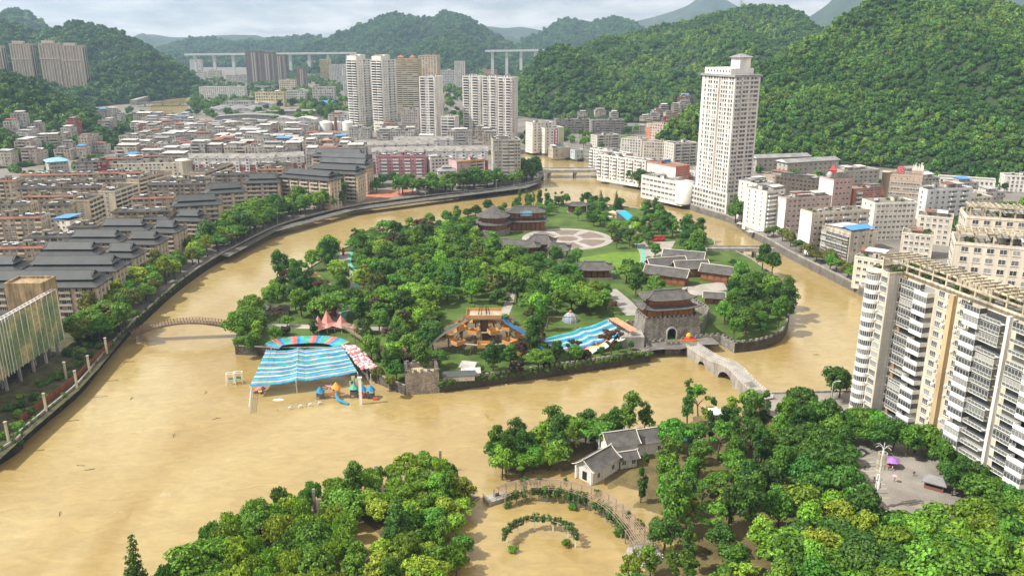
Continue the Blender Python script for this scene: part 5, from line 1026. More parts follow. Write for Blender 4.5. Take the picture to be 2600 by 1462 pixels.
mb = MB(); mb.hexa([(.5, .5, h7+2.0), (b.w-1, .5, h7+2.2), (b.w-1, 7, h7+3.2), (.5, 7, h7+3.0), (.5, .5, h7+2.1), (b.w-1, .5, h7+2.3), (b.w-1, 7, h7+3.3), (.5, 7, h7+3.1)]); build(mb, 'blue_roof', M_BLUE, b.t); mb = MB(); mb.hexa([(.5, 7.2, h7+2.2), (b.w-2, 7.2, h7+2.2), (b.w-2, 19, h7+1.4), (.5, 19, h7+1.4), (.5, 7.2, h7+2.3), (b.w-2, 7.2, h7+2.3), (b.w-2, 19, h7+1.5), (.5, 19, h7+1.5)]); build(mb, 'white_roof', M_WSHEET, b.t); mb = MB(); mb.box(1, 1, h7, b.w-3, 18, h7+1.4); build(mb, 'attic', M_WALL2, b.t, (.5, .46, .40))
for k in range(4): q = MB(); q.hexa([(-3, 1+k*5, 3.0), (-3, 5+k*5, 3.0), (-.1, 5+k*5, 3.8), (-.1, 1+k*5, 3.8), (-3, 1+k*5, 3.1), (-3, 5+k*5, 3.1), (-.1, 5+k*5, 3.9), (-.1, 1+k*5, 3.9)]); build(q, 'awning', M_BLUE if k % 2 else M_RED, b.t)
b = rb('pink_white_hotel', 'pink and white hotel with a dark hipped roof, silver dome and red spire', (2118, 458), (2166, 455), 28, 14, (.56, .38, .34), 8, 4, 2, clut={'hut': 0}, group=None); mb = MB(); mb.box(-.1, 0, 0, -.02, 14, 27.9); build(mb, 'sunlit_end_wall', M_WALL, b.t, (.84, .81, .76)); build(gable_mesh(b.w*.7, 9, .9, 3.2, 0, 4, 28.7), 'roof', [mat('dark_hip', (.07, .065, .06)), M_DARK], b.t, loc=(b.w*.22, 1, 0)); mb = MB(); mb.lathe([(1.9, 0), (1.9, 1.8), (1.5, 2.8), (.8, 3.4), (.1, 3.7)], 14, c=(2.6, 8, 28.7)); build(mb, 'dome', M_METAL, b.t, smooth=True); mb = MB(); mb.lathe([(2.8, 3.4), (2.8, 5.2), (3.2, 5.2), (.1, 8.6)], 4, c=(6.6, 10, 27.5)); mb.box(4.8, 8.2, 28, 8.4, 11.8, 31); build(mb, 'red_spire', M_RED, b.t)  # white sheet on the left end stands in for full sun there
rb('red_block', 'brick red block with orange roof edges behind the cream slab', (2168, 482), (2240, 477), 20, 13, (.46, .17, .12), 7, 7, 2, clut={'plants': 3, 'sheds': 1}, group=None, bal=(-.3,))
rb('beige_long_block', 'long beige block with sheet-roofed attics behind the curved balconies', (1938, 444), (2086, 462), 17, 15, (.54, .44, .33), 6, 14, 2, clut={'sheds': 6, 'solar': 4, 'hut': 2}, group=None)
for fl, fr, lb in (((1922, 404), (2056, 399), 'long grey sheet-roofed hall against the forest edge, the rear one'), ((2000, 416), (2130, 408), 'long grey sheet-roofed hall against the forest edge, the front one')):
 b = rb('sheet_roofed_hall', lb, fl, fr, 11, 14, (.46, .42, .38), 3, 10, 2, single=False, clut={'hut': 0}, group='grey sheet-roofed halls'); build(gable_mesh(b.w, 14, 1.4, 2.2, 0, 0, 11.8), 'roof', [M_GSHEET, M_WALL2], b.t)
rb('blue_white_roof_block', 'grey block under joined blue and white roof sheets beside the red spire', (2142, 436), (2234, 432), 16, 16, (.48, .45, .40), 5, 7, 2, single=False, clut={'sheds': 4, 'hut': 0}, group=None)
b = Block('bank_tower', 'beige stone office tower with porthole windows and a round red roof sign', (2252, 444), (2343, 450), 27.5, 18, (.52, .41, .31), 8, GZ, None, 'office', bands=(.40, .28, .20)); b.even('F', 10, 2.0, 1.4, floors=(1, 2, 3, 4, 5, 6)); b.row('F', [-9+3.6*k for k in range(6)], 1.0, 1.0, floors=(7,), sill=1.2, nx=1); b.even('R', 3, 2, 1.4); b.even('L', 2, 1.2, 1.4)
mb = MB(); mb.lathe([(3, -1), (3, 29), (3.2, 29), (3.2, 29.6)], 18, c=(0, 2, 0)); build(mb, 'round_corner', M_WALL, b.t, (.54, .43, .33), True); mb = MB(); mb.box(b.w-7, 2, 27.5, b.w, 16, 31); build(mb, 'roof_house', M_WALL, b.t, (.5, .38, .28))
mb = MB(); mb.tube([(8, -.2, 31.2), (8, .4, 31.2)], 2.6, 24); rs_ = build(mb, 'round_sign', mat('crimson_sign', (.42, .03, .06)), b.t); mb = MB(); [mb.bar((8+1.6*math.cos(a), -.26, 31.2+1.6*math.sin(a)), (8+1.6*math.cos(a+2.2), -.26, 31.2+1.6*math.sin(a+2.2)), .18) for a in (0, 1.3, 2.6, 3.9, 5.2)]; mb.tube([(8+2.1*math.cos(a/12*2*PI), -.24, 31.2+2.1*math.sin(a/12*2*PI)) for a in range(13)], .1, 5); build(mb, 'sign_emblem', mat('sign_line', (.75, .5, .45)), rs_)
mb = MB(); [mb.bar((11+k*1.5, 0, 28), (11+k*1.5, 0, 32.5), .1) for k in range(9)]; [mb.bar((11, 0, 29+k*1.2), (23, 0, 29+k*1.2), .1) for k in range(4)]; build(mb, 'sign_lattice', M_METAL, b.t)
mb = MB(); rr = random.Random(4); [mb.box(x, y, 31, x+.3, y+.2, 31+rr.uniform(2, 4.5)) for x, y in [(rr.uniform(b.w-7, b.w), rr.uniform(2, 15)) for _ in range(14)]]; stuff(build(mb, 'antenna_panels', M_WHITE, b.t))
rb('white_grid_block', 'white block with a regular window grid in front of the beige bank', (2222, 518), (2330, 515), 22, 14, (.78, .74, .66), 7, 9, 2, clut={'plants': 3, 'solar': 3}, group=None)
rb('white_long_hall', 'long low white hall with a row of small windows at the forest edge', (2382, 452), (2528, 462), 10, 14, W1, 3, 12, 2, single=False, clut={'hut': 0}, group=None); rb('white_school', 'white gallery block among trees at the forest edge', (2552, 447), (2680, 452), 12, 14, W1, 4, 10, 2, single=False, group=None)
rb('pale_blue_white_block', 'pale bluish white block with covered balconies below the long white hall', (2356, 484), (2470, 478), 20, 16, (.66, .68, .70), 6, 7, 2, clut={'sheds': 3}, group=None, bal=(.1, .35))
for fl, fr, h, lb in (((2330, 548), (2420, 556), 16, 'cream walk-up with rooftop shacks between grid block and pergola roofs'), ((2290, 592), (2372, 600), 13, 'low cream house with roof garden beside the blue-roofed block'), ((2430, 505), (2520, 500), 12, 'low house under a pale blue roof near the long white hall'), ((2170, 652), (2245, 664), 14, 'plain white house at the quay beside the balconied tower')):
 rb('cream_house', lb, fl, fr, h, 13, (.68, .62, .52), max(3, int(h/3)), None, 2, clut={'plants': 5, 'sheds': 2}, group='cream houses behind the balconied tower')
r = random.Random(55)
for k in range(26):
 x = r.uniform(2240, 2580); y = r.uniform(475, 590); p = at(x, y, GZ); w = r.uniform(12, 24)
 if any(abs(o.location.x-p.x) < 30 and abs(o.location.y-p.y) < 17 for o in bpy.data.objects if o.parent is None and o.type == 'EMPTY' and o.location.y > 330): continue
 old_house(p.x, p.y, w, r.uniform(10, 14), r.choice((3, 4, 5, 6)), r.uniform(.1, .3), GZ, 'behind the pergola roofs', 'houses behind the pergola roofs')
for k in range(40):
 x = r.uniform(890, 1330); y = r.uniform(226, 330); h_ = r.uniform(7, 17)
 if 1000 < x < 1330 and y > 300: continue
 c, cn = r.choice([((.50, .49, .47), 'grey'), ((.62, .60, .57), 'whitish'), ((.50, .44, .38), 'tan'), ((.45, .28, .22), 'brick')]); n_ = r.choice((3, 4, 5)); fb('far_house', '%s %s-storey block glimpsed behind the white towers' % (cn, {3: 'three', 4: 'four', 5: 'five'}[n_]), x, x+r.uniform(20, 45), y-h_, y, c, n_, 15, GZ, group='blocks behind the white towers', clutter={'hut': 1, 'sheds': 1})
for k in range(60):
 x = r.uniform(880, 1320); y = r.uniform(348, 372); p = at(x, y, GZ); w = r.uniform(14, 28)
 if x > 1235 and y > 355 or any(abs(o.location.x-p.x) < 26 and abs(o.location.y-p.y) < 16 for o in bpy.data.objects if o.parent is None and o.type == 'EMPTY' and o.location.y > 600): continue
 old_house(p.x, p.y, w, 13, r.choice((3, 4, 5)), r.uniform(-.1, .1), GZ, 'below the white towers', 'houses below the white towers')
# ================================================================== the balconied apartment tower on the square
def apartment():
 ex = Vector((.27, -.963)).normalized(); O = Vector((110.6, 245.7)); Z0 = 1.6; nf, fh = 16, 3.02; HH = nf*fh+1.0; Lh = 78; D = 21
 t = thing('balconied_apartment_tower', 'huge cream apartment tower with stacked white balconies and a rooftop pergola over the square', 'apartment tower', (O.x, O.y, Z0), math.atan2(ex.y, ex.x))
 CRM = (.64, .57, .45); WHI = (.78, .77, .74); TILE = (.64, .61, .56); BRN = (.40, .26, .13)
 mb = MB(); mb.prism([(0, 0), (8.5, 0), (8.5, 5.6), (Lh, 5.6), (Lh, D), (0, D)], -2, HH, 0, 1); build(mb, 'wall', [M_WALL, M_ROOFC], t, CRM)
 mt = mat('tiled_wall', (.62, .59, .54), var=.1, streak=.2, fine=.05, bands=(0, 0, 0, 0) if False else None)
 mb = MB(); mb.box(8.5, .05, 0, 8.56, 5.5, HH-.1); build(mb, 'tiled_return_wall', mt, t)
 q = MB()
 for k in range(int(HH/1.5)): q.box(8.56, .05, 1.5*k, 8.575, 5.5, 1.5*k+.05)
 for k in range(5): q.box(8.561, .05+1.1*k, 0, 8.58, .1+1.1*k, HH-.1)
 stuff(build(q, 'tile_joint_grid', mat('joint', (.38, .36, .33)), t))
 mb = MB(); mb.prism([(0, 0), (8.5, 0), (8.5, 5.6), (Lh, 5.6), (Lh, 6.0), (8.1, 6.0), (8.1, .4), (.4, .4), (.4, D), (0, D)], HH, HH+1.1); build(mb, 'parapet', M_WALL2, t, (.62, .56, .44))
 # round bay, one drum of windows per floor
 bay = MB(); n = 12; R = 2.5
 for k in range(n):
  a0, a1 = PI+PI*k/n, PI+PI*(k+1)/n; p, s = (R*math.cos(a0), R*math.sin(a0)), (R*math.cos(a1), R*math.sin(a1)); f = .94
  bay.quad((p[0], p[1], 0), (s[0], s[1], 0), (s[0], s[1], 1.15), (p[0], p[1], 1.15)); bay.quad((p[0]*f, p[1]*f, 1.15), (s[0]*f, s[1]*f, 1.15), (s[0]*f, s[1]*f, 2.85), (p[0]*f, p[1]*f, 2.85), 1)
  bay.quad((p[0], p[1], 1.15), (s[0], s[1], 1.15), (s[0]*f, s[1]*f, 1.15), (p[0]*f, p[1]*f, 1.15)); bay.quad((p[0], p[1], 2.85), (s[0], s[1], 2.85), (s[0], s[1], fh), (p[0], p[1], fh))
  bay.quad((p[0]*f, p[1]*f, 2.85), (s[0]*f, s[1]*f, 2.85), (s[0], s[1], 2.85), (p[0], p[1], 2.85)); bay.bar((p[0]*.97, p[1]*.97, 1.15), (p[0]*.97, p[1]*.97, 2.85), .12, m=2)
 bm_ = bay.mesh('bay_window', [M_CLEAN, M_GLASS, M_FRAME])
 for k in range(nf): link('bay_window', bm_, t, (2.3, .0, .5+k*fh), 0, WHI)
 cap = MB(); cap.lathe([(2.7, 0), (2.7, .5), (2.2, .9)], 20, c=(2.3, 0, HH-.1)); build(cap, 'bay_cap', M_WALL2, t, (.6, .57, .5))
 rnd = random.Random(3); PB = (.42, .22, .12)
 acm = MB(); acm.box(-.42, -.42, 0, .42, -.05, .6); acm.tube([(0, -.425, .3), (0, -.45, .3)], .22, 10, 1); AC = acm.mesh('air_conditioner', [M_WHITE, M_METAL])
 for k in range(nf):
  z = 1.0+k*fh
  link('window', window_mesh(2.7, 1.75, 5, 2), t, (6.6, 0, z+1.65));
  if rnd.random() < .7: link('air_conditioner', AC, t, (5.0, 0, z+.1))
  link('window', window_mesh(.95, 1.35, 2, 1), t, (8.58, 4.3, z+1.6), PI/2)
  for base in (0, 1, 2):
   def px_(u): return (u, 55.5-u, u+40)[base]
   a = px_(13.2); b_ = px_(18.4); c = px_(23.6); d = px_(26.6)
   if k >= 1:
    gl = rnd.choice((0.0, 1.55, 1.55, 0.0)); link('balcony', balcony_mesh(7.4, 1.7, 1.0, 0, False, gl, 'a'), t, (a, 5.6, z), 0, WHI)
    gl = rnd.choice((1.5, 1.5, 0.0)); link('balcony', balcony_mesh(5.2, 2.6, 1.15, 0, True, gl, 'b'), t, (b_, 5.6, z), 0, WHI)
   link('window', window_mesh(2.1, 1.7, 3, 2), t, (c, 5.6, z+1.65))
   if base != 1: link('window', window_mesh(1.3, 1.5, 2, 1), t, (d, 5.6, z+1.65))
   if rnd.random() < .75: link('air_conditioner', AC, t, (px_(25.3), 5.6, z+rnd.choice((0, .1, 1.5))))
 for x, w_, o, c in ((9.2, 1.2, .5, BRN), (28.6, 1.6, 1.5, (.56, .42, .24)), (33.9, .3, .5, WHI), (47.6, .9, 1.2, WHI), (68.6, 1.5, 1.5, (.56, .42, .24))): link('pilaster', ubox(), t, (x, 5.6-o/2, HH/2), 0, c, (w_, o, HH))
 for k in range(nf): link('ledge', ubox(), t, (9.0, 5.0, 1.0+k*fh), 0, WHI, (.9, 1.3, .14))
 # penthouse storey and rooftop pergola
 mb = MB(); mb.box(24, 9.5, HH, 36, 19, HH+3.2); mb.box(52, 9.5, HH, 66, 19, HH+3.2); build(mb, 'roof_house', M_WALL2, t, (.62, .54, .40))
 CP_ = (.55, .49, .36); zp = HH+4.3
 for x in [3+5.2*k for k in range(15)]:
  for y in ((2.0, 9) if x < 8 else (6.4, 12.5)): link('pergola_post', ubox(M_WALL2, 's'), t, (x, y, HH+2.15), 0, CP_, (.5, .5, 4.3))
 for x in [1.5+2.4*k for k in range(32)]:
  y0 = 1.0 if x < 8.4 else 5.4; link('pergola_beam', ubox(M_WALL2, 's'), t, (x, (y0+13.5)/2, zp+.5), 0, CP_, (.32, 13.5-y0, .45))
 for y, x0 in ((2.0, 1), (6.4, 1), (9.4, 1), (12.5, 1)): link('pergola_beam', ubox(M_WALL2, 's'), t, ((x0+Lh)/2, y, zp+.1), 0, CP_, (Lh-x0, .4, .5))
 for _ in range(26): stuff(link('roof_garden', plants_mesh(rnd.randrange(5)), t, (rnd.uniform(1, Lh-2), rnd.uniform(1, 5) if False else rnd.uniform(7, 19), HH), rnd.uniform(0, 6), None, rnd.uniform(1, 1.9)))
 for _ in range(7): stuff(link('roof_garden', plants_mesh(rnd.randrange(5)), t, (rnd.uniform(1, 7), rnd.uniform(1, 9), HH), rnd.uniform(0, 6), None, rnd.uniform(.9, 1.5)))
 for k in range(4): link('roof_shed', shed_mesh(M_GSHEET, 'g'), t, (14+k*15+rnd.uniform(-3, 3), 15, HH), 0, (.5, .47, .42), (7, 6, 2.6))
 mb = MB(); mb.box(40, 2.5, 0, 47, 5.6, 3.2, 0); build(mb, 'entrance_porch', M_CONC, t)
 return t
apartment()
# sister blocks of the same estate behind it, pergolas on their roofs
def sister(label, A, B, h, depth):
 b = Block('estate_block', label, A, B, h, depth, (.66, .60, .50), 16, 1.6, 'cream estate blocks with rooftop pergolas', 'apartment tower', M_WALL); b.even('F', max(4, int(b.w/4)), 2.0, 1.6); b.even('L', 4, 1.6, 1.5); b.clutter(hut=2, plants=8, sheds=2)
 CP_ = (.55, .49, .36)
 for x in range(1, int(b.w), 5):
  for y in (1, depth*.5): link('pergola_post', ubox(M_WALL2, 's'), b.t, (x, y, h+2), 0, CP_, (.5, .5, 4))
 for x in range(0, int(b.w), 2): link('pergola_beam', ubox(M_WALL2, 's'), b.t, (x+.5, depth*.27, h+4.4), 0, CP_, (.32, depth*.6, .45))
 for y in (1, depth*.26, depth*.5): link('pergola_beam', ubox(M_WALL2, 's'), b.t, (b.w/2, y, h+4.05), 0, CP_, (b.w, .4, .5))
sister('cream estate block with pergola roof rising just behind the balconied tower', (2425, 618), (2680, 640), 53, 16)
sister('cream estate block with pergola roof, farther back by the pale blue block', (2455, 552), (2680, 566), 53, 16)
# ================================================================== island: walls, gate tower, halls
def crenel(name, label, pts, zb, zt, m, th=.9, merlon=1.1, gap=.9, mh=.85, base=-2, group=None):
 """stone wall with separate merlons along its outer edge"""
 o = Vector((pts[0][0], pts[0][1])); t = thing(name, label, 'wall', (o.x, o.y, 0), 0, group); w = MB(); c = ('merlon', merlon, mh, th)
 if c not in MESH: q = MB(); q.box(-merlon/2, -th/2, 0, merlon/2, th/2, mh); MESH[c] = q.mesh('merlon', M_STONE)
 P = [Vector((p[0], p[1]))-o for p in pts]
 for a, b in zip(P, P[1:]):
  d = b-a; L_ = d.length; d.normalize(); n = Vector((-d.y, d.x))*th
  w.hexa([(*(a-n*.12), base), (*(b-n*.12), base), (*(b+n), base), (*(a+n), base), (*a, zt), (*b, zt), (*(b+n), zt), (*(a+n), zt)])
  k = max(1, int(L_/(merlon+gap)))
  for j in range(k):
   p = a.lerp(b, (j+.5)/k)+n*.5; link('merlon', MESH[c], t, (p.x, p.y, zt-.02), math.atan2(d.y, d.x))
 build(w, 'wall', m, t); return t
crenel('rampart', 'crenellated dark rampart of the island along the river below the playground', [ISL[8], ISL[9], ISL[10], ISL[11]], 0, IZ+.5, M_DKSTONE)
crenel('rampart', 'crenellated stone landing wall around the arched gate', ISL[11:16], 0, IZ+.6, M_STONE)
crenel('rampart', 'crenellated stone wall right of the bridge below the gate', [ISL[16], ISL[17], ISL[18], ISL[19]], 0, IZ+.6, M_STONE)
crenel('rampart', 'long curved rampart round the wooded end of the island', smoothline(ISL[19:27], 3), 0, IZ+.4, M_DKSTONE)
revet('island_bank', smoothline(ISL[26:], 2) + ISL[:3], -2, IZ, 'low stone bank wall along the far and left shore of the island', M_STONE, .5)
revet('island_bank', ISL[2:8], -2, IZ, 'low muddy bank wall by the flooded playground', M_STONE, .3)
# corner bastion
A, B = at(1031, 1003, 0).to_2d(), at(1116, 997, 0).to_2d(); d = (B-A); L_ = d.length; d.normalize(); n = Vector((-d.y, d.x))
crenel('bastion', 'square grey brick bastion with a sandy floor at the island corner', [A-d*0+n*10, A, B, B+n*10, A+n*10], 0, 8.2, mat('grey_brick', (.36, .315, .27), var=.3, scale=.4, fine=.3, streak=.2, brick=.6), 1.0)
structure(flat('bastion_floor', [A+n*1+d*1, B+n*1-d*1, B+n*9.4-d*1, A+n*9.4+d*1], 6.4, mat('sand_floor', (.42, .36, .22), var=.3)))
# Chinese curved roof -------------------------------------------------
def curved_roof(w, d, ov, h, curl=.9, ridge=.55, mt=None, thick=.25, n=8, cx=0, cy=0, z=0, mb=None):
 """hip roof with upswept corners: rectangle w x d centred on cx, cy; ridge along x of length ridge*w"""
 mb = mb or MB(); W_, D_ = w/2+ov, d/2+ov; rl = max(0.05, w*ridge/2); m = 6
 def pt(side, s, t):                                    # s along eave -1..1, t 0 eave .. 1 ridge
  up = curl*abs(s)**4*(1-t)**2; prof = t**1.35
  if side in 'fb':
   x = s*(W_+(rl-W_)*t); y = (-1 if side == 'f' else 1)*D_*(1-t)
  else:
   y = s*D_*(1-t); x = (-1 if side == 'l' else 1)*(W_+(rl-W_)*t)
  return (cx+x, cy+y, z+h*prof+up)
 for side in 'fbrl':
  for i in range(2*n):
   for j in range(m):
    s0, s1 = -1+i/n, -1+(i+1)/n; t0, t1 = j/m, (j+1)/m
    q = [pt(side, s0, t0), pt(side, s1, t0), pt(side, s1, t1), pt(side, s0, t1)]
    if side in 'bl': q.reverse()
    mb.poly(q, 0)
   q = [pt(side, s0, 0), pt(side, s1, 0)]; lo = [(p[0], p[1], p[2]-thick) for p in q]; f = [lo[0], lo[1], q[1], q[0]]
   if side in 'bl': f.reverse()
   mb.poly(f, 1); g = [lo[1], lo[0], (cx+(lo[0][0]-cx)*.72, cy+(lo[0][1]-cy)*.72, z-thick*.2), (cx+(lo[1][0]-cx)*.72, cy+(lo[1][1]-cy)*.72, z-thick*.2)]
   if side in 'bl': g.reverse()
   mb.poly(g, 1)
 return mb
def roof_ridges(w, d, ov, h, curl, ridge, cx=0, cy=0, z=0, r=.22):
 mb = MB(); W_, D_ = w/2+ov, d/2+ov; rl = max(.05, w*ridge/2)
 mb.tube([(cx-rl-.4, cy, z+h+.55), (cx-rl, cy, z+h+.2), (cx+rl, cy, z+h+.2), (cx+rl+.4, cy, z+h+.55)], r*1.3, 6)
 for sx in (-1, 1):
  for sy in (-1, 1):
   P = []
   for k in range(6):
    t = 1-k/5; P.append((cx+sx*(W_+(rl-W_)*t), cy+sy*D_*(1-t), z+h*t**1.35+curl*(1-t)**2+.12))
   P.append((P[-1][0]+sx*.35, P[-1][1]+sy*.35, P[-1][2]+.45)); mb.tube(P, r*.8, 5)
 return mb
def hall(name, label, px, z, w, d, rz, wall_h, roof_h, ov=1.6, curl=1.0, ridge=.6, cat='pavilion', open_=False, wallm=None, colw=None, tiers=1, base=.6, group=None):
 p = at(px[0], px[1], z); t = thing(name, label, cat, (p.x, p.y, z), rz, group)
 b = MB(); b.box(-w/2-1, -d/2-1, -1, w/2+1, d/2+1, base); build(b, 'plinth', M_STONE, t)
 zz = base; ww, dd = w, d
 for k in range(tiers):
  hh_ = wall_h if k == 0 else wall_h*.7
  if not open_ or k > 0:
   q = MB(); q.box(-ww/2+.8, -dd/2+.8, zz, ww/2-.8, dd/2-.8, zz+hh_+.5); build(q, 'timber_wall', wallm or M_WOOD, t)
   nx = max(2, int(ww/3.2))
   for i in range(nx):
    x = -ww/2+.8+(ww-1.6)*(i+.5)/nx; link('lattice_panel', ubox(mat('lattice', (.30, .13, .06), var=.3, fine=.3), 'lat'), t, (x, -dd/2+.76, zz+hh_*.5), 0, None, ((ww-1.6)/nx*.8, .1, hh_*.75))
   for i in range(max(2, int(dd/3.2))):
    y = -dd/2+.8+(dd-1.6)*(i+.5)/max(2, int(dd/3.2))
    for sx in (-1, 1): link('lattice_panel', ubox(None, 'lat'), t, (sx*(ww/2-.76), y, zz+hh_*.5), 0, None, (.1, (dd-1.6)/max(2, int(dd/3.2))*.8, hh_*.75))
  cm = MESH.setdefault(('col', round(hh_, 1)), None)
  if cm is None: q = MB(); q.tube([(0, 0, 0), (0, 0, hh_+.4)], .2, 8); cm = MESH['col', round(hh_, 1)] = q.mesh('column', M_DKWOOD)
  for i in range(int(ww/3.4)+2):
   for sy in (-1, 1): link('column', cm, t, (-ww/2+.3+(ww-.6)*i/(int(ww/3.4)+1), sy*(dd/2-.3), zz))
  last = k == tiers-1
  rf = curved_roof(ww, dd, ov, roof_h if last else roof_h*.55, curl, ridge if last else .82, z=zz+hh_)
  ro = build(rf, 'roof' if last else 'lower_roof', [M_TILE, M_DKWOOD], t); build(roof_ridges(ww, dd, ov, roof_h if last else roof_h*.55, curl, ridge if last else .82, z=zz+hh_), 'ridge', mat('ridge_tile', (.15, .145, .14), var=.3), ro)
  zz += hh_+(roof_h*.42 if not last else 0); ww -= 2.6; dd -= 2.6
 return t
# gate tower: stone base with an arched passage under a timber hall
def gate():
 A = at(1632, 866, IZ); Bx = at(1780, 855, IZ); ex = (Bx-A).to_2d(); w = ex.length; rz = math.atan2(ex.y, ex.x); H_ = 8.2; D = 13
 t = thing('gate_tower', 'two-tier timber gate hall on a battered grey stone base with an arched passage', 'gatehouse', (A.x, A.y, IZ), rz)
 mb = MB(); k = 24; bat = .9; ax = w*.49; ar = 2.1; az = 2.6; arch = [(ax-ar, 0), (ax-ar, az)] + [(ax-ar*math.cos(PI*i/8), az+ar*math.sin(PI*i/8)) for i in range(1, 8)] + [(ax+ar, az), (ax+ar, 0)]
 fy = lambda z: bat*z/H_
 L_ = [(0, 0), (arch[0][0], 0)];
 poly = [(0, -1), (ax-ar, -1)] + arch + [(ax+ar, -1), (w, -1), (w-bat, H_), (bat, H_)]
 mb.poly([(x, fy(max(z, 0)), z) for x, z in poly]); mb.poly([(x, D-fy(max(z, 0)), z) for x, z in reversed(poly)])
 mb.poly([(w, 0, -1), (w, D, -1), (w-bat, D-bat, H_), (w-bat, bat, H_)]); mb.poly([(0, D, -1), (0, 0, -1), (bat, bat, H_), (bat, D-bat, H_)]); mb.poly([(bat, bat, H_), (w-bat, bat, H_), (w-bat, D-bat, H_), (bat, D-bat, H_)], 1)
 for p, q in zip(arch, arch[1:]): mb.quad((p[0], fy(p[1]), p[1]), (p[0], D-fy(p[1]), p[1]), (q[0], D-fy(q[1]), q[1]), (q[0], fy(q[1]), q[1]), 2)
 build(mb, 'stone_base', [M_STONE, M_PAVE, M_DKSTONE], t)
 q = MB()
 for (p, s) in zip(arch[1:], arch[2:-1]): q.bar((p[0], fy(p[1])-.12, p[1]), (s[0], fy(s[1])-.12, s[1]), .5, .55)
 for sx in (-1, 1): q.box(ax+sx*ar-.25, -.2, 0, ax+sx*ar+.25, .2, az)
 build(q, 'arch_ring', mat('pale_stone', (.42, .40, .37), var=.2), t)
 q = MB(); q.box(ax-1.6, .45, 5.6, ax+1.6, .62, 6.4); nb_ = build(q, 'name_board', mat('board', (.33, .32, .30)), t); q = MB(); [q.box(ax-1.2+k*.65, .41, 5.75, ax-.8+k*.65, .449, 6.25) for k in range(4)]; stuff(build(q, 'board_characters', M_DARK, nb_))
 c = ('merlon', 1.0, .9, .6)
 if c not in MESH: q = MB(); q.box(-.5, -.3, 0, .5, .3, .9); MESH[c] = q.mesh('merlon', M_STONE)
 par = MB()
 for (x0, y0, x1, y1) in ((bat, bat, w-bat, bat+.5), (bat, D-bat-.5, w-bat, D-bat), (bat, bat+.5, bat+.5, D-bat-.5), (w-bat-.5, bat+.5, w-bat, D-bat-.5)): par.box(x0, y0, H_-.02, x1, y1, H_+.6)
 build(par, 'parapet', M_STONE, t)
 for i in range(int(w/1.9)):
  for y in (bat+.3, D-bat-.3): link('merlon', MESH[c], t, (bat+.8+i*1.9, y, H_+.58))
 for i in range(int((D-2)/1.9)):
  for x in (bat+.3, w-bat-.3): link('merlon', MESH[c], t, (x, bat+1+i*1.9, H_+.58), PI/2)
 # timber hall, two roofs
 cx, cy = w*.48, D*.5; W1_, D1_ = w*.80, 8.6
 q = MB(); q.box(cx-W1_/2, cy-D1_/2, H_, cx+W1_/2, cy+D1_/2, H_+4.0); build(q, 'lower_hall', M_WOOD, t); q = MB(); q.box(cx-W1_/2+1.2, cy-D1_/2+1.2, H_+4, cx+W1_/2-1.2, cy+D1_/2-1.2, H_+7.6); build(q, 'upper_hall', M_WOOD, t)
 for i in range(9):
  x = cx-W1_/2+W1_*(i+.5)/9; link('lattice_panel', ubox(None, 'lat'), t, (x, cy-D1_/2-.06, H_+2), 0, None, (W1_/9*.82, .1, 3.2))
 for i in range(4): link('lattice_panel', ubox(None, 'lat'), t, (cx-W1_/2-.06, cy-D1_/2+D1_*(i+.5)/4, H_+2), 0, None, (.1, D1_/4*.82, 3.2))
 for i in range(8): link('lattice_panel', ubox(None, 'lat'), t, (cx-(W1_-2.4)/2+(W1_-2.4)*(i+.5)/8, cy-D1_/2+1.14, H_+6.4), 0, None, ((W1_-2.4)/8*.8, .1, 1.3))
 cm = MB(); cm.tube([(0, 0, 0), (0, 0, 4.1)], .24, 8); cm = cm.mesh('column', M_DKWOOD)
 for i in range(4):
  for y in (cy-D1_/2-.25, cy+D1_/2+.25): link('column', cm, t, (cx-W1_/2+W1_*i/3, y, H_))
 ro = build(curved_roof(W1_, D1_, 2.0, 2.0, 1.2, .84, cx=cx, cy=cy, z=H_+3.9), 'lower_roof', [M_TILE, M_DKWOOD], t); build(roof_ridges(W1_, D1_, 2.0, 2.0, 1.2, .84, cx, cy, H_+3.9), 'ridge', MATS['ridge_tile'], ro)
 ro = build(curved_roof(W1_-2.4, D1_-2.4, 2.0, 3.0, 1.3, .66, cx=cx, cy=cy, z=H_+7.5), 'upper_roof', [M_TILE, M_DKWOOD], t); build(roof_ridges(W1_-2.4, D1_-2.4, 2.0, 3.0, 1.3, .66, cx, cy, H_+7.5), 'ridge', MATS['ridge_tile'], ro)
 return t
hall('timber_hall', 'dark timber hall with hanging lanterns beside the green lawn', (1508, 702), IZ, 16, 8, -.02, 4, 3.2)
gate()
crenel('rampart', 'stepped stone wall running back from the right side of the gate', [at(1782, 848, IZ).to_2d(), at(1800, 806, IZ).to_2d(), at(1760, 778, IZ).to_2d()], 0, 7.5, M_STONE, base=IZ-1)
crenel('rampart', 'ivy-hung stone wall running back from the left side of the gate', [at(1545, 842, IZ).to_2d(), at(1600, 838, IZ).to_2d(), at(1626, 838, IZ).to_2d()], 0, 7.0, M_STONE, base=IZ-1)
structure(flat('gate_landing', W((1600, 884), (1640, 890), (1690, 886), (1727, 886), (1786, 875), (1828, 873), (1800, 850), (1780, 857), (1632, 868), z=IZ+.03), IZ+.03, mat('wet_paving', (.17, .16, .15), rough=.5, var=.4, scale=.3)))
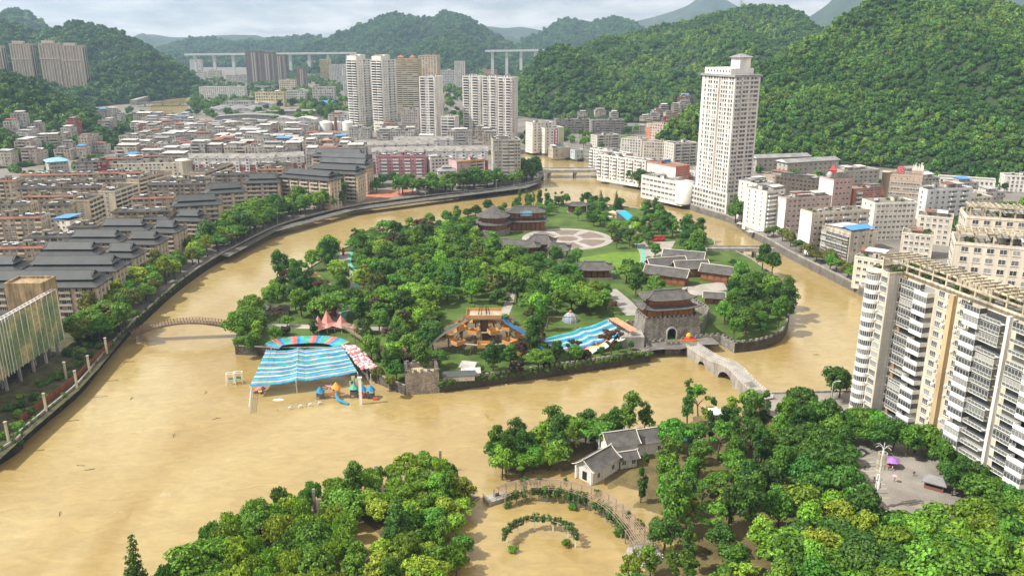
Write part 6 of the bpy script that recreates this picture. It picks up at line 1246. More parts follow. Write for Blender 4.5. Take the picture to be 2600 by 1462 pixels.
# the drum theatre and its halls around the round square
def drum():
 p = at(1252, 590, IZ); t = thing('drum_theatre', 'round three-storey timber theatre with a conical dark tile roof', 'theatre', (p.x, p.y, IZ)); R = 10.5; t.scale = (1, 1, .82)
 mb = MB(); mb.lathe([(R, -1), (R, 4)], 32); build(mb, 'plinth', M_STONE, t)
 for z0, r0, h in ((4, R-1.2, 4.2), (9.2, R-2.4, 4.0)):
  mb = MB(); mb.lathe([(r0, z0), (r0, z0+h)], 32); build(mb, 'timber_drum', M_WOOD, t, smooth=False)
  mb = MB(); mb.lathe([(r0-.2, z0+h+1.2), (r0+2.2, z0+h-.1), (r0+2.2, z0+h-.4), (r0-.2, z0+h-.2)], 32); build(mb, 'eave_roof', M_TILE, t)
  for k in range(24): a = 2*PI*k/24; link('lattice_panel', ubox(None, 'lat'), t, ((r0+.05)*math.cos(a), (r0+.05)*math.sin(a), z0+h*.5), a, None, (.12, 2*PI*r0/24*.7, h*.7))
 mb = MB(); mb.lathe([(R-1.2+1.2, 13.2), (R*.62, 15.6), (R*.3, 18.0), (.6, 20.3), (.3, 21.0)], 36); build(mb, 'cone_roof', M_TILE, t)
 mb = MB(); [mb.tube([((R)*math.cos(a), (R)*math.sin(a), 13.3), (R*.62*math.cos(a), R*.62*math.sin(a), 15.75), (R*.3*math.cos(a), R*.3*math.sin(a), 18.1), (.4, 0, 20.6)], .2, 5) for a in [2*PI*k/8 for k in range(8)]]; build(mb, 'ridge', MATS['ridge_tile'], t)
drum()
hall('theatre_gallery', 'low dark-roofed gallery wing in front of the drum theatre', (1300, 640), IZ, 30, 8, -.35, 4, 2.6, ridge=.85)
b_ = hall('stage_hall', 'main stage hall with upswept roofs and a blue signboard over its doors', (1335, 583), IZ, 24, 10, .05, 5.5, 3.4, tiers=2)
mb = MB(); mb.box(-3.6, -4.6, 9.6, 3.6, -4.3, 12.6); sb_ = build(mb, 'signboard', mat('sky_blue_board', (.20, .50, .72)), b_); mb = MB(); [mb.box(-2.4+k*1.3, -4.66, 10.5, -1.6+k*1.3, -4.61, 11.7) for k in range(4)]; stuff(build(mb, 'signboard_characters', M_WHITE, sb_))
hall('corner_pavilion', 'dark corner pavilion with a tall curved roof left of the round square', (1373, 636), IZ, 13, 9, -.3, 4.5, 4.0, curl=1.5, tiers=1)
hall('square_pavilion', 'open-columned pavilion with curved eaves at the edge of the round square', (1418, 655), IZ, 10, 8, -.15, 4.5, 3.2, curl=1.5, open_=True)
hall('garden_gate', 'small red gateway with dark tiled roof at the back of the round square', (1465, 540), IZ, 12, 4, .0, 4.5, 2.0)
# long low courtyard halls with white-edged gables
def longhall(label, px, w, d, rz, h=4.5, rh=3.2, z=IZ):
 p = at(px[0], px[1], z); t = thing('courtyard_hall', label, 'hall', (p.x, p.y, z), rz, 'white-edged courtyard halls')
 q = MB(); q.box(-w/2, -d/2, -1, w/2, d/2, h); build(q, 'timber_wall', M_WOOD, t)
 g = MB(); ov = 1.1; n = 6
 for sy in (-1, 1):
  for k in range(n):
   t0, t1 = k/n, (k+1)/n; f = lambda u: (sy*(d/2+ov)*(1-u), h-.1+rh*u**1.25); (y0, z0), (y1, z1) = f(t0), f(t1)
   P = [(-w/2-ov, y0, z0), (w/2+ov, y0, z0), (w/2+ov, y1, z1), (-w/2-ov, y1, z1)]; g.poly(P if sy < 0 else list(reversed(P)))
 for x in (-w/2-.05, w/2+.05): g.poly([(x, -d/2, h-.1), (x, d/2, h-.1), (x, 0, h+rh-.15)], 1); g.poly([(x, d/2, h-.1), (x, -d/2, h-.1), (x, 0, h+rh-.15)], 1)
 ro = build(g, 'roof', [M_TILE, M_WOOD], t); e = MB(); wm = mat('white_verge', (.6, .57, .5), var=.2)
 for x in (-w/2-ov, w/2+ov):
  for sy in (-1, 1): e.tube([(x, sy*(d/2+ov)*(1-k/6), h+.02+rh*(k/6)**1.25) for k in range(7)], .2, 5)
 e.tube([(-w/2-ov, 0, h+rh+.1), (w/2+ov, 0, h+rh+.1)], .22, 5); build(e, 'verge', wm, ro)
 for k in range(int(w/3)): link('lattice_panel', ubox(None, 'lat'), t, (-w/2+w*(k+.5)/int(w/3), -d/2-.06, h*.5), 0, None, (w/int(w/3)*.75, .1, h*.7))
longhall('courtyard hall with white-edged gables at the lawn side', (1690, 690), 19, 7, .25); longhall('courtyard hall crossing behind the two long ones', (1735, 672), 20, 7, -.35)
longhall('long front courtyard hall with white-edged gables facing the gate', (1692, 716), 20, 7.5, -.45); longhall('middle courtyard hall with dark roof and red walls', (1752, 698), 16, 8, .12)
longhall('slanting courtyard hall with red wall at the river side', (1826, 712), 17, 6.5, -.5); longhall('small tiled kiosk hall behind the gate trees', (1812, 768), 8, 5, -.2, 3, 2)
structure(flat('courtyard_paving', W((1720, 760), (1800, 745), (1850, 735), (1835, 715), (1780, 722), (1700, 735), z=IZ+.02), IZ+.02, M_PAVE))
# round square with radial red sectors
c_ = at(1440, 606, IZ); Rq = 27
def disc(name, r0, r1, a0, a1, z, m, n=40):
 mb = MB();
 for k in range(n):
  p, q = a0+(a1-a0)*k/n, a0+(a1-a0)*(k+1)/n; mb.quad((c_.x+r0*math.cos(p), c_.y+r0*math.sin(p), z), (c_.x+r1*math.cos(p), c_.y+r1*math.sin(p), z), (c_.x+r1*math.cos(q), c_.y+r1*math.sin(q), z), (c_.x+r0*math.cos(q), c_.y+r0*math.sin(q), z))
 return structure(build(mb, name, m))
disc('round_square', 0, Rq, 0, 2*PI, IZ+.03, mat('square_grey', (.36, .34, .31), var=.2, fine=.15), 64)
M_SECT = mat('square_red', (.20, .16, .135), var=.25, fine=.2)
for k in range(6): disc('red_sector', 9.5, 23, k*PI/3+.1, k*PI/3+PI/3-.16, IZ+.05, M_SECT, 12)
disc('red_sector', 0, 6.5, 0, 2*PI, IZ+.05, M_SECT); disc('pale_ring', 24.4, 25, 0, 2*PI, IZ+.05, M_PAVE, 64)
# ------------------------------------------------ paths
def path(name, pts, w, m, z=IZ+.04, n=6):
 P = smoothline([at(x, y, IZ).to_2d() for x, y in pts], n); mb = MB()
 for k in range(len(P)-1):
  d0 = (P[min(k+1, len(P)-1)]-P[max(k-1, 0)]).normalized(); d1 = (P[min(k+2, len(P)-1)]-P[k]).normalized(); a = Vector((-d0.y, d0.x))*w/2; b = Vector((-d1.y, d1.x))*w/2
  mb.quad((*(P[k]-a), z), (*(P[k+1]-b), z), (*(P[k+1]+b), z), (*(P[k]+a), z))
 return structure(build(mb, name, m))
M_PATHG = mat('path_grey', (.30, .29, .27), var=.2, fine=.1); M_TEAL = mat('teal_track', (.10, .42, .30), var=.15)
path('park_path', [(878, 640), (872, 680), (905, 715), (890, 755), (862, 800), (858, 830)], 6, M_PATHG); path('teal_track', [(893, 640), (888, 668), (906, 690), (916, 705), (890, 748), (873, 790), (876, 815)], 1.6, M_TEAL, IZ+.07)
path('park_path', [(1612, 600), (1632, 628), (1642, 650), (1640, 672)], 7, M_PATHG); path('teal_track', [(1612, 612), (1630, 635), (1632, 655), (1628, 675)], 1.6, M_TEAL, IZ+.07)
path('park_path', [(1545, 735), (1580, 765), (1612, 800)], 8, M_PATHG); path('park_path', [(1040, 830), (940, 835), (800, 830), (680, 828), (630, 835)], 5, M_PAVE)
path('park_steps', [(1300, 735), (1290, 775), (1278, 805)], 4, M_PAVE)
structure(flat('red_playground_floor', W((770, 735), (830, 742), (840, 720), (800, 690), (785, 710), z=IZ+.05), IZ+.05, mat('red_rubber', (.44, .19, .14), var=.2))); structure(flat('paved_court', W((1640, 655), (1700, 640), (1715, 612), (1660, 615), z=IZ+.05), IZ+.05, M_PAVE))
structure(flat('amusement_floor', W((1100, 890), (1300, 880), (1340, 850), (1300, 800), (1180, 800), (1090, 850), z=IZ+.05), IZ+.05, M_SOIL))
structure(flat('lawn', W((1470, 655), (1560, 640), (1640, 640), (1650, 675), (1560, 690), (1480, 680), z=IZ+.02), IZ+.02, mat('bright_lawn', (.12, .22, .02), var=.25, fine=.3)))
# ================================================================== bridges
def rails(mb, P, off, h=1.1, every=1, post=.16, m=0, mids=2):
 Q = []
 for k in range(len(P)):
  d = (P[min(k+1, len(P)-1)]-P[max(k-1, 0)]); n = Vector((-d.y, d.x, 0)).normalized()*off; Q.append(P[k]+n)
 for k, p in enumerate(Q):
  if k % every == 0: mb.box(p.x-post/2, p.y-post/2, p.z, p.x+post/2, p.y+post/2, p.z+h+.12, m)
 for k in range(len(Q)-1):
  for j in range(mids): z = h*(j+1)/mids; mb.bar(Q[k]+Vector((0, 0, z)), Q[k+1]+Vector((0, 0, z)), .10, .12, m)
def arch_footbridge():
 A, B = at(335, 842, GZ), at(626, 832, IZ); t = thing('arch_footbridge', 'slender wooden-railed arch footbridge from the left bank to the island', 'bridge', A); n = 36
 P = [A.lerp(B, k/n)-A+Vector((0, 0, 3.6*math.sin(PI*k/n))) for k in range(n+1)]; d = (B-A).normalized(); nn = Vector((-d.y, d.x, 0))*1.9
 mb = MB()
 for k in range(n):
  a, b = P[k], P[k+1]; th = lambda q: Vector((0, 0, .55+1.5*abs(2*q/n-1)**2))
  mb.hexa([a-nn-th(k), b-nn-th(k+1), b+nn-th(k+1), a+nn-th(k), a-nn, b-nn, b+nn, a+nn])
 build(mb, 'deck', mat('bridge_timber', (.20, .155, .12), var=.3, fine=.2), t)
 for s in (-1, 1): mb = MB(); rails(mb, P, s*1.8, 1.15, 1, .2); build(mb, 'railing', mat('rail_timber', (.23, .15, .11), var=.25), t)
 for k in (2, 34): mb = MB(); p = P[k]; mb.box(p.x-.7, p.y-1.6, -6, p.x+.7, p.y+1.6, p.z-1.2); build(mb, 'pier', M_CONC, t)
arch_footbridge()
def stone_bridge():
 A, B = at(1757, 879, IZ), at(1948, 1012, 2.2); t = thing('stone_arch_bridge', 'pale stone footbridge with humps, arches and steps leading from the gate to the park', 'bridge', (A.x, A.y, 0), math.atan2(B.y-A.y, B.x-A.x)); L_ = (B-A).to_2d().length; n = 72
 def top(s):
  u = s/L_; return IZ+.1 + 1.9*math.exp(-((u-.56)/.17)**2) - max(0, (u-.66))*4.6
 ar = [(L_*.24, 2.6, 2.2), (L_*.56, 4.6, 3.9)]
 def bot(s):
  z = -2.0
  for c, r, hgt in ar:
   if abs(s-c) < r: z = max(z, -.3+hgt*math.sqrt(1-((s-c)/r)**2))
  return z
 mb = MB(); w = 2.6
 for k in range(n):
  s0, s1 = L_*k/n, L_*(k+1)/n; a0, a1, b0, b1 = top(s0), top(s1), bot(s0), bot(s1)
  mb.quad((s0, -w, b0), (s1, -w, b1), (s1, -w, a1), (s0, -w, a0)); mb.quad((s1, w, b1), (s0, w, b0), (s0, w, a0), (s1, w, a1)); mb.quad((s0, -w, a0), (s1, -w, a1), (s1, w, a1), (s0, w, a0), 1); mb.quad((s0, w, b0), (s1, w, b1), (s1, -w, b1), (s0, -w, b0), 2)
 build(mb, 'deck', [mat('bridge_stone', (.36, .335, .30), var=.3, streak=.25, fine=.2), mat('bridge_paving', (.33, .315, .29), var=.25, fine=.15), M_DKSTONE], t)
 P = [Vector((L_*k/34, 0, top(L_*k/34))) for k in range(35)]
 for s in (-1, 1): mb = MB(); rails(mb, P, s*2.45, 1.1, 1, .34, mids=1); [mb.hexa([a+Vector((0, s*2.45-.06, .15)), b+Vector((0, s*2.45-.06, .15)), b+Vector((0, s*2.45+.06, .15)), a+Vector((0, s*2.45+.06, .15)), a+Vector((0, s*2.45-.06, .7)), b+Vector((0, s*2.45-.06, .7)), b+Vector((0, s*2.45+.06, .7)), a+Vector((0, s*2.45+.06, .7))]) for a, b in zip(P, P[1:])]; build(mb, 'balustrade', mat('balustrade_stone', (.50, .48, .44), var=.25), t)
 for q0 in (.77, .88):
  for k in range(6): s = L_*q0+k*.55; link('step', ubox(mat('step_dark', (.14, .13, .12)), 'step'), t, (s, 0, top(s)+.03), 0, None, (.24, 3.2, .1))
stone_bridge()
beam_bridge('road_bridge', 'low concrete road bridge with railings across the upper river', at(1362, 433, 6).to_2d(), at(1556, 432, 6).to_2d(), 15, 6.4, 1.3, 3, 2)
beam_bridge('causeway_bridge', 'flat concrete bridge with pale railings from the island to the right bank', at(1792, 632, 4.4).to_2d(), at(1968, 632, 4.4).to_2d(), 6.5, 4.6, 1.0, 5, 1.2)
# ================================================================== striped shade sails
CLO = {'teal': (.05, .36, .34), 'blue': (.03, .20, .47), 'sky': (.06, .33, .62), 'pink': (.62, .40, .40), 'coral': (.60, .14, .09), 'pale': (.58, .55, .56), 'green': (.06, .36, .22)}
M_CLOTH = mat('shade_cloth', objcol=True, rough=.8, var=.35, scale=.3, fine=.2)
def sail(name, label, BL, BR, FR, FL, strips, seq, sag=.7, gap=.06, seed=1):
 t = thing(name, label, 'shade sail', (FL.x, FL.y, 0)); o = Vector((FL.x, FL.y, 0)); rnd = random.Random(seed); nu = 14
 def pt(u, v):
  p = BL.lerp(BR, u).lerp(FL.lerp(FR, u), v); return p-o+Vector((0, 0, -sag*math.sin(PI*u)*1.0 + .7*math.exp(-((u-.42)/.05)**2)))
 for k in range(strips):
  v0, v1 = (k+gap)/strips, (k+1-gap)/strips; mb = MB(); dz = rnd.uniform(-.12, .12)
  for i in range(nu):
   u0, u1 = i/nu, (i+1)/nu; q = [pt(u0, v1), pt(u1, v1), pt(u1, v0), pt(u0, v0)]; q = [p+Vector((0, 0, dz-.18*math.sin(PI*(i/nu)*3)**2)) for p in q]
   lo = [p-Vector((0, 0, .03)) for p in q]; mb.poly(q); mb.poly(list(reversed(lo)))
  build(mb, 'cloth_strip', M_CLOTH, t, CLO[seq[k % len(seq)]])
 pm = MB(); pm.tube([(0, 0, -2), (0, 0, 1)], .14, 6); PM = MESH.setdefault('sailpost', pm.mesh('post', M_WHITE))
 for u, v in ((0, 0), (.42, 0), (1, 0), (0, 1), (.42, 1), (1, 1), (0, .5), (1, .5), (.42, .5)):
  p = pt(u, v); link('post', PM, t, (p.x, p.y, p.z-1))
  if p.z > 3: link('post', PM, t, (p.x, p.y, 0), 0, None, (1, 1, p.z-.6))
 return t
SEQ = ['teal', 'blue', 'pink', 'sky', 'teal', 'pale', 'blue', 'teal', 'sky', 'pink', 'teal', 'blue', 'teal', 'pale']
sail('striped_shade_sail', 'large blue, teal and pink striped shade sail sagging over the flooded playground', at(676, 888, 7.0), at(866, 874, 7.5), at(908, 944, 5.2), at(634, 980, 4.6), 26, SEQ)
sail('striped_shade_sail', 'blue and teal striped shade sail sloping over the dry slides beside the gate', at(1542, 810, 10.5), at(1374, 858, 5.4), at(1414, 892, 4.4), at(1584, 848, 8.4), 14, ['teal', 'blue', 'teal', 'pale', 'sky', 'blue', 'teal', 'pale'], sag=1.0, seed=2)
def coral():
 P = [at(1545, 808, 12), at(1566, 806, 12.4), at(1618, 836, 10.5), at(1600, 842, 10)]; o = Vector((P[0].x, P[0].y, 0)); t = thing('coral_canopy', 'flat coral orange canopy on thin posts above the dry slides', 'canopy', o); mb = MB(); mb.poly([p-o for p in (P[3], P[2], P[1], P[0])]); mb.poly([p-o-Vector((0, 0, .08)) for p in P]); build(mb, 'cloth', M_CLOTH, t, (.68, .25, .16))
 for p in P: link('post', MESH['sailpost'], t, (p.x-o.x, p.y-o.y, IZ), 0, None, (1, 1, p.z-IZ-.5))
coral()
def lanes():
 A, B = at(1590, 853, 8), at(1500, 897, IZ+.4); o = Vector((B.x, B.y, 0)); t = thing('dry_slide', 'wide dry slide with yellow, pink and white lanes beside the striped sail', 'slide', o); d = (A-B).to_2d().normalized(); n = Vector((-d.y, d.x))
 for k, c in enumerate(((.66, .66, .58), (.66, .66, .60), (.70, .48, .08), (.66, .25, .28), (.70, .48, .08))):
  mb = MB(); off = n*(k*1.6)
  for j in range(14):
   u0, u1 = j/14, (j+1)/14; f = lambda u: (B-o).lerp(A-o, u)+Vector((0, 0, .5*math.sin(u*4*PI)))+Vector((off.x, off.y, 0)); a, b = f(u0), f(u1); q = Vector((n.x, n.y, 0))*.7
   mb.hexa([a-q-Vector((0, 0, .4)), b-q-Vector((0, 0, .4)), b+q-Vector((0, 0, .4)), a+q-Vector((0, 0, .4)), a-q, b-q, b+q, a+q])
  build(mb, 'slide_lane', M_CLEAN, t, c)
 mb = MB(); q = (A-o); mb.box(q.x-2, q.y-1, IZ-1, q.x+7, q.y+7, q.z); build(mb, 'slide_tower', M_CONC, t)
lanes()
# ring of bright cloth panels and the pink umbrella walk
def ringwalk():
 pts = [at(x, y, 6.0) for x, y in ((688, 880), (700, 868), (730, 862), (770, 859), (810, 858), (845, 862), (872, 872))]; P = smoothline(pts, 5); o = Vector((P[0].x, P[0].y, 0)); t = thing('panel_arcade', 'arc of red, blue and green cloth panels behind the big striped sail', 'arcade', o); cs = [CLO['coral'], CLO['blue'], CLO['sky'], CLO['green'], CLO['teal'], (.5, .22, .24)]
 for k in range(len(P)-1):
  d = (P[k+1]-P[k]); n = Vector((-d.y, d.x, 0)).normalized()*3.0; a, b = P[k]-o, P[k+1]-o; mb = MB(); mb.quad(a-n-Vector((0, 0, .9)), b-n-Vector((0, 0, .9)), b+n, a+n); mb.quad(a+n-Vector((0, 0, .03)), b+n-Vector((0, 0, .03)), b-n-Vector((0, 0, .93)), a-n-Vector((0, 0, .93))); build(mb, 'cloth_panel', M_CLOTH, t, cs[k % 6])
  if k % 4 == 0: link('post', MESH['sailpost'], t, (a.x, a.y, IZ), 0, None, (.8, .8, 2.0))
 um = MB(); um.lathe([(1.05, 0), (.7, .32), (.05, .5)], 8); UM = um.mesh('umbrella', M_CLOTH)
 Q = smoothline([at(x, y, 6) for x, y in ((880, 878), (905, 895), (920, 915), (940, 935))], 12); o = Vector((Q[0].x, Q[0].y, 0)); t = thing('umbrella_walk', 'curving walkway roofed with hundreds of pink and white umbrellas', 'walkway', o); r = random.Random(8)
 for p in Q:
  for k in range(5): link('umbrella', UM, t, (p.x-o.x+(k-2)*1.3+r.uniform(-.3, .3), p.y-o.y+r.uniform(-.5, .5), p.z+r.uniform(-.3, .3)), r.uniform(0, 1), r.choice(((.64, .30, .33), (.70, .62, .62), (.70, .66, .66), (.58, .18, .22))), r.uniform(.6, .8))
 for p in Q[::6]: link('post', MESH['sailpost'], t, (p.x-o.x, p.y-o.y, 1.5), 0, None, (.8, .8, 2.4))
ringwalk()
for x, y, s in ((810, 845, 1.2), (832, 838, 1.4), (868, 840, 1.15)):
 p = at(x, y, IZ); t = thing('pink_tent', 'pink peaked event tent beside the wooden walkway', 'tent', p, .2, 'pink peaked tents'); mb = MB(); mb.lathe([(3.6*s, 2.6), (1.6*s, 3.9), (.15, 6.0*s)], 4); build(mb, 'roof', M_CLOTH, t, (.62, .27, .23)); [link('post', MESH['sailpost'], t, (2.5*s*math.cos(a), 2.5*s*math.sin(a), 0), 0, None, (.6, .6, 1.3)) for a in (0, PI/2, PI, 1.5*PI)]
# ================================================================== wooden rope walkway with thatched hats
def walkway():
 P = smoothline([at(x, y, IZ+4) for x, y in ((872, 828), (900, 846), (935, 868), (950, 884), (985, 893), (1005, 902), (1030, 903), (1058, 902))], 5); o = Vector((P[0].x, P[0].y, 0)); t = thing('plank_walkway', 'raised brown plank walkway with thatched hats winding past the trees', 'walkway', o); m = mat('plank', (.26, .20, .13), var=.3, fine=.2)
 pl = MB(); pl.box(-.55, -1.0, -.08, .55, 1.0, .06); PL = pl.mesh('plank', m); Q = [p-o for p in P]
 for a, b in zip(Q, Q[1:]):
  d = b-a; k = max(1, int(d.length/1.15));
  for j in range(k): p = a.lerp(b, (j+.5)/k); link('plank', PL, t, p, math.atan2(d.y, d.x))
 for s in (-1, 1): mb = MB(); rails(mb, Q, s*1.05, 1.2, 1, .12, mids=3); build(mb, 'railing', m, t)
 ht = MB(); ht.lathe([(1.5, 0), (.9, .7), (.08, 1.7)], 10); HT = ht.mesh('thatched_hat', mat('thatch', (.30, .20, .14), var=.3, fine=.3)); ps = MB(); ps.tube([(0, 0, -4.5), (0, 0, 2.6)], .22, 6); PS = ps.mesh('post', m)
 for k in (5, 11, 16, 22, 29, 35): p = Q[min(k, len(Q)-1)]; link('thatched_hat', HT, t, (p.x, p.y, p.z+2.4)); link('post', PS, t, p)
walkway()
# ================================================================== rope-course tower with slides
def ropecourse():
 p0 = at(1230, 880, IZ); t = thing('rope_course', 'many-decked orange rope-course tower with teal slides and nets', 'climbing tower', p0); t.scale = (1.22, 1.15, 1.1); OR = mat('orange_deck', (.52, .26, .08), var=.2); TE = (.05, .38, .33); BR = mat('brown_post', (.13, .085, .06)); GR = mat('deck_grey', (.36, .32, .25), var=.25)
 for lv, (z, R_, nn, sz) in enumerate(((4.0, 11.5, 8, 3.6), (7.5, 7.8, 8, 3.0))):
  for k in range(nn):
   a = 2*PI*(k+.5*lv)/nn; x, y = R_*math.cos(a), R_*math.sin(a)*.8; mb = MB(); mb.box(-sz/2, -sz/2, z-.3, sz/2, sz/2, z); mb.box(-sz/2, -sz/2-.05, z, sz/2, -sz/2+.05, z+1.2, 1); mb.box(-sz/2-.05, -sz/2, z, -sz/2+.05, sz/2, z+1.2, 1); mb.box(sz/2-.05, -sz/2, z, sz/2+.05, sz/2, z+1.2, 1); mb.box(-sz/2, sz/2-.05, z, sz/2, sz/2+.05, z+1.2, 1); build(mb, 'deck', [GR, OR], t, None, False, (x, y, 0), a)
   pm = MB(); pm.tube([(x, y, -.5), (x, y, z)], .22, 6); build(pm, 'post', BR, t)
   a2 = 2*PI*(k+1+.5*lv)/nn; mb = MB(); mb.bar((x, y, z+.05), (R_*math.cos(a2), R_*math.sin(a2)*.8, z+.05), .7, .12); build(mb, 'rope_bridge', mat('rope', (.42, .34, .20)), t)
 mb = MB(); mb.box(-5.5, -4.0, 11.6, 5.5, 4.0, 12); build(mb, 'top_deck', GR, t)
 for (a, b, c, d) in ((-5.5, -4.05, 5.5, -3.95), (-5.5, 3.95, 5.5, 4.05), (-5.55, -4, -5.45, 4), (5.45, -4, 5.55, 4)): mb = MB(); mb.box(a, b, 12, c, d, 13.2); build(mb, 'railing', OR, t)
 mb = MB(); mb.tube([(0, 0, -.5), (0, 0, 11.6)], 1.3, 10); build(mb, 'mast', BR, t); mb = MB(); [mb.bar((1.8*math.cos(a), 1.8*math.sin(a), 12), (1.2*math.cos(a), 1.2*math.sin(a), 15), .25) for a in (0, 1.05, 2.1, 3.1, 4.2, 5.2)]; build(mb, 'crow_nest', BR, t)
 for k in range(8): a = PI/8+k*PI/4; mb = MB(); mb.tube([(4*math.cos(a), 3*math.sin(a), 11.6), (11.5*math.cos(a), 9.2*math.sin(a), 0)], .13, 5); build(mb, 'strut', BR, t)
 for sx, c in ((-1, TE), (-1.15, (.55, .40, .38)), (1, (.04, .22, .45))):
  mb = MB(); n = 18; wv = abs(sx) > 1
  for j in range(n):
   u0, u1 = j/n, (j+1)/n; s = 1 if sx > 0 else -1; f = lambda u: Vector((s*(5.5+15*u), -3-5*u+(-1.6 if wv else 0), 12-11.4*u-.6*math.sin(u*3*PI)*.7)); a, b = f(u0), f(u1); q = Vector((.25, .95, 0))*.75
   mb.quad(a-q, b-q, b+q, a+q); mb.quad(a-q, a-q+Vector((0, 0, .6)), b-q+Vector((0, 0, .6)), b-q); mb.quad(a+q, b+q, b+q+Vector((0, 0, .6)), a+q+Vector((0, 0, .6)))
  build(mb, 'slide', M_CLEAN, t, c)
 hs = MB(); hs.box(-1.2, -1, 0, 1.2, 1, 2.2); hs.lathe([(2.0, 2.2), (.1, 3.8)], 4); build(hs, 'booth', OR, t, None, False, (10, -12, 0))
ropecourse()
def dome():
 p = at(1448, 815, IZ); t = thing('climbing_dome', 'pale blue net dome with a small orange lantern on top', 'dome', p); t.scale = (.72, .72, .72); mb = MB(); mb.lathe([(4.6*math.cos(a), 5.2*math.sin(a)) for a in [PI/2*k/7 for k in range(7)]]+[(.2, 5.2)], 16); build(mb, 'dome_skin', mat('dome_grey', (.22, .27, .36), rough=.4, var=.2), t, smooth=True); q = MB(); [q.tube([(4.65*math.cos(b)*math.cos(a), 4.65*math.cos(b)*math.sin(a), 5.25*math.sin(b)) for b in [PI/2*k/7 for k in range(8)]], .09, 4) for a in [2*PI*j/8 for j in range(8)]]; build(q, 'rib', M_WHITE, t); q = MB(); q.lathe([(.8, 5), (.8, 6.4), (.1, 7)], 6); build(q, 'lantern', mat('orange_deck'), t)
dome()
p = at(1425, 835, IZ); t = thing('adventure_swing', 'timber A-frame of the adventure swing beside the net dome', 'swing', p); mb = MB(); [mb.bar((sx*6, sy*2.5, 0), (sx*5.4, 0, 5.2), .3) for sx in (-1, 1) for sy in (-1, 1)]; mb.bar((-5.6, 0, 5.2), (5.6, 0, 5.2), .35); build(mb, 'frame', mat('plank'), t); mb = MB(); [mb.bar((x, 0, 5.1), (x, 0, 1.2), .06) for x in (-3, -1.6, 1.6, 3)]; mb.box(-3.1, -.3, 1.1, -1.5, .3, 1.2); mb.box(1.5, -.3, 1.1, 3.1, .3, 1.2); build(mb, 'seat', mat('rope'), t)
p = at(500+1018, 905, IZ); t = thing('pink_landing', 'bright pink inflatable landing cushion below the striped slide sail', 'cushion', at(1460, 886, IZ)); mb = MB(); mb.lathe([(5.2, 0), (5.6, .5), (5.2, 1.0), (4.6, .8), (.1, .7)], 28); build(mb, 'cushion', M_CLOTH, t, (.66, .14, .28), True)
# sheds and small roofs by the rampart
for x, y, w, d, h, rz, m, lb in ((1165, 962, 11, 4, 2.6, .12, M_SLATEY, 'low grey-roofed stall behind the rampart'), (1196, 955, 6, 4, 2.8, .12, M_WSHEET, 'white tunnel tent beside the grey-roofed stall'), (1192, 938, 5, 6, 2.6, -.3, M_WSHEET, 'small white arched tent under the trees behind the rampart')):
 p = at(x, y, IZ); t = thing('market_stall', lb, 'stall', p, rz); mb = MB(); mb.box(-w/2, -d/2, 0, w/2, d/2, h-.6); build(mb, 'wall', M_WALL, t, (.6, .58, .55)); build(gable_mesh(w, d, .4, 1.2, 0, 0, h-.6), 'roof', [m, M_WALL], t, loc=(-w/2, -d/2, 0))
# ================================================================== drowned playground
def playset():
 p = at(880, 1010, 0); t = thing('play_castle', 'flooded play castle with blue and orange cone roofs and a tube slide', 'playground', p)
 for x, y, h, c, rc in ((-9, 0, 2.4, (.12, .14, .16), (.02, .22, .42)), (-3.5, .5, 3.8, (.62, .22, .04), (.66, .30, .05)), (2.5, 1, 3.2, (.1, .1, .12), (.10, .35, .25)), (5.5, .5, 2.8, (.45, .08, .06), (.03, .20, .42)), (8.5, 0, 3.0, (.08, .1, .14), (.03, .22, .42))):
  mb = MB(); [mb.tube([(x+a, y+b, -2), (x+a, y+b, h)], .12, 6) for a in (-1, 1) for b in (-1, 1)]; mb.box(x-1.1, y-1.1, h*.35, x+1.1, y+1.1, h*.42); mb.box(x-1.1, y-1.15, h*.42, x+1.1, y-1.05, h*.75); mb.box(x-1.15, y-1.1, h*.42, x-1.05, y+1.1, h*.75); build(mb, 'play_tower', M_CLEAN, t, c); mb = MB(); mb.lathe([(1.7, h), (1.1, h+.7), (.1, h+1.9)], 8, c=(x, y, 0)); build(mb, 'cone_roof', M_CLEAN, t, rc)
 mb = MB(); mb.tube(smoothline([(-3.2, -1, 2.2), (-2.8, -2.6, 1.6), (-1.6, -4, .9), (.6, -5, .35), (1.6, -5.4, .1)], 4), .55, 10); build(mb, 'tube_slide', M_CLEAN, t, (.03, .22, .36)); mb = MB(); mb.box(-8, -.5, 1.2, -4.5, .5, 1.35); mb.box(-2.4, -.5, 1.6, 1.4, .5, 1.75); mb.box(-8, -.55, 1.35, -4.5, -.45, 2.2); build(mb, 'bridge_deck', M_CLEAN, t, (.35, .2, .12)); mb = MB(); mb.box(9.5, -2, 0, 11, -1, .8); build(mb, 'red_step', M_CLEAN, t, (.55, .08, .03))
 mb = MB(); [mb.box(x-.6, 1.8, 1, x+.6, 2.2, z) for x, z in ((1.5, 5.5), (3.2, 6.4), (4.8, 5.0), (2.2, 7.2))]; build(mb, 'painted_backdrop', mat('leaf_print', (.42, .48, .34), var=.5, scale=.9), t)
playset()
p = at(917, 1026, 0); mb = MB(); mb.box(-.45, -.3, -2, .45, .3, 9.6); mb.box(-.7, -.4, 9.6, .7, .4, 10); t = thing('white_pylon', 'tall flaking white pylon standing in the flood by the play castle', 'post', p); build(mb, 'shaft', M_WHITE, t);
p = at(838, 1000, 0); t = thing('parasol_skeleton', 'bare pink umbrella frame sticking out of the water', 'frame', p); mb = MB(); mb.tube([(0, 0, -2), (0, 0, 3)], .12, 6); [mb.bar((0, 0, 3.1), (2.6*math.cos(a), 2.6*math.sin(a), 2.5), .14) for a in [2*PI*k/8 for k in range(8)]]; build(mb, 'rib_frame', mat('pink_paint', (.60, .34, .38)), t)
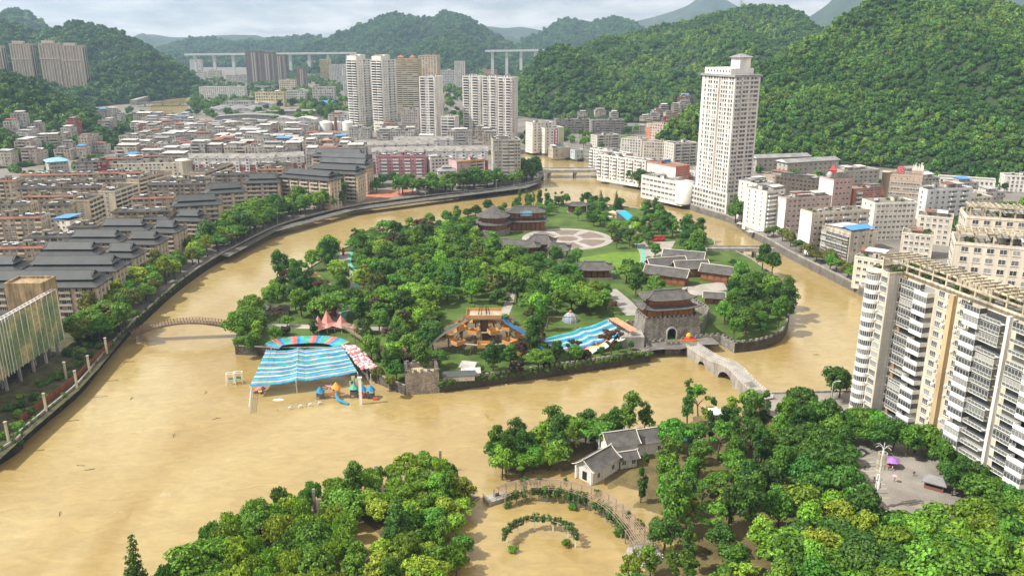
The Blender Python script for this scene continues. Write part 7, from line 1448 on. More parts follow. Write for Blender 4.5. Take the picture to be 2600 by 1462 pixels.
for x, y, lb in ((588, 975, 'flooded white swing frame, left of the pair by the sail'), (606, 972, 'flooded white swing frame, right of the pair by the sail')):
 p = at(x, y, 0); t = thing('swing', lb, 'swing', p, .15, 'flooded white swing frames'); mb = MB(); [mb.tube([(sx, sy, -2), (sx*.8, sy*.6, 4.2)], .14, 6) for sx in (-1.7, 1.7) for sy in (-1.4, 1.4)]; mb.bar((-1.6, -.9, 4.2), (1.6, -.9, 4.2), .16); mb.bar((-1.6, .9, 4.2), (1.6, .9, 4.2), .16); mb.bar((-1.5, -.9, 4.2), (-1.5, .9, 4.2), .16); mb.bar((1.5, -.9, 4.2), (1.5, .9, 4.2), .16); build(mb, 'frame', M_WHITE, t); mb = MB(); mb.box(-1, -.4, 1.4, 1, .4, 1.55); mb.box(-1, .3, 1.55, 1, .4, 2.4); build(mb, 'bench', mat('swing_green', (.22, .34, .28)), t)
P = [at(x, y, .1) for x, y in ((640, 990), (638, 1010), (636, 1030), (634, 1048))]; t = thing('white_railing', 'white railing running down into the flood beside the striped sail', 'railing', P[0]); mb = MB(); rails(mb, smoothline([p-P[0] for p in P], 4), 0, 2.4, 1, .2, mids=3); build(mb, 'railing', M_WHITE, t)
p = at(707, 1015, 0); t = thing('white_boat', 'small overturned white boat hull floating before the striped sail', 'boat', p, .1); mb = MB(); mb.lathe([(1, -.1), (.9, .18), (.5, .36), (.1, .42)], 16); o = build(mb, 'hull', M_WHITE, t, smooth=True); o.scale = (1.9, .65, 1)
P = [at(705, 1043, 0), at(815, 1025, 0)]; t = thing('tyre_ring_row', 'row of pale tyre rings along a drowned rail', 'play equipment', P[0], math.atan2(*(P[1]-P[0]).to_2d().yx)); Lr = (P[1]-P[0]).length; mb = MB(); mb.tube([(0, 0, 1.1), (Lr, 0, 1.1)], .09, 5); [mb.tube([(Lr*k, 0, -1), (Lr*k, 0, 1.1)], .1, 5) for k in (0, .33, .66, 1)]; build(mb, 'rail', M_METAL, t)
for k in (.28, .52, .75, .97): mb = MB(); mb.tube([(Lr*k+.65*math.cos(a), -.5, .35+.65*math.sin(a)) for a in [2*PI*j/12 for j in range(13)]], .16, 6); build(mb, 'tyre_ring', M_WHITE, t)
p = at(658, 995, 0); t = thing('toy_plane', 'half-drowned pink and yellow ride toy at the sail edge', 'ride', p, .4); mb = MB(); mb.tube([(-2, 0, .4), (-.5, 0, .9), (1.5, 0, 1.2), (2.4, 0, 1.0)], [.3, .8, .7, .2], 10); build(mb, 'body', M_CLEAN, t, (.55, .22, .30), True); mb = MB(); mb.box(-.4, -2.2, .8, .8, 2.2, .95); build(mb, 'wing', M_CLEAN, t, (.62, .40, .05))
# island odds: blue slide, red figures, play houses
Q = smoothline([at(x, y, IZ+z) for x, y, z in ((1578, 536, 6), (1590, 545, 5), (1602, 556, 3.4), (1612, 568, 1.5), (1608, 576, .8))], 4); o = Q[0]; t = thing('blue_water_slide', 'broad turquoise water slide on the far tip of the island', 'slide', (o.x, o.y, IZ)); mb = MB()
for a, b in zip(Q, Q[1:]): a, b = a-Vector((o.x, o.y, IZ)), b-Vector((o.x, o.y, IZ)); q = Vector((3.2, .8, 0)); mb.hexa([a-q-Vector((0, 0, .5)), b-q-Vector((0, 0, .5)), b+q-Vector((0, 0, .5)), a+q-Vector((0, 0, .5)), a-q, b-q, b+q, a+q])
build(mb, 'chute', M_CLEAN, t, (.02, .30, .48)); mb = MB(); mb.box(-3, 1, 0, 3, 4, 5.8); build(mb, 'slide_tower', M_CONC, t)
structure(flat('yellow_pool', W((1545, 540), (1580, 534), (1600, 552), (1570, 558), z=IZ+.06), IZ+.06, mat('ochre_pool', (.42, .30, .08), var=.2)))
for x, y, rz in ((1538, 533, .2), (1555, 548, .1), (1545, 560, 0)): p = at(x, y, IZ); t = thing('white_parasol', 'white square parasol beside the ochre pool', 'parasol', p, rz, 'white parasols by the ochre pool'); mb = MB(); mb.lathe([(3, 2.6), (.1, 3.6)], 4); build(mb, 'canopy', M_WSHEET, t); link('post', MESH['sailpost'], t, (0, 0, 1), 0, None, (.5, .5, .9))
for x, y, s, lb in ((848, 800, 1.5, 'tall red carnival figure on the path before the pink tents'), (872, 648, 1.0, 'small red carnival figure at the head of the teal track')):
 p = at(x, y, IZ); t = thing('red_figure', lb, 'statue', p); mb = MB(); mb.box(-.8*s, -.6*s, 0, .8*s, .6*s, .5*s); mb.tube([(0, 0, .5*s), (0, 0, 1.8*s), (0, 0, 3.2*s), (0, 0, 3.5*s)], [.55*s, .75*s, .6*s, .25*s], 10); mb.lathe([(.1, 3.4*s), (.5*s, 3.7*s), (.5*s, 4.2*s), (.1, 4.6*s)], 10); [mb.tube([(q*.6*s, 0, 2.9*s), (q*1.1*s, 0, 2.2*s), (q*.9*s, -.4*s, 1.7*s)], .16*s, 6) for q in (-1, 1)]; build(mb, 'figure', M_RED, t)
p = at(822, 728, IZ); t = thing('play_tower', 'small play tower with a round red roof on the red rubber floor', 'playground', p); mb = MB(); [mb.tube([(a, b, 0), (a, b, 3)], .12, 6) for a in (-1, 1) for b in (-1, 1)]; mb.box(-1.1, -1.1, 1.2, 1.1, 1.1, 1.4); build(mb, 'frame', M_CLEAN, t, (.1, .3, .4)); mb = MB(); mb.lathe([(1.8, 3), (1.4, 3.8), (.2, 4.4)], 12); build(mb, 'roof', M_CLEAN, t, (.6, .12, .06), True); mb = MB(); mb.bar((-1, 0, 1.4), (-4, -.5, .2), .8, .2); build(mb, 'slide', M_CLEAN, t, (.62, .42, .08))
p = at(1748, 864, IZ); t = thing('red_flower_display', 'red and gold flower display beside the gate arch', 'display', p, .05); mb = MB(); mb.lathe([(3.4, 0), (3.2, .6), (1.6, 1.4), (.2, 1.7)], 14); o = build(mb, 'flower_bank', mat('red_flowers', (.52, .035, .025), var=.4, scale=2), t); o.scale = (1, .45, 1); mb = MB(); mb.lathe([(.9, 1.2), (1.1, 2.2), (.6, 3)], 8); build(mb, 'gold_centre', mat('gold', (.62, .36, .05), var=.3), t); mb = MB(); mb.box(-3.6, -1.7, 0, 3.6, -1.5, .7); build(mb, 'edge_board', mat('orange_edge'), t)
p = at(1672, 612, IZ); t = thing('red_stage_board', 'red backdrop board with a dragon figure on the paved court', 'board', p, .1); mb = MB(); mb.box(-4, -.2, 0, 4, .2, 3); build(mb, 'board', M_RED, t); mb = MB(); mb.tube([(-3, -.6, .5), (-1, -.8, 1.6), (1, -.6, .8), (3, -.8, 1.9)], .3, 6); build(mb, 'dragon', M_RED, t)
p = at(1643, 597, IZ); t = thing('totem_column', 'carved brown totem column near the paved court', 'column', p); mb = MB(); mb.lathe([(.7, 0), (.6, 1), (.7, 2), (.55, 4), (.7, 6), (.6, 7.5), (1.1, 8), (.3, 8.6)], 10); build(mb, 'shaft', mat('carved', (.25, .16, .08), var=.4), t)
p = at(1613, 597, IZ); t = thing('white_screen', 'blank white screen standing at the end of the path', 'screen', p); mb = MB(); mb.box(-4, -.15, 1, 4, .15, 6); build(mb, 'panel', M_WHITE, t); mb = MB(); mb.box(-3, -.1, -.5, -2.7, .1, 1); mb.box(2.7, -.1, -.5, 3, .1, 1); build(mb, 'leg', M_METAL, t)
p = at(705, 795, IZ); t = thing('garden_house', 'small grey-roofed garden shed under the tall willow on the left shore', 'shed', p, .1); mb = MB(); mb.box(-5, -2, 0, 5, 2, 2.6); build(mb, 'wall', M_WALL2, t, (.42, .42, .4)); build(gable_mesh(10, 4, .6, 1.2, 0, 0, 2.6), 'roof', [M_TILE, M_WALL], t, loc=(-5, -2, 0))
# ================================================================== left bank foreground: screen, shell, fence
def leaf_screen():
 X, Y0, Y1, z0, z1 = -171.5, 214.0, 297.0, 8.8, 28.8; t = thing('leaf_printed_screen', 'huge leaf-printed mesh screen on a white truss in front of an unfinished concrete shell', 'screen', (X, Y0, GZ)); Ls = Y1-Y0; m = bpy.data.materials.new('leaf_print_mesh'); m.use_nodes = True; N = m.node_tree.nodes; K = m.node_tree.links.new; b = N['Principled BSDF']; b.inputs['Roughness'].default_value = .9; tcn = N.new('ShaderNodeTexCoord'); n1_ = N.new('ShaderNodeTexNoise'); n1_.inputs['Scale'].default_value = .11; n1_.inputs['Detail'].default_value = 2; K(tcn.outputs['Object'], n1_.inputs[0]); vo = N.new('ShaderNodeTexVoronoi'); vo.inputs['Scale'].default_value = .9; K(tcn.outputs['Object'], vo.inputs[0]); r1 = N.new('ShaderNodeValToRGB'); K(n1_.outputs[0], r1.inputs[0]); e = r1.color_ramp.elements; e[0].position = .36; e[0].color = (.10, .16, .07, 1); e[1].position = .62; e[1].color = (.34, .30, .14, 1); q = r1.color_ramp.elements.new(.5); q.color = (.17, .22, .10, 1); mm = N.new('ShaderNodeMix'); mm.data_type = 'RGBA'; mm.blend_type = 'MULTIPLY'; mm.inputs[0].default_value = .55; K(r1.outputs[0], mm.inputs[6]); K(vo.outputs['Distance'], mm.inputs[7]); ml = N.new('ShaderNodeMix'); ml.data_type = 'RGBA'; ml.blend_type = 'MULTIPLY'; ml.inputs[0].default_value = 1; ml.inputs[7].default_value = (1.5, 1.5, 1.5, 1); K(mm.outputs[2], ml.inputs[6]); K(ml.outputs[2], b.inputs['Base Color'])
 n = 24
 for k in range(n):                                           # separate mesh panels between the uprights
  y0, y1 = Ls*k/n, Ls*(k+1)/n-.12; zb0, zb1 = (z0-GZ)+1.2*(1-k/n), (z0-GZ)+1.2*(1-(k+1)/n); mb = MB(); mb.quad((.0, y0, zb0), (.0, y1, zb1), (.0, y1, z1-GZ-1.2), (.0, y0, z1-GZ-1.2)); mb.quad((-.05, y1, zb1), (-.05, y0, zb0), (-.05, y0, z1-GZ-1.2), (-.05, y1, z1-GZ-1.2)); build(mb, 'mesh_panel', m, t); link('upright', ubox(M_WHITE, 'wh'), t, (.12, y0, (z0+z1)/2-GZ), 0, None, (.14, .14, z1-z0))
 link('upright', ubox(M_WHITE, 'wh'), t, (.12, Ls, (z0+z1)/2-GZ), 0, None, (.25, .25, z1-z0))
 zt = z1-GZ; mb = MB(); mb.bar((.2, 0, zt), (.2, Ls, zt), .16); mb.bar((-1.6, 0, zt), (-1.6, Ls, zt), .16); [mb.bar((.2, Ls*k/36, zt), (-1.6, Ls*(k+.5)/36, zt), .12) for k in range(36)]; [mb.bar((-1.6, Ls*(k+.5)/36, zt), (.2, Ls*(k+1)/36, zt), .12) for k in range(36)]; build(mb, 'top_truss', M_WHITE, t)
 for s in (.52, .56, .60): link('upright', ubox(M_WHITE, 'wh'), t, (.3, Ls*s, (z0+z1)/2-GZ), 0, None, (.25, .2, z1-z0))
 for k in range(10): link('post', ubox(M_CONC, 'cc'), t, (-.6, 4+Ls*k/10, 2.2), 0, None, (.8, .8, 7))
 c = thing('concrete_shell', 'unfinished stained concrete shell with a boxy stair tower on its roof', 'building', (X-42, Y0-6, GZ)); W_, D_ = 40.5, Ls+1
 for k, z in enumerate((0.15, 7.2, 14.0)): link('floor_slab', ubox(M_DKSTONE, 'ds'), c, (W_/2, D_/2, z+.2), 0, None, (W_, D_, .5))
 for i in range(5):
  for j in range(9): link('column', ubox(M_CONC, 'cc'), c, (1+i*9.6, 1+j*(D_-2)/8, 7), 0, None, (.7, .7, 14))
 link('roof_slab', ubox(M_ROOFD, 'rd'), c, (W_/2, D_/2, 16.2), 0, None, (W_, D_, 4)); link('roof_puddle', ubox(mat('puddle', (.20, .22, .26), rough=.08, var=.1), 'pu'), c, (W_*.68, D_*.62, 18.21), 0, None, (15, 22, .03))
 bx = at(96, 772, 23); mb = MB(); mb.box(-7, -4, 0, 7, 6, 9.5); q = MB(); build(mb, 'stair_tower', mat('ochre_concrete', (.40, .30, .17), var=.35, scale=.25, streak=.5, fine=.2), c, None, False, (bx.x-(X-42)-2, bx.y-(Y0-6), 18)); mb = MB(); [mb.box(*q_) for q_ in ((-7, -4, 9.5, 7, -3.5, 10.4), (-7, 5.5, 9.5, 7, 6, 10.4), (-7, -3.5, 9.5, -6.5, 5.5, 10.4), (6.5, -3.5, 9.5, 7, 5.5, 10.4))]; build(mb, 'stair_parapet', MATS['ochre_concrete'], c, None, False, (bx.x-(X-42)-2, bx.y-(Y0-6), 18))
leaf_screen()
def fence():
 P = [at(x, y, GZ).to_2d() for x, y in ((50, 1075), (110, 1030), (160, 993), (205, 955), (245, 915), (282, 878))]; t = thing('rusty_fence', 'rusty red-brown sheet fence along the left river wall', 'fence', (*P[0], GZ)); k0 = 0
 for a, b in zip(P, P[1:]):
  d = b-a; n = max(1, round(d.length/2.2));
  for j in range(n): p = a.lerp(b, (j+.5)/n)-P[0]; link('fence_panel', ubox(mat('rust_fence', (.24, .085, .045), var=.35, scale=.6, bands=(9, 0, 0, .3)), 'fp'), t, (p.x, p.y, 1.15), math.atan2(d.y, d.x), None, (d.length/n-.05, .08, 2.3))
fence()
for x, y in ((22, 1120), (118, 1045), (196, 985), (228, 945), (272, 898), (169, 962)):
 p = at(x, y, GZ); t = thing('concrete_post', 'slender cream concrete post along the weedy left bank', 'post', p, 0, 'cream concrete posts on the left bank'); mb = MB(); mb.box(-.3, -.3, -1, .3, .3, 6.2); mb.box(-.42, -.42, 6.2, .42, .42, 6.5); build(mb, 'shaft', mat('cream_concrete', (.46, .42, .34), var=.25), t)
for x, y, h in ((801, 1305, 7.5), (957, 1247, 8), (1119, 1198, 7)):
 p = at(x, y, 0); t = thing('river_post', 'lone grey concrete post rising from the brown water', 'post', p, 0, 'grey posts in the flooded river'); mb = MB(); mb.box(-.32, -.32, -2, .32, .32, h); mb.box(-.4, -.4, h-.9, .4, .4, h-.7); build(mb, 'shaft', M_CONC, t)
structure(flat('weedy_yard', W((0, 1165), (60, 1110), (130, 1050), (200, 990), (255, 930), (300, 875), (330, 835), (250, 800), (120, 850), (-60, 950), (-60, 1165), z=GZ+.03), GZ+.03, mat('weedy_soil', (.085, .085, .04), var=.6, scale=.35, fine=.4)))
# ================================================================== flooded garden: pergola, trellis, pots, garden house
def vine(t, p, s, rnd):
 k = rnd.randrange(3)
 if ('vine', k) not in MESH:
  r = random.Random(k+70); P = [((r.uniform(-.9, .9), r.uniform(-.6, .6), r.uniform(-1.4, .2)), r.uniform(.35, .6), 1.1) for _ in range(9)]; MESH['vine', k] = puff_crown(r, P, 240, .30).mesh('vine', [M_LEAF, M_CORE])
 o = link('vine', MESH['vine', k], t, p, rnd.uniform(0, 6), (.07*rnd.uniform(.7, 1.3), .135, .03), s); return o
def pergola():
 P = smoothline([at(x, y, 3.4) for x, y in ((1268, 1252), (1330, 1232), (1420, 1232), (1500, 1252), (1562, 1288), (1608, 1338), (1640, 1385))], 7); o = Vector((P[0].x, P[0].y, 0)); t = thing('curved_pergola', 'long curved cream pergola with climbing vines over the flooded garden', 'pergola', o); m = mat('pergola_cream', (.32, .24, .17), var=.2, fine=.1); Q = [p-o for p in P]; Nn = []
 for k in range(len(Q)):
  d = Q[min(k+1, len(Q)-1)]-Q[max(k-1, 0)]; Nn.append(Vector((-d.y, d.x, 0)).normalized())
 W_ = 2.7; prof = [(-1+2*j/10, .75*math.sqrt(max(0, 1-(abs(-1+2*j/10)*.92)**2))) for j in range(11)]
 for u, z in prof: mb = MB(); mb.tube([Q[k]+Nn[k]*u*W_+Vector((0, 0, z)) for k in range(len(Q))], .085, 5); build(mb, 'rib', m, t)
 for k in range(0, len(Q), 2):
  mb = MB(); mb.tube([Q[k]+Nn[k]*u*W_+Vector((0, 0, z-.06)) for u, z in prof], .09, 5); build(mb, 'hoop', m, t)
  if k % 2 == 0:
   for s in (-1, 1): p = Q[k]+Nn[k]*s*W_*.95; link('post', ubox(M_CONC, 'pp'), t, (p.x, p.y, 1.0), 0, None, (.3, .3, 5.0))
 r = random.Random(6)
 for k in range(1, len(Q)-6):
  if r.random() < .75: p = Q[k]-Nn[k]*(W_*r.uniform(.8, 1.0)); vine(t, (p.x, p.y, p.z+.1), r.uniform(.9, 1.5), r)
  if r.random() < .25: p = Q[k]+Nn[k]*(W_*r.uniform(.4, 1.0)); vine(t, (p.x, p.y, p.z+.6), r.uniform(.7, 1.1), r)
pergola()
def trellis():
 c = at(1372, 1392, 0); t = thing('arched_trellis', 'half-ring trellis covered in green vines on white posts in the flood', 'trellis', c); A, Bq = 8.6, 8.2; m = mat('pergola_cream'); r = random.Random(9); Q = [Vector((A*math.cos(a), Bq*math.sin(a), 3.2)) for a in [PI*(.02+.96*k/22) for k in range(23)]]
 mb = MB(); mb.tube([q*1.05+Vector((0, 0, 0)) for q in Q], .12, 5); mb.tube([Vector((q.x*.93, q.y*.93, q.z)) for q in Q], .12, 5); build(mb, 'ring_beam', m, t)
 for k in range(0, 23, 4): q = Q[k]; link('post', ubox(M_WHITE, 'wh'), t, (q.x, q.y, .8), 0, None, (.3, .3, 4.8))
 for k, q in enumerate(Q): vine(t, (q.x, q.y, q.z+.75), r.uniform(.75, 1.0), r)
trellis()
pot = MB(); pot.lathe([(.75, -.3), (1.0, .55), (1.1, .55), (1.1, .7), (.2, .7)], 10); POT = pot.mesh('pot', mat('terracotta', (.36, .13, .08), var=.3))
for x, y, s in ((1302, 1402, .8), (1440, 1388, 1.0), (1458, 1292, .9), (1288, 1287, .75), (1582, 1352, 1.2), (1568, 1358, 1.1)):
 p = at(x, y, 0); tree('bush', p.x, p.y, -.1, s, 'clipped round bush in a terracotta pot standing in the flood', 'potted bushes in the flood', MDG, 'potted_bush', cat='potted plant'); o = bpy.data.objects[[q.name for q in bpy.data.objects if q.name.startswith('potted_bush')][-1]]; link('pot', POT, o, (0, 0, 0), 0, None, .9)
def pier_end():
 p = at(1635, 1402, 1.2); t = thing('viewing_platform', 'small round stone platform with pale fan steps at the end of the pergola', 'platform', (p.x, p.y, 0)); mb = MB(); mb.lathe([(4.2, -2), (4.2, 1.0), (3.9, 1.2)], 20); build(mb, 'base', M_CONC, t); mb = MB(); [mb.bar((0, 0, 1.4), (4.6*math.cos(a), 4.6*math.sin(a), .6), .25) for a in [PI+PI*k/12 for k in range(13)]]; build(mb, 'fan_rib', M_WHITE, t); mb = MB(); rails(mb, [Vector((3.9*math.cos(a), 3.9*math.sin(a), 1.2)) for a in [PI*.1+PI*.7*k/8 for k in range(9)]], 0, 1.0, 1, .12); build(mb, 'railing', M_METAL, t); mb = MB(); mb.lathe([(.6, 1.2), (.6, 2.6), (.2, 2.8)], 8); build(mb, 'drum', M_DKSTONE, t)
 p = at(1262, 1262, .8); t = thing('viewing_platform', 'small railed stone deck at the vine-covered start of the pergola', 'platform', (p.x, p.y, 0), .5); mb = MB(); mb.box(-3.4, -1.8, -2, 3.4, 1.8, 1.1); build(mb, 'base', M_CONC, t); mb = MB(); rails(mb, [Vector(q) for q in ((-3.3, 1.7, 1.1), (-3.3, -1.7, 1.1), (-1, -1.7, 1.1), (1, -1.7, 1.1), (3.3, -1.7, 1.1))], 0, 1.0, 1, .12); build(mb, 'railing', M_METAL, t); mb = MB(); mb.lathe([(.5, 1.1), (.55, 1.9), (.1, 2)], 8); build(mb, 'bin', M_DKWOOD, t)
pier_end()
p = at(1180, 1262, 0); t = thing('drowned_planter', 'dark flower bed with stone edging just above the flood', 'planter', p, -.5); mb = MB(); mb.box(-3.6, -1.4, -1, 3.6, 1.4, .35); build(mb, 'soil', M_SOIL, t); mb = MB(); [mb.box(*q) for q in ((-3.8, -1.6, -1, 3.8, -1.4, .5), (-3.8, 1.4, -1, 3.8, 1.6, .5), (-3.8, -1.4, -1, -3.6, 1.4, .5), (3.6, -1.4, -1, 3.8, 1.4, .5))]; build(mb, 'kerb', M_CONC, t)
def gardenhouse():
 def part(label, px, w, d, rz, h, rh):
  p = at(px[0], px[1], .3); t = thing('garden_villa', label, 'house', (p.x, p.y, .3), rz, 'white-walled garden villa'); q = MB(); q.box(-w/2, -d/2, -1.5, w/2, d/2, h); build(q, 'wall', M_WALL, t, (.72, .70, .66))
  g = MB(); n = 6; ov = .8
  for sy in (-1, 1):
   for k in range(n):
    f = lambda u: (sy*(d/2+ov)*(1-u), h-.1+rh*u**1.4); (y0, z0), (y1, z1) = f(k/n), f((k+1)/n); P = [(-w/2-ov, y0, z0), (w/2+ov, y0, z0), (w/2+ov, y1, z1), (-w/2-ov, y1, z1)]; g.poly(P if sy < 0 else list(reversed(P)))
  for x in (-w/2-.03, w/2+.03): g.poly([(x, -d/2, h-.1), (x, d/2, h-.1), (x, 0, h+rh-.12)], 1); g.poly([(x, d/2, h-.1), (x, -d/2, h-.1), (x, 0, h+rh-.12)], 1)
  ro = build(g, 'roof', [M_TILE, M_WHITE], t); e = MB()
  for x in (-w/2-ov, w/2+ov):
   for sy in (-1, 1): e.tube([(x, sy*(d/2+ov)*(1-k/6), h+.02+rh*(k/6)**1.4) for k in range(7)], .14, 5)
  e.tube([(-w/2-ov-.3, 0, h+rh+.3), (-w/2, 0, h+rh+.08), (w/2, 0, h+rh+.08), (w/2+ov+.3, 0, h+rh+.3)], .16, 5); build(e, 'verge', mat('white_verge'), ro)
  for u in (-.3, .3): link('window', window_mesh(1.2, 1.5, 2), t, (w*u, -d/2, 1.9));
  for sy in (-1, 1): link('porch_post', ubox(M_WHITE, 'wh'), t, (-w/2-.6, sy*(d/2-.5), h/2-.2), 0, None, (.35, .35, h))
  link('doorway', ubox(M_DARK, 'dk'), t, (-w/2-.01, 0, 1.4), 0, None, (.06, 1.6, 2.6))
 part('white-walled garden villa, its lower wing with a pillared white gable', (1515, 1200), 11, 6.5, .80, 4, 2.6); part('white-walled garden villa, its middle wing with a raised curved roof', (1570, 1158), 9, 7, .28, 5.6, 2.8); part('white-walled garden villa, its long upper wing among trees', (1632, 1140), 12, 7.5, .28, 4.2, 2.6); part('white-walled garden villa, its little porch roof in front', (1590, 1180), 5, 3.5, .28, 3, 1.5)
gardenhouse()
for x, y, rz in ((1676, 1112, .1), (1692, 1124, .12), (1742, 1105, -.2), (1758, 1118, -.25)):
 p = at(x, y, .2); t = thing('tent_table', 'low pale drying table on a green mat in the flooded court', 'table', p, rz, 'pale tables on green mats'); mb = MB(); mb.box(-2.2, -1.1, .9, 2.2, 1.1, 1.0); build(mb, 'top', M_WSHEET, t); [link('leg', ubox(M_METAL, 'ml'), t, (a, b, .45), 0, None, (.1, .1, .9)) for a in (-2, 2) for b in (-.9, .9)]; mb = MB(); mb.box(-3, -1.8, .02, 3, 1.8, .06); build(mb, 'mat', mat('green_mat', (.03, .16, .11)), t)
# ================================================================== the square: mast, kiosk, cars, people
p = at(2222, 1290, 1.6); t = thing('lighting_mast', 'tall white communications mast with lattice drums and a crown of curved arms', 'mast', p); t.scale = (.85, .85, .86); mb = MB(); mb.tube([(0, 0, 0), (0, 0, 19.5)], [.5, .3], 10); build(mb, 'pole', M_WHITE, t)
for z0, z1, R_ in ((13.2, 15.6, 1.35), (16.2, 18.8, 1.25)):
 mb = MB(); [mb.bar((R_*math.cos(a), R_*math.sin(a), z0), (R_*math.cos(a), R_*math.sin(a), z1), .12) for a in [2*PI*k/16 for k in range(16)]]; [mb.tube([(R_*math.cos(a), R_*math.sin(a), z) for a in [2*PI*k/16 for k in range(17)]], .10, 5) for z in (z0, z1)]; [mb.bar((0, 0, z), (R_*math.cos(a), R_*math.sin(a), z), .1) for z in (z0, z1) for a in (0, 2.1, 4.2)]; build(mb, 'drum_screen', mat('mast_cream', (.52, .48, .36)), t)
for k in range(6): a = k*PI/3; mb = MB(); mb.tube(smoothline([(0, 0, 19.2), (.5*math.cos(a), .5*math.sin(a), 20.6), (1.5*math.cos(a), 1.5*math.sin(a), 21.2), (2.5*math.cos(a), 2.5*math.sin(a), 20.7)], 4), .055, 5); build(mb, 'crown_arm', M_WHITE, t)
mb = MB(); mb.tube([(0, 0, 19.4), (0, 0, 22.5)], [.12, .03], 6); build(mb, 'spike', M_WHITE, t)
for a, z in ((0, 7), (2.1, 7), (4.2, 7), (1, 9.8), (3.1, 9.8)): mb = MB(); mb.box(.6, -.25, z, .85, .25, z+1.9); build(mb, 'antenna_panel', M_WHITE, t, None, False, (0, 0, 0), a)
p = at(2372, 1238, 1.6); t = thing('kiosk', 'small brown kiosk with a grey pitched roof at the edge of the square', 'kiosk', p, -.6); mb = MB(); mb.box(-2.4, -1.6, 0, 2.4, 1.6, 2.3); build(mb, 'body', mat('kiosk_brown', (.22, .10, .07), var=.2), t); build(gable_mesh(4.8, 3.2, .7, 1.4, 0, 1.4, 2.3), 'roof', [M_GSHEET, M_DKWOOD], t, loc=(-2.4, -1.6, 0)); mb = MB(); mb.box(-2, -1.66, 1.0, 2, -1.61, 1.9); build(mb, 'hatch', M_DARK, t)
p = at(2262, 1185, 1.6); t = thing('purple_stall', 'street stall under a purple umbrella among the trees', 'stall', p, .3); mb = MB(); mb.lathe([(2.4, 2.2), (1.4, 2.8), (.05, 3.2)], 8); build(mb, 'umbrella', M_CLOTH, t, (.34, .17, .48)); mb = MB(); mb.tube([(0, 0, 0), (0, 0, 3)], .06, 6); build(mb, 'pole', M_METAL, t); mb = MB(); mb.box(-1.2, -.6, 0, 1.2, .6, .9); build(mb, 'counter', mat('stall_wood', (.35, .2, .15)), t)
def car(px, py, rz, label, col):
 p = at(px, py, 1.62); t = thing('parked_car', label, 'car', p, rz, 'white cars parked by the square'); prof = [(-2.15, .32), (-2.2, .75), (-1.75, .92), (-1.35, 1.38), (.35, 1.42), (1.0, .98), (2.0, .82), (2.2, .6), (2.15, .32)]; mb = MB(); W_ = .88
 for (a, b) in zip(prof, prof[1:]): wa = W_*(.82 if a[1] > 1.2 else 1); wb = W_*(.82 if b[1] > 1.2 else 1); mb.quad((a[0], -wa, a[1]), (a[0], wa, a[1]), (b[0], wb, b[1]), (b[0], -wb, b[1]))
 for s in (-1, 1): q = [(x, s*W_*(.82 if z > 1.2 else 1), z) for x, z in prof]; mb.poly(q if s < 0 else list(reversed(q)))
 build(mb, 'body', mat('car_white', (.75, .75, .76), rough=.25, var=.03, spec=.6), t)
 g = MB(); g.quad((.40, -.70, 1.39), (.98, -.82, 1.02), (.98, .82, 1.02), (.40, .70, 1.39)); g.quad((-1.40, .70, 1.36), (-1.74, .82, .97), (-1.74, -.82, .97), (-1.40, -.70, 1.36)); build(g, 'windscreen', M_GLASS, t, loc=(0, 0, .02))
 for s in (-1, 1): g = MB(); q = [(-1.5, s*.855, .98), (.8, s*.855, 1.0), (.3, s*.745, 1.36), (-1.25, s*.745, 1.34)]; g.poly(q if s < 0 else list(reversed(q))); build(g, 'side_window', M_GLASS, t, loc=(0, s*.02, 0))
 for x in (-1.35, 1.4):
  for s in (-1, 1): w_ = MB(); w_.tube([(x, s*.72, .33), (x, s*.92, .33)], .33, 12); wo_ = build(w_, 'wheel', mat('tyre', (.02, .02, .02)), t); w_ = MB(); w_.tube([(x, s*.921, .33), (x, s*.93, .33)], .2, 10); build(w_, 'rim', M_METAL, wo_)
car(2137, 1130, -.86, 'white saloon parked under trees where the lane enters the square', 1); car(2175, 1150, -.86, 'white estate car parked beside the square below the tower', 1)
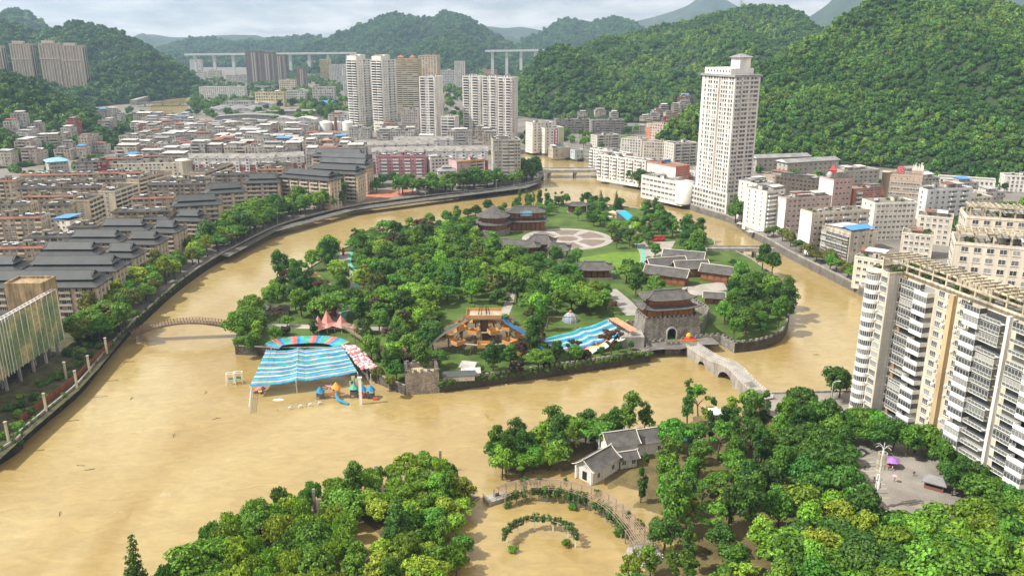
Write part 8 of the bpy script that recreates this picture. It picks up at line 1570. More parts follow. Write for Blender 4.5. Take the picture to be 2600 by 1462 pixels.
def person(px, py, label, top, legs, rz=0, umb=None, stride=.18, z=1.6):
 p = at(px, py, z); t = thing('person', label, 'person', p, rz); bm = bmesh.new(); V = {}
 J = dict(pel=(0, 0, .95), che=(0, 0, 1.28), nek=(0, 0, 1.47), hd=(0, -.02, 1.62), top=(0, 0, 1.74), hl=(.1, 0, .9), kl=(.11, -stride*.6, .5), al=(.11, stride*.5, .08), tl=(.11, stride*.5-.16, .04), hr=(-.1, 0, .9), kr=(-.11, stride*.4, .5), ar=(-.11, -stride*.7, .08), tr=(-.11, -stride*.7-.16, .04), sl=(.2, 0, 1.42), el=(.27, .05, 1.14), wl=(.27, -.1, .9), fl=(.27, -.13, .8), sr=(-.2, 0, 1.42), er=(-.27, .05, 1.14), wr=(-.27, -.1, .9), fr=(-.27, -.13, .8))
 if umb: J['er'] = (-.28, -.1, 1.2); J['wr'] = (-.2, -.28, 1.38); J['fr'] = (-.2, -.3, 1.45)
 R_ = dict(pel=.16, che=.18, nek=.06, hd=.105, top=.08, hl=.1, kl=.065, al=.05, tl=.035, hr=.1, kr=.065, ar=.05, tr=.035, sl=.08, el=.05, wl=.04, fl=.035, sr=.08, er=.05, wr=.04, fr=.035); ks = list(J); me = bpy.data.meshes.new('body'); E_ = [('pel', 'che'), ('che', 'nek'), ('nek', 'hd'), ('hd', 'top'), ('pel', 'hl'), ('hl', 'kl'), ('kl', 'al'), ('al', 'tl'), ('pel', 'hr'), ('hr', 'kr'), ('kr', 'ar'), ('ar', 'tr'), ('che', 'sl'), ('sl', 'el'), ('el', 'wl'), ('wl', 'fl'), ('che', 'sr'), ('sr', 'er'), ('er', 'wr'), ('wr', 'fr')]; me.from_pydata([J[k] for k in ks], [(ks.index(a), ks.index(b)) for a, b in E_], [])
 o = link('body', me, t); md = o.modifiers.new('skin', 'SKIN'); sv = me.skin_vertices[0].data
 for i, k in enumerate(ks): sv[i].radius = (R_[k], R_[k]*.8)
 sv[0].use_root = True; o.modifiers.new('sub', 'SUBSURF').levels = 1; o.modifiers['sub'].render_levels = 1
 m = bpy.data.materials.new('clothing'); m.use_nodes = True; N = m.node_tree.nodes; K = m.node_tree.links.new; tcn = N.new('ShaderNodeTexCoord'); sx = N.new('ShaderNodeSeparateXYZ'); K(tcn.outputs['Object'], sx.inputs[0]); rp = N.new('ShaderNodeValToRGB'); dv = N.new('ShaderNodeMath'); dv.operation = 'DIVIDE'; K(sx.outputs[2], dv.inputs[0]); dv.inputs[1].default_value = 2.0; K(dv.outputs[0], rp.inputs[0]); rp.color_ramp.interpolation = 'CONSTANT'; e = rp.color_ramp.elements; e[0].position = 0; e[0].color = (*legs, 1); e[1].position = .47; e[1].color = (*top, 1); q = rp.color_ramp.elements.new(.735); q.color = (.42, .26, .18, 1); q = rp.color_ramp.elements.new(.83); q.color = (.02, .015, .012, 1); K(rp.outputs[0], N['Principled BSDF'].inputs['Base Color']); me.materials.append(m)
 if umb: u = MB(); u.lathe([(.75, 2.0), (.45, 2.22), (.03, 2.32)], 10, c=(-.2, -.3, 0)); u.tube([(-.2, -.3, 1.4), (-.2, -.3, 2.3)], .015, 5); uo = build(u, 'umbrella', M_CLOTH, None, umb, False, p, rz); tag(uo, 'open pale pink umbrella held by the walker on the square', 'umbrella')
BK = (.03, .03, .035)
for a in (((2196, 1192), 'person in black walking by the striped paving of the square', BK, BK, .4), ((2219, 1222), 'person in dark clothes standing beside the white mast', BK, (.05, .05, .07), 2.0), ((2208, 1237), 'sweeper in an orange vest bending on the paving strips', (.70, .19, .03), BK, 1.2), ((2320, 1208), 'person in dark green crossing towards the kiosk', (.03, .05, .03), BK, -.6), ((2146, 1205), 'person in a blue jacket at the edge of the square trees', (.05, .16, .42), BK, .8), ((2048, 1066), 'person in blue on the lane behind the trees', (.08, .2, .5), BK, 2.2), ((2058, 1062), 'person in black beside the one in blue on the lane', BK, BK, .2), ((2265, 1195), 'seller in white beside the purple stall', (.6, .6, .6), (.1, .2, .3), 1.0), ((2255, 1193), 'seller in red crouching by the purple stall', (.5, .06, .08), BK, -1.0), ((2034, 1052), 'rider in black by the quay banner on the lane', BK, BK, .5)): person(*a[0], *a[1:])
person(2270, 1222, 'walker in white carrying an open pink umbrella across the square', (.62, .58, .55), (.12, .12, .15), .3, (.62, .35, .38))
for k in range(11): A, B = at(2160, 1155+k*11, 1.6), at(2215+k*4.5, 1148+k*11.5, 1.6); mb = MB(); d = (B-A).normalized(); n = Vector((-d.y, d.x, 0))*.22; mb.quad(A-n+Vector((0, 0, .02)), B-n+Vector((0, 0, .02)), B+n+Vector((0, 0, .02)), A+n+Vector((0, 0, .02))); structure(build(mb, 'paving_strip', mat('dark_strip', (.11, .10, .09)) if k % 3 == 0 else mat('pale_strip', (.36, .33, .27))))
P = [at(x, y, 1.6) for x, y in ((1988, 1040), (2010, 1034), (2030, 1028), (2046, 1024))]; t = thing('quay_banner', 'long red and white banner strung along the quay railing', 'banner', P[0]);
for k, (a, b) in enumerate(zip(P, P[1:])): a, b = a-P[0], b-P[0]; mb = MB(); mb.quad(a+Vector((0, 0, .1)), b+Vector((0, 0, .1)), b+Vector((0, 0, 1.3)), a+Vector((0, 0, 1.3))); build(mb, 'banner_cloth', M_CLOTH, t, [(.55, .30, .30), (.45, .50, .60), (.60, .25, .25)][k])
p = at(2050, 1040, 1.6); t = thing('market_stall', 'purple-roofed stall at the quay corner beside the trees', 'stall', p, .2); mb = MB(); mb.box(-2, -1, 0, 2, 1, 2); build(mb, 'body', mat('stall_wood'), t); mb = MB(); mb.hexa([(-2.4, -1.4, 2), (2.4, -1.4, 2), (2.4, 1.4, 2.8), (-2.4, 1.4, 2.8), (-2.4, -1.4, 2.1), (2.4, -1.4, 2.1), (2.4, 1.4, 2.9), (-2.4, 1.4, 2.9)]); build(mb, 'roof', M_CLOTH, t, (.34, .08, .22))
p = at(1813, 1098, .3); t = thing('pagoda_lamp', 'white pagoda-topped lamp standard rising above the park trees', 'lamp', p); mb = MB(); mb.tube([(0, 0, -1), (0, 0, 7.0)], .3, 8); build(mb, 'pole', M_WHITE, t); build(curved_roof(2.6, 2.6, .7, 1.7, .5, .03, z=7.2), 'roof', [M_WHITE, M_WHITE], t); mb = MB(); mb.box(-.9, -.9, 5.8, .9, .9, 7.2); build(mb, 'lantern', mat('lamp_glass', (.5, .5, .48)), t)
def lamp(px, py, z, h, label, grp, rz=0):
 p = at(px, py, z); t = thing('street_lamp', label, 'street lamp', p, rz, grp)
 if 'lp' not in MESH: mb = MB(); mb.tube(smoothline([(0, 0, 0), (0, 0, .72), (0, 0, .9), (.06, 0, .97), (.2, 0, 1.0)], 3), .0085, 6); MESH['lp'] = mb.mesh('pole', M_WHITE); mb = MB(); mb.box(.16, -.02, .985, .28, .02, 1.005); MESH['lh'] = mb.mesh('lamp_head', M_WHITE)
 link('lamp_head', MESH['lh'], link('pole', MESH['lp'], t, (0, 0, 0), 0, None, h))
lamp(2108, 1030, 1.6, 9, 'white curved street lamp at the corner of the balconied tower', None)
for x, y in ((2002, 612), (2098, 660), (2072, 625), (1990, 590)): lamp(x, y, GZ, 8, 'white curved street lamp on the right-bank road', 'street lamps on the right bank', 2.5)
for x, y in ((455, 690), (705, 570), (860, 533), (1080, 500), (1260, 482), (600, 620)): lamp(x, y, GZ, 8, 'pale street lamp on the left-bank promenade', 'street lamps on the promenade', -1.0)
# pylons on the ridge, cars on the right bank
for (x, y, dd, lb) in ((1664, 72, 1850, 'lattice power pylon on the wooded ridge top'), (1880, 28, 1950, 'faint lattice mast on the farther ridge')):
 p = at_dist(x, y+3, dd); t = thing('power_pylon', lb, 'pylon', p); mb = MB(); H_ = 28; [mb.bar((sx*4, sy*4, -6), (sx*.6, sy*.6, H_), .6) for sx in (-1, 1) for sy in (-1, 1)]; [mb.bar((-6, 0, z), (6, 0, z), .5) for z in (16, 20, 24)]; [mb.bar((-4+k*.8, -4+k*.8, k*6), (4-k*.8, 4-k*.8, k*6+4), .35) for k in range(4)]; build(mb, 'lattice', M_METAL, t)
for x, y, rz in ((1895, 575, -.7), (1915, 580, -.6), (1925, 588, -.7), (1905, 590, -.8), (1880, 570, -.6)): p = at(x, y, GZ+.02); t = car(x, y, rz, 'white car parked under trees below the high-rise', 1); o = [q for q in bpy.data.objects if q.name.startswith('parked_car')]; o = max(o, key=lambda q: q.name); o.location = p; o['label'] = 'pale car parked along the right-bank road below the high-rise'; o['group'] = 'cars on the right-bank road'
dr = random.Random(12)
for x, y in ((215, 1182), (240, 1190), (440, 1110), (150, 1310), (560, 1060), (330, 1015), (1240, 1060), (2080, 900), (520, 1000)):
 p = at(x, y, 0); mb = MB(); a = dr.uniform(0, 3); q = [Vector((dr.uniform(-.2, .2), k*.9, dr.uniform(0, .12))) for k in range(4)]; mb.tube(q, [.1, .09, .07, .03], 5); mb.tube([q[1], q[1]+Vector((.7, .5, .15))], [.06, .02], 4); mb.tube([q[2], q[2]+Vector((-.6, .4, .2))], [.05, .02], 4); tag(build(mb, 'drift_branch', M_BARK, None, None, False, p, a), 'dark branch drifting on the brown flood', 'driftwood', 'branches drifting on the flood')
# ================================================================== trees and shrubs
TR = random.Random(31)
def poisson(poly, r, exc, z, margin=2.5, tries=9000, seed=0):
 rnd = random.Random(seed); xs = [p[0] for p in poly]; ys = [p[1] for p in poly]; out = []
 for _ in range(tries):
  x, y = rnd.uniform(min(xs), max(xs)), rnd.uniform(min(ys), max(ys))
  if not inside(x, y, poly) or any(inside(x, y, e) for e in exc): continue
  rr = r*rnd.uniform(.75, 1.3)
  if any((x-a)**2+(y-b)**2 < rr*rr for a, b in out): continue
  if min((x-a[0])**2+(y-a[1])**2 for a in poly) < margin**2: continue
  out.append((x, y))
 return out
def EX(*px): return [at(x, y, IZ).to_2d() for x, y in px]
EXC = [EX((1188, 566), (1290, 545), (1420, 552), (1545, 585), (1562, 640), (1490, 665), (1400, 676), (1300, 664), (1200, 632)), EX((1462, 655), (1560, 640), (1650, 625), (1660, 690), (1640, 700), (1480, 705)), EX((1445, 690), (1575, 688), (1590, 745), (1445, 738)),
  EX((1610, 670), (1700, 650), (1790, 668), (1885, 715), (1850, 770), (1720, 775), (1620, 735)), EX((1535, 735), (1590, 725), (1650, 800), (1590, 815)), EX((1590, 770), (1700, 760), (1840, 770), (1838, 902), (1600, 905)), EX((1375, 800), (1620, 800), (1620, 895), (1470, 905), (1375, 890)),
  EX((1085, 800), (1200, 770), (1340, 790), (1352, 880), (1285, 940), (1120, 940)), EX((640, 820), (905, 818), (930, 880), (960, 965), (600, 965), (600, 890)), EX((845, 632), (905, 632), (925, 700), (915, 740), (890, 830), (845, 830), (875, 745), (850, 690)), EX((755, 690), (850, 690), (860, 755), (755, 755)), EX((865, 825), (1000, 890), (1065, 892), (1065, 915), (960, 905), (865, 845)),
  EX((1010, 960), (1125, 950), (1125, 1010), (1010, 1010)), EX((1530, 525), (1625, 530), (1640, 580), (1535, 575)), EX((1400, 525), (1500, 522), (1500, 560), (1400, 560)), EX((1655, 605), (1735, 605), (1735, 650), (1640, 655)), EX((1135, 925), (1225, 920), (1225, 975), (1135, 980)), EX((1270, 735), (1310, 730), (1300, 810), (1265, 810)), EX((670, 770), (740, 765), (745, 805), (670, 810)), EX((1795, 630), (1850, 640), (1900, 664), (1962, 708), (1995, 750), (1975, 768), (1900, 738), (1840, 705), (1785, 668))]
KL = {'round': 'rounded dense tree', 'spread': 'wide spreading tree', 'tall': 'tall upright tree', 'airy': 'open-crowned tree', 'poplar': 'narrow columnar tree', 'willow': 'feathery drooping tree', 'conifer': 'dark conifer'}
CLN = {DKG: 'dark green', MDG: 'mid green', LTG: 'bright green', YLG: 'yellow-green', OLV: 'olive brown', PUR: 'purple-leaved', RDB: 'russet'}
def plant(kind, x, y, z, s, col, where, grp): return tree(kind, x, y, z, s, '%s %s %s' % (CLN[col], KL[kind], where), grp, col, rnd=TR)
N0 = 0
ILM = [('drum theatre', 1252, 590), ('round square', 1440, 606), ('timber hall', 1508, 702), ('courtyard halls', 1720, 700), ('gate tower', 1700, 850), ('net dome', 1448, 815), ('striped slide sail', 1480, 870), ('rope-course tower', 1230, 880), ('teal track', 890, 700), ('pink tents', 840, 840), ('plank walkway', 960, 890), ('corner bastion', 1075, 985), ('arch footbridge', 640, 840), ('park steps', 1290, 770), ('causeway bridge', 1800, 632), ('turquoise slide', 1600, 560), ('curved rampart', 1960, 830), ('red rubber floor', 810, 725)]
PLM = [('garden villa', 1570, 1170), ('curved pergola', 1540, 1280), ('stone footbridge', 1930, 1030), ('white mast', 2222, 1290), ('kiosk', 2372, 1238), ('quay stall', 2050, 1050), ('pagoda lamp', 1813, 1098), ('fan-stepped platform', 1640, 1405), ('drying tables', 1710, 1115)]
for (x, y) in poisson(ISL, 6.4, EXC, IZ, 3.0, 9000, 2):
 zc_ = y*CP-(9-CH)*SP; qx, qy = 1300+FPX*x/zc_, 731-FPX*(y*SP+(9-CH)*CP)/zc_
 if 1780 < qx < 1975 and 585 < qy < 655: continue
 g = noise.noise((x*.022, y*.022, 1.1)); dist = y; mid = (x+10)**2/70**2+(y-390)**2/70**2 < 1
 if x > 80 or dist > 520: kind, col = TR.choice((('round', DKG), ('round', MDG), ('tall', DKG), ('round', MDG)))
 elif mid: kind, col = TR.choice((('spread', LTG), ('spread', MDG), ('round', MDG), ('round', LTG), ('airy', LTG), ('tall', MDG), ('airy', OLV), ('round', LTG))) if g > -.15 else TR.choice((('round', DKG), ('spread', MDG), ('round', MDG)))
 else: kind, col = TR.choice((('round', DKG), ('round', MDG), ('spread', MDG), ('tall', DKG), ('round', LTG), ('airy', RDB)))
 plant(kind, x, y, IZ, TR.uniform(.72, 1.3) if y < 490 else TR.uniform(.6, .95), col, 'near the %s on the island' % near(x, y, ILM), 'trees of the island park'); N0 += 1
print('island trees', N0)
def row(pts, kind, col, s, where, grp, z=IZ, jit=1.0):
 for x, y in pts: p = at(x, y, z); plant(kind if isinstance(kind, str) else TR.choice(kind), p.x+TR.uniform(-jit, jit), p.y+TR.uniform(-jit, jit), z, s*TR.uniform(.85, 1.15), col if isinstance(col[0], float) else TR.choice(col), where, grp)
IG = 'on the island shore'
row([(1322, 520), (1336, 521), (1352, 520), (1368, 519), (1385, 521), (1410, 524), (1425, 526)], 'poplar', MDG, .85, IG, 'slim trees on the island shore'); row([(1530, 530), (1562, 532), (1573, 533)], 'conifer', DKG, .8, IG, 'slim trees on the island shore')
row([(640, 850), (650, 875), (632, 862), (665, 845), (725, 830), (700, 870), (800, 850), (618, 858), (622, 876), (608, 890), (640, 893), (628, 885)], ['round', 'tall'], [MDG, LTG, DKG], .62, 'beside the flooded sail', 'trees round the flooded sail'); row([(682, 800)], 'airy', MDG, 1.35, 'leaning over the left island shore', None)
row([(1412, 912), (1445, 905), (1490, 905), (1530, 902), (1570, 896), (1600, 890), (1300, 925), (1350, 915), (1250, 930), (1218, 945)], 'round', [DKG, MDG], .38, 'along the rampart', 'trees along the rampart'); row([(1095, 930), (1120, 935), (1105, 940), (960, 972), (985, 985)], ['round', 'airy'], [RDB, OLV, LTG], .62, 'behind the corner bastion', 'trees behind the corner bastion'); row([(1270, 915), (1295, 928)], 'tall', DKG, .62, 'before the rope-course tower', 'upright trees before the rope course')
row([(1868, 702), (1892, 716), (1918, 730), (1855, 676), (1885, 690), (1930, 742), (1842, 690)], ['round', 'airy'], [MDG, DKG], .5, 'behind the courtyard halls', 'small trees behind the courtyard halls'); row([(1362, 880), (1350, 860), (1375, 840)], 'tall', MDG, .95, 'between rope course and striped slide', 'tall trees by the striped slide')
for x, y, c in ((1010, 925, PUR), (1040, 930, PUR), (980, 915, PUR), (720, 850, PUR), (1310, 945, PUR), (1390, 925, PUR), (1480, 915, PUR), (770, 770, RDB), (790, 765, RDB)): p = at(x, y, IZ); tree('bush', p.x, p.y, IZ, TR.uniform(1.3, 2.0), '%s rounded shrub on the island' % CLN[c], 'coloured shrubs on the island', c, rnd=TR, cat='shrub')
for x, y in [(1480+TR.uniform(-20, 180), TR.uniform(648, 690)) for _ in range(9)] + [(TR.uniform(900, 1400), TR.uniform(680, 860)) for _ in range(40)]: p = at(x, y, IZ); tree('bush', p.x, p.y, IZ, TR.uniform(.7, 1.4), 'small green shrub on the island lawns', 'small shrubs on the island', TR.choice((MDG, LTG, DKG)), rnd=TR, cat='shrub')
# ivy along the rampart foot
IV = [v for v in smoothline([ISL[8], ISL[9], ISL[10], ISL[11]], 14)]
forest('rampart_ivy', [(Vector((v.x+TR.uniform(-.8, .8), v.y-.25, IZ-.6+TR.uniform(-.9, .5))), TR.uniform(.16, .26)) for v in IV for _ in range(3)], 'yellow-green creepers hanging along the rampart', 60, 3)
# left bank
def inland(P, off):
 out = []
 for k in range(1, len(P)-1):
  d = P[k+1]-P[k-1]; n = Vector((-d.y, d.x)).normalized(); out.append(P[k]+n*off)
 return out
LBp = [p for p in LBs if p.y > 300 and p.y < 700]
def along(P, off, step, jit, fn):
 Q = inland(P, off); acc = 0; last = Q[0]
 for q in Q[1:]:
  L_ = (q-last).length; n = max(1, int(L_/step))
  for j in range(n): p = last.lerp(q, (j+TR.random())/n); fn(p.x+TR.uniform(-jit, jit), p.y+TR.uniform(-jit, jit))
  last = q
GBL = []
def lbt(x, y):
 if 560 < y < 622 and x > -120 and TR.random() < .75: return
 if y < 470: k, c = TR.choice((('round', OLV), ('round', YLG), ('round', MDG), ('spread', MDG))); s = TR.uniform(.9, 1.3)
 else: k, c = TR.choice((('round', DKG), ('round', MDG), ('spread', MDG), ('round', LTG))); s = TR.uniform(1.1, 1.65)
 plant(k, x, y, GZ, s, c, 'on the left-bank promenade', 'promenade trees of the left bank')
along(LBp, 4.5, 5.5, 1.2, lbt); along(LBp, 10, 6.5, 2, lambda x, y: lbt(x, y) if TR.random() < .8 else None); along(LBp, 15.5, 9, 2, lambda x, y: lbt(x, y) if TR.random() < .6 and not inside(x, y, GBL) else None)
row([(640, 560), (668, 552), (700, 545), (740, 540), (560, 612), (590, 600), (620, 590), (535, 630)], ['round', 'spread'], [DKG, MDG], 1.6, 'before the gabled blocks', 'big trees before the gabled blocks', GZ, 2)
row([(838, 520), (858, 516), (875, 512)], 'tall', DKG, 1.5, 'at the corner of the cream gabled block', 'dark trees at the gabled corner', GZ); row([(950, 478), (975, 474), (1000, 470), (1025, 474), (960, 490), (1040, 480), (940, 462)], ['round', 'tall'], [MDG, DKG], 1.1, 'round the red plaza', 'trees round the red plaza', GZ); row([(1080+k*22, 486-k*2.2) for k in range(12)], 'round', [MDG, DKG], 1.1, 'in a row below the plaza blocks', 'row of trees below the plaza blocks', GZ); row([(1335, 462), (1350, 455), (1362, 450), (1345, 446), (1330, 448), (1360, 440)], 'round', DKG, 1.5, 'on the river-bend corner', 'trees on the river-bend corner', GZ)
row([(205, 845), (235, 850), (262, 842), (290, 838), (310, 850), (270, 862), (320, 830)], ['round', 'spread'], [MDG, LTG, DKG], 1.15, 'at the arch footbridge', 'trees at the arch footbridge', GZ); row([(180, 850), (195, 862)], 'spread', DKG, .9, 'under the gabled block by the screen', 'trees under the first gabled block', GZ)
for x, y in [(TR.uniform(0, 270), 0) for _ in range(46)]: yy_ = 1130-x*.95+TR.uniform(-75, 5); p = at(x, yy_, GZ); tree('bush', p.x, p.y, GZ, TR.uniform(.5, 1.3), 'weedy green shrub on the neglected left bank', 'weeds of the neglected yard', TR.choice((MDG, DKG, LTG)), rnd=TR, cat='shrub')
forest('bank_weeds', [(Vector((p.x+TR.uniform(-.8, .3), p.y+TR.uniform(-1, 1), TR.uniform(1.5, 4.2))), TR.uniform(.12, .3)) for p in smoothline([q for q in LBs if q.y < 420], 6) for _ in range(1)], 'weeds clinging to the dark stone river wall', 61)
row([(775, 392), (790, 388), (765, 398)], 'tall', DKG, 1.0, 'between red terrace and brown mid-rises', 'trees beside the red terrace', GZ); row([(430, 372), (440, 395), (428, 405), (445, 385)], 'tall', DKG, .9, 'in the old town alley', 'trees of the old town alley', GZ)
# right bank
row([(1592, 462), (1606, 466), (1622, 474), (1636, 480), (1648, 484), (1585, 456)], 'round', DKG, 1.4, 'leaning from the right bank', 'trees leaning from the right bank', GZ); row([(1690, 505), (1700, 508), (1672, 498)], 'bush' if False else 'round', MDG, .5, 'low on the right bank wall', 'small trees on the right bank wall', GZ); row([(1868, 562), (1882, 566), (1875, 556)], 'round', DKG, 1.7, 'beside the high-rise podium', 'large trees beside the podium', GZ)
row([(1950, 602), (1985, 612), (2012, 628), (2030, 640), (2045, 650), (2098, 672), (2128, 690), (2150, 705), (2075, 664), (1968, 600), (2168, 712), (2110, 685)], ['round', 'spread'], [MDG, OLV, DKG], .85, 'along the right-bank road', 'trees of the right-bank road', GZ)
row([(1545+k*14, 372-k*.5+TR.uniform(-8, 8)) for k in range(6)] + [(1480, 372), (1500, 366), (1460, 360), (1520, 380), (1445, 352), (1600, 345), (1580, 338), (1620, 340), (1470, 348), (1495, 350), (1490, 378)], 'round', [MDG, LTG, DKG], 1.05, 'on the slope above the road bridge', 'trees above the road bridge', GZ, 4)
row([(1335, 375), (1345, 365), (1325, 360), (1360, 372), (1338, 350)], 'round', [DKG, MDG], 1.0, 'beside the tall white block upstream', 'trees beside the tall white block', GZ, 3); row([(2470, 475), (2495, 478), (2520, 482), (2545, 480), (2560, 490), (2480, 490)], 'round', [DKG, MDG], 1.0, 'by the long white hall', 'trees by the long white hall', GZ, 4)
row([(700+TR.uniform(0, 220), 262+TR.uniform(0, 46)) for _ in range(30)], 'round', [MDG, LTG, DKG], 1.4, 'on the green slope by the goods sheds', 'trees on the slope by the goods sheds', GZ, 5); row([(492+TR.uniform(-12, 40), 262+TR.uniform(-5, 38)) for _ in range(16)], 'round', [MDG, DKG], 1.3, 'beside the far river', 'trees beside the far river', GZ, 4)
# park on the near right bank
PX = lambda *px: [at(x, y, .3).to_2d() for x, y in px]
PEX = [PX((1450, 1185), (1530, 1140), (1685, 1100), (1710, 1165), (1670, 1225), (1560, 1280), (1470, 1260)), PX((1255, 1275), (1260, 1225), (1400, 1195), (1520, 1220), (1600, 1275), (1670, 1360), (1690, 1420), (1590, 1440), (1600, 1370), (1480, 1275), (1330, 1250)), PX((1650, 1085), (1780, 1080), (1790, 1135), (1660, 1140)), PX((2145, 1100), (2400, 1100), (2440, 1385), (2200, 1385), (2145, 1230)), PX((2000, 1030), (2060, 1030), (2200, 1130), (2130, 1150)), PX((1940, 990), (2020, 1010), (2000, 1060), (1930, 1050))]
n1_ = 0
for (x, y) in poisson([tuple(p) for p in PARK], 6.6, PEX, 0, 1.5, 6000, 5):
 q = ((x/(y*CP+CH*SP))*FPX+1300); low = y < 186
 if 62 < x < 90 and 246 < y < 275: continue
 if low and q > 1950: kind, col = TR.choice((('round', LTG), ('round', MDG), ('spread', LTG), ('round', MDG), ('round', YLG), ('round', DKG))); s = TR.uniform(1.0, 1.35)
 elif q > 2000: kind, col = TR.choice((('round', DKG), ('round', MDG), ('spread', DKG))); s = TR.uniform(1.0, 1.3)
 else: kind, col = TR.choice((('round', MDG), ('tall', DKG), ('spread', MDG), ('round', LTG), ('tall', MDG), ('round', DKG), ('airy', YLG), ('airy', MDG), ('poplar', DKG))); s = TR.uniform(.75, 1.2)
 plant(kind, x, y, .2, s, col, 'in the park near the '+near(x, y, PLM), 'trees of the flooded park'); n1_ += 1
print('park trees', n1_)
row([(1578, 1098), (1650, 1102)], 'airy', MDG, .58, 'standing alone at the flooded park edge', 'lone trees at the flooded edge', .0, .3); row([(1265, 1180), (1290, 1170), (1310, 1190), (1345, 1165), (1280, 1215), (1320, 1215), (1360, 1200), (1400, 1190), (1375, 1150), (1420, 1150), (1460, 1135), (1500, 1125)], ['willow', 'spread', 'round'], [LTG, MDG, YLG], .85, 'at the corner of the flooded garden', 'trees at the corner of the flooded garden', .0, 1)
row([(2125, 1010), (2112, 1012)], 'round', DKG, 1.0, 'beside the rounded bay of the tower', 'trees beside the rounded bay', 1.6); row([(2085, 1085), (2065, 1070), (2105, 1100), (2150, 1100), (2175, 1105), (2200, 1110), (2225, 1120), (2250, 1135), (2270, 1150), (2160, 1125), (2200, 1135), (2320, 1150), (2345, 1160), (2300, 1155), (2230, 1150)], 'round', [DKG, MDG], .98, 'at the foot of the balconied tower', 'trees at the foot of the balconied tower', 1.6, 1)
row([(2400, 1222), (2425, 1235), (2450, 1250), (2480, 1265), (2420, 1262), (2460, 1280), (2500, 1290), (2390, 1200), (2530, 1285), (2570, 1300), (2440, 1215)], 'round', [DKG, MDG], .85, 'between kiosk and balconied tower', 'trees between kiosk and tower', 1.6, 1)
row([(2440+k*38, 1350+TR.uniform(-14, 22)) for k in range(5)] + [(1990+k*34, 1450+TR.uniform(-12, 25)) for k in range(18)] + [(2230+k*36, 1418+TR.uniform(-8, 14)) for k in range(10)] + [(2020+k*30, 1500) for k in range(18)], ['round', 'spread'], [LTG, YLG, MDG, MDG, DKG], 1.1, 'in front of the square', 'bright trees in front of the square', .6, 1.5)
# islet at the near left
n2_ = 0
for (x, y) in poisson([tuple(p) for p in ISLET], 4.6, [PX((880, 1360), (990, 1330), (1010, 1400), (940, 1440), (890, 1430))], 0, 1.2, 5000, 9):
 q = (x/(y*CP+CH*SP))*FPX+1300
 if q < 900: kind, col = TR.choice((('willow', LTG), ('willow', MDG), ('willow', YLG), ('spread', MDG))); s = TR.uniform(.72, 1.0)
 else: kind, col = TR.choice((('round', MDG), ('round', LTG), ('tall', MDG), ('spread', YLG), ('willow', LTG), ('round', YLG))); s = TR.uniform(.65, .95)
 plant(kind, x, y, 0, s, col, 'on the drowned islet', 'trees of the drowned islet'); n2_ += 1
row([(540, 1400), (600, 1360), (660, 1330), (720, 1305), (780, 1282), (850, 1262)], 'willow', MDG, .75, 'on the drowned islet edge', 'edge trees of the drowned islet', 0, .5); row([(475, 1485), (520, 1470), (560, 1450)], 'round', LTG, 1.05, 'at the tip of the drowned islet', 'bright trees at the islet tip', 0, .5)
row([(1140, 1228)], 'round', DKG, .8, 'standing alone in the flood beside a flower bed', None, 0, 0)
p = at(1010, 1400, 0); t = plant('conifer', p.x, p.y, 0, .98, DKG, 'on the drowned islet', None); t['label'] = 'broad dark blue-green conifer rising among the bright islet trees'; t.scale = (1.35, 1.35, 1.0)
p = at(350, 1545, 0); t = plant('conifer', p.x, p.y, 0, .95, DKG, 'in the water', None); t['label'] = 'lone slender spruce standing apart in the brown water'; t.scale = (1.0, 1.0, 1.28)
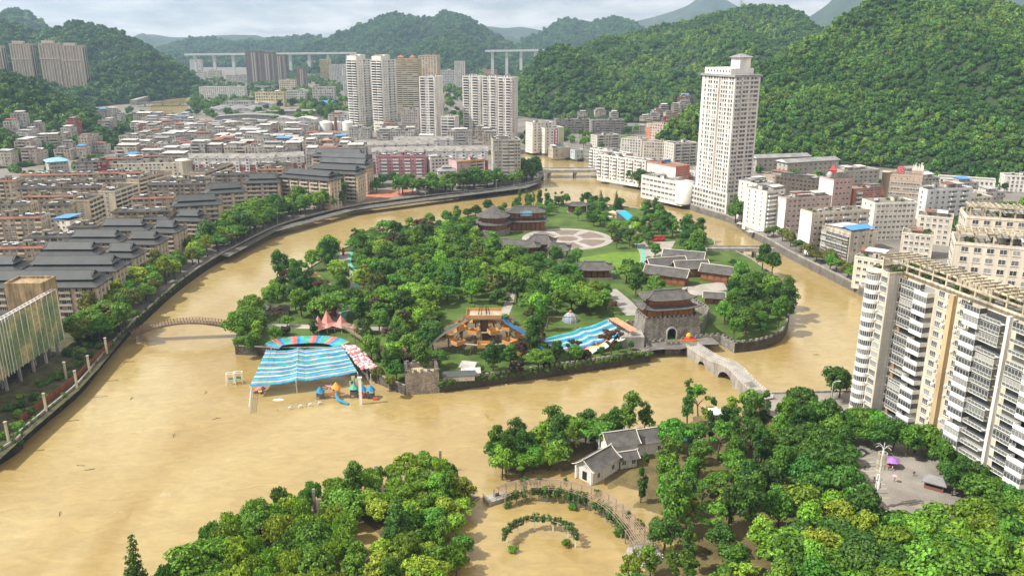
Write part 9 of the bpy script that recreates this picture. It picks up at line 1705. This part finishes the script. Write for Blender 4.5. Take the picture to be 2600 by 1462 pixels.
# loose greenery between the blocks: too many and too small to tell apart
def scatter(name, label, px, n, s0, s1, seed, z=GZ):
 P = [at(x, y, z).to_2d() for x, y in px]; r_ = random.Random(seed); xs = [p.x for p in P]; ys = [p.y for p in P]; out = []; boxes = []
 for o in bpy.data.objects:
  if o.parent is None and o.type == 'EMPTY' and o.get('category') in ('apartment block', 'house', 'building', 'tower', 'warehouse', 'hotel', 'office', 'apartment tower', 'tank', 'road'): boxes.append((o.location.x, o.location.y, math.cos(o.rotation_euler.z), math.sin(o.rotation_euler.z), next((max(v[0] for v in c.bound_box) for c in o.children if c.name.startswith('wall')), 10), next((max(v[1] for v in c.bound_box) for c in o.children if c.name.startswith('wall')), 10)))
 for _ in range(n):
  x, y = r_.uniform(min(xs), max(xs)), r_.uniform(min(ys), max(ys))
  if not inside(x, y, P) or noise.noise((x*.02, y*.02, seed)) < -.1: continue
  if any(-2 < (x-a)*c+(y-b)*s < w+2 and -2 < -(x-a)*s+(y-b)*c < d+2 for a, b, c, s, w, d in boxes): continue
  out.append((Vector((x, y, z-.5)), r_.uniform(s0, s1)))
 forest(name, out, label, seed)
scatter('valley_greenery', 'scattered trees and scrub filling the far valley town', ((490, 205), (900, 180), (1300, 200), (1320, 300), (1240, 345), (900, 330), (700, 312), (500, 300), (480, 270)), 5200, .9, 1.9, 41)
scatter('street_greenery', 'street trees and bushes between the tan blocks and hillside houses', ((-60, 470), (120, 395), (230, 330), (345, 262), (375, 300), (340, 345), (380, 380), (280, 410), (300, 470), (440, 520), (300, 620), (-60, 660)), 1500, .5, 1.1, 42)
scatter('hillfoot_greenery', 'trees and bushes along the foot of the forested hill behind the right bank', ((1580, 365), (1780, 380), (1920, 425), (2250, 440), (2600, 470), (2600, 560), (2400, 600), (2230, 560), (2000, 500), (1930, 460), (1700, 400), (1520, 335), (1330, 310), (1330, 340), (1500, 385)), 1500, .6, 1.3, 43)
FORLAB=['dense bright green forest on the steep hill behind the white high-rise','green forest on the long hill with the power pylon','dark green forest on the hill above the hillside houses','blue-green forest on the ridge behind the beige slab towers']
HAZE=0.0001
# ------------------------------------------------ forests last (they know every clearing)
for i, (nm, pts, c) in enumerate(FORESTS):
 forest('forest', [q for q in pts if not any(inside(q[0].x, q[0].y, cl) for cl in CLEAR)], FORLAB[i] if i < len(FORLAB) else 'dense green woodland covering a distant hillside', i+1, None, (0, .4, 1.3, 1.8, 1.5, 2.6, 2.6, 2.6)[min(i, 7)])
hm = bpy.data.materials.new('haze'); hm.use_nodes = True; hn = hm.node_tree.nodes; hn.clear()
pv = hn.new('ShaderNodeVolumePrincipled'); pv.inputs['Color'].default_value = (.50, .74, 1.0, 1); pv.inputs['Density'].default_value = HAZE; pv.inputs['Anisotropy'].default_value = .2
ho = hn.new('ShaderNodeOutputMaterial'); hm.node_tree.links.new(pv.outputs[0], ho.inputs['Volume'])
mb = MB(); mb.box(-9500, -320, -4, 9500, 11500, 620); hz = build(mb, 'haze', hm); hz['kind'] = 'stuff'
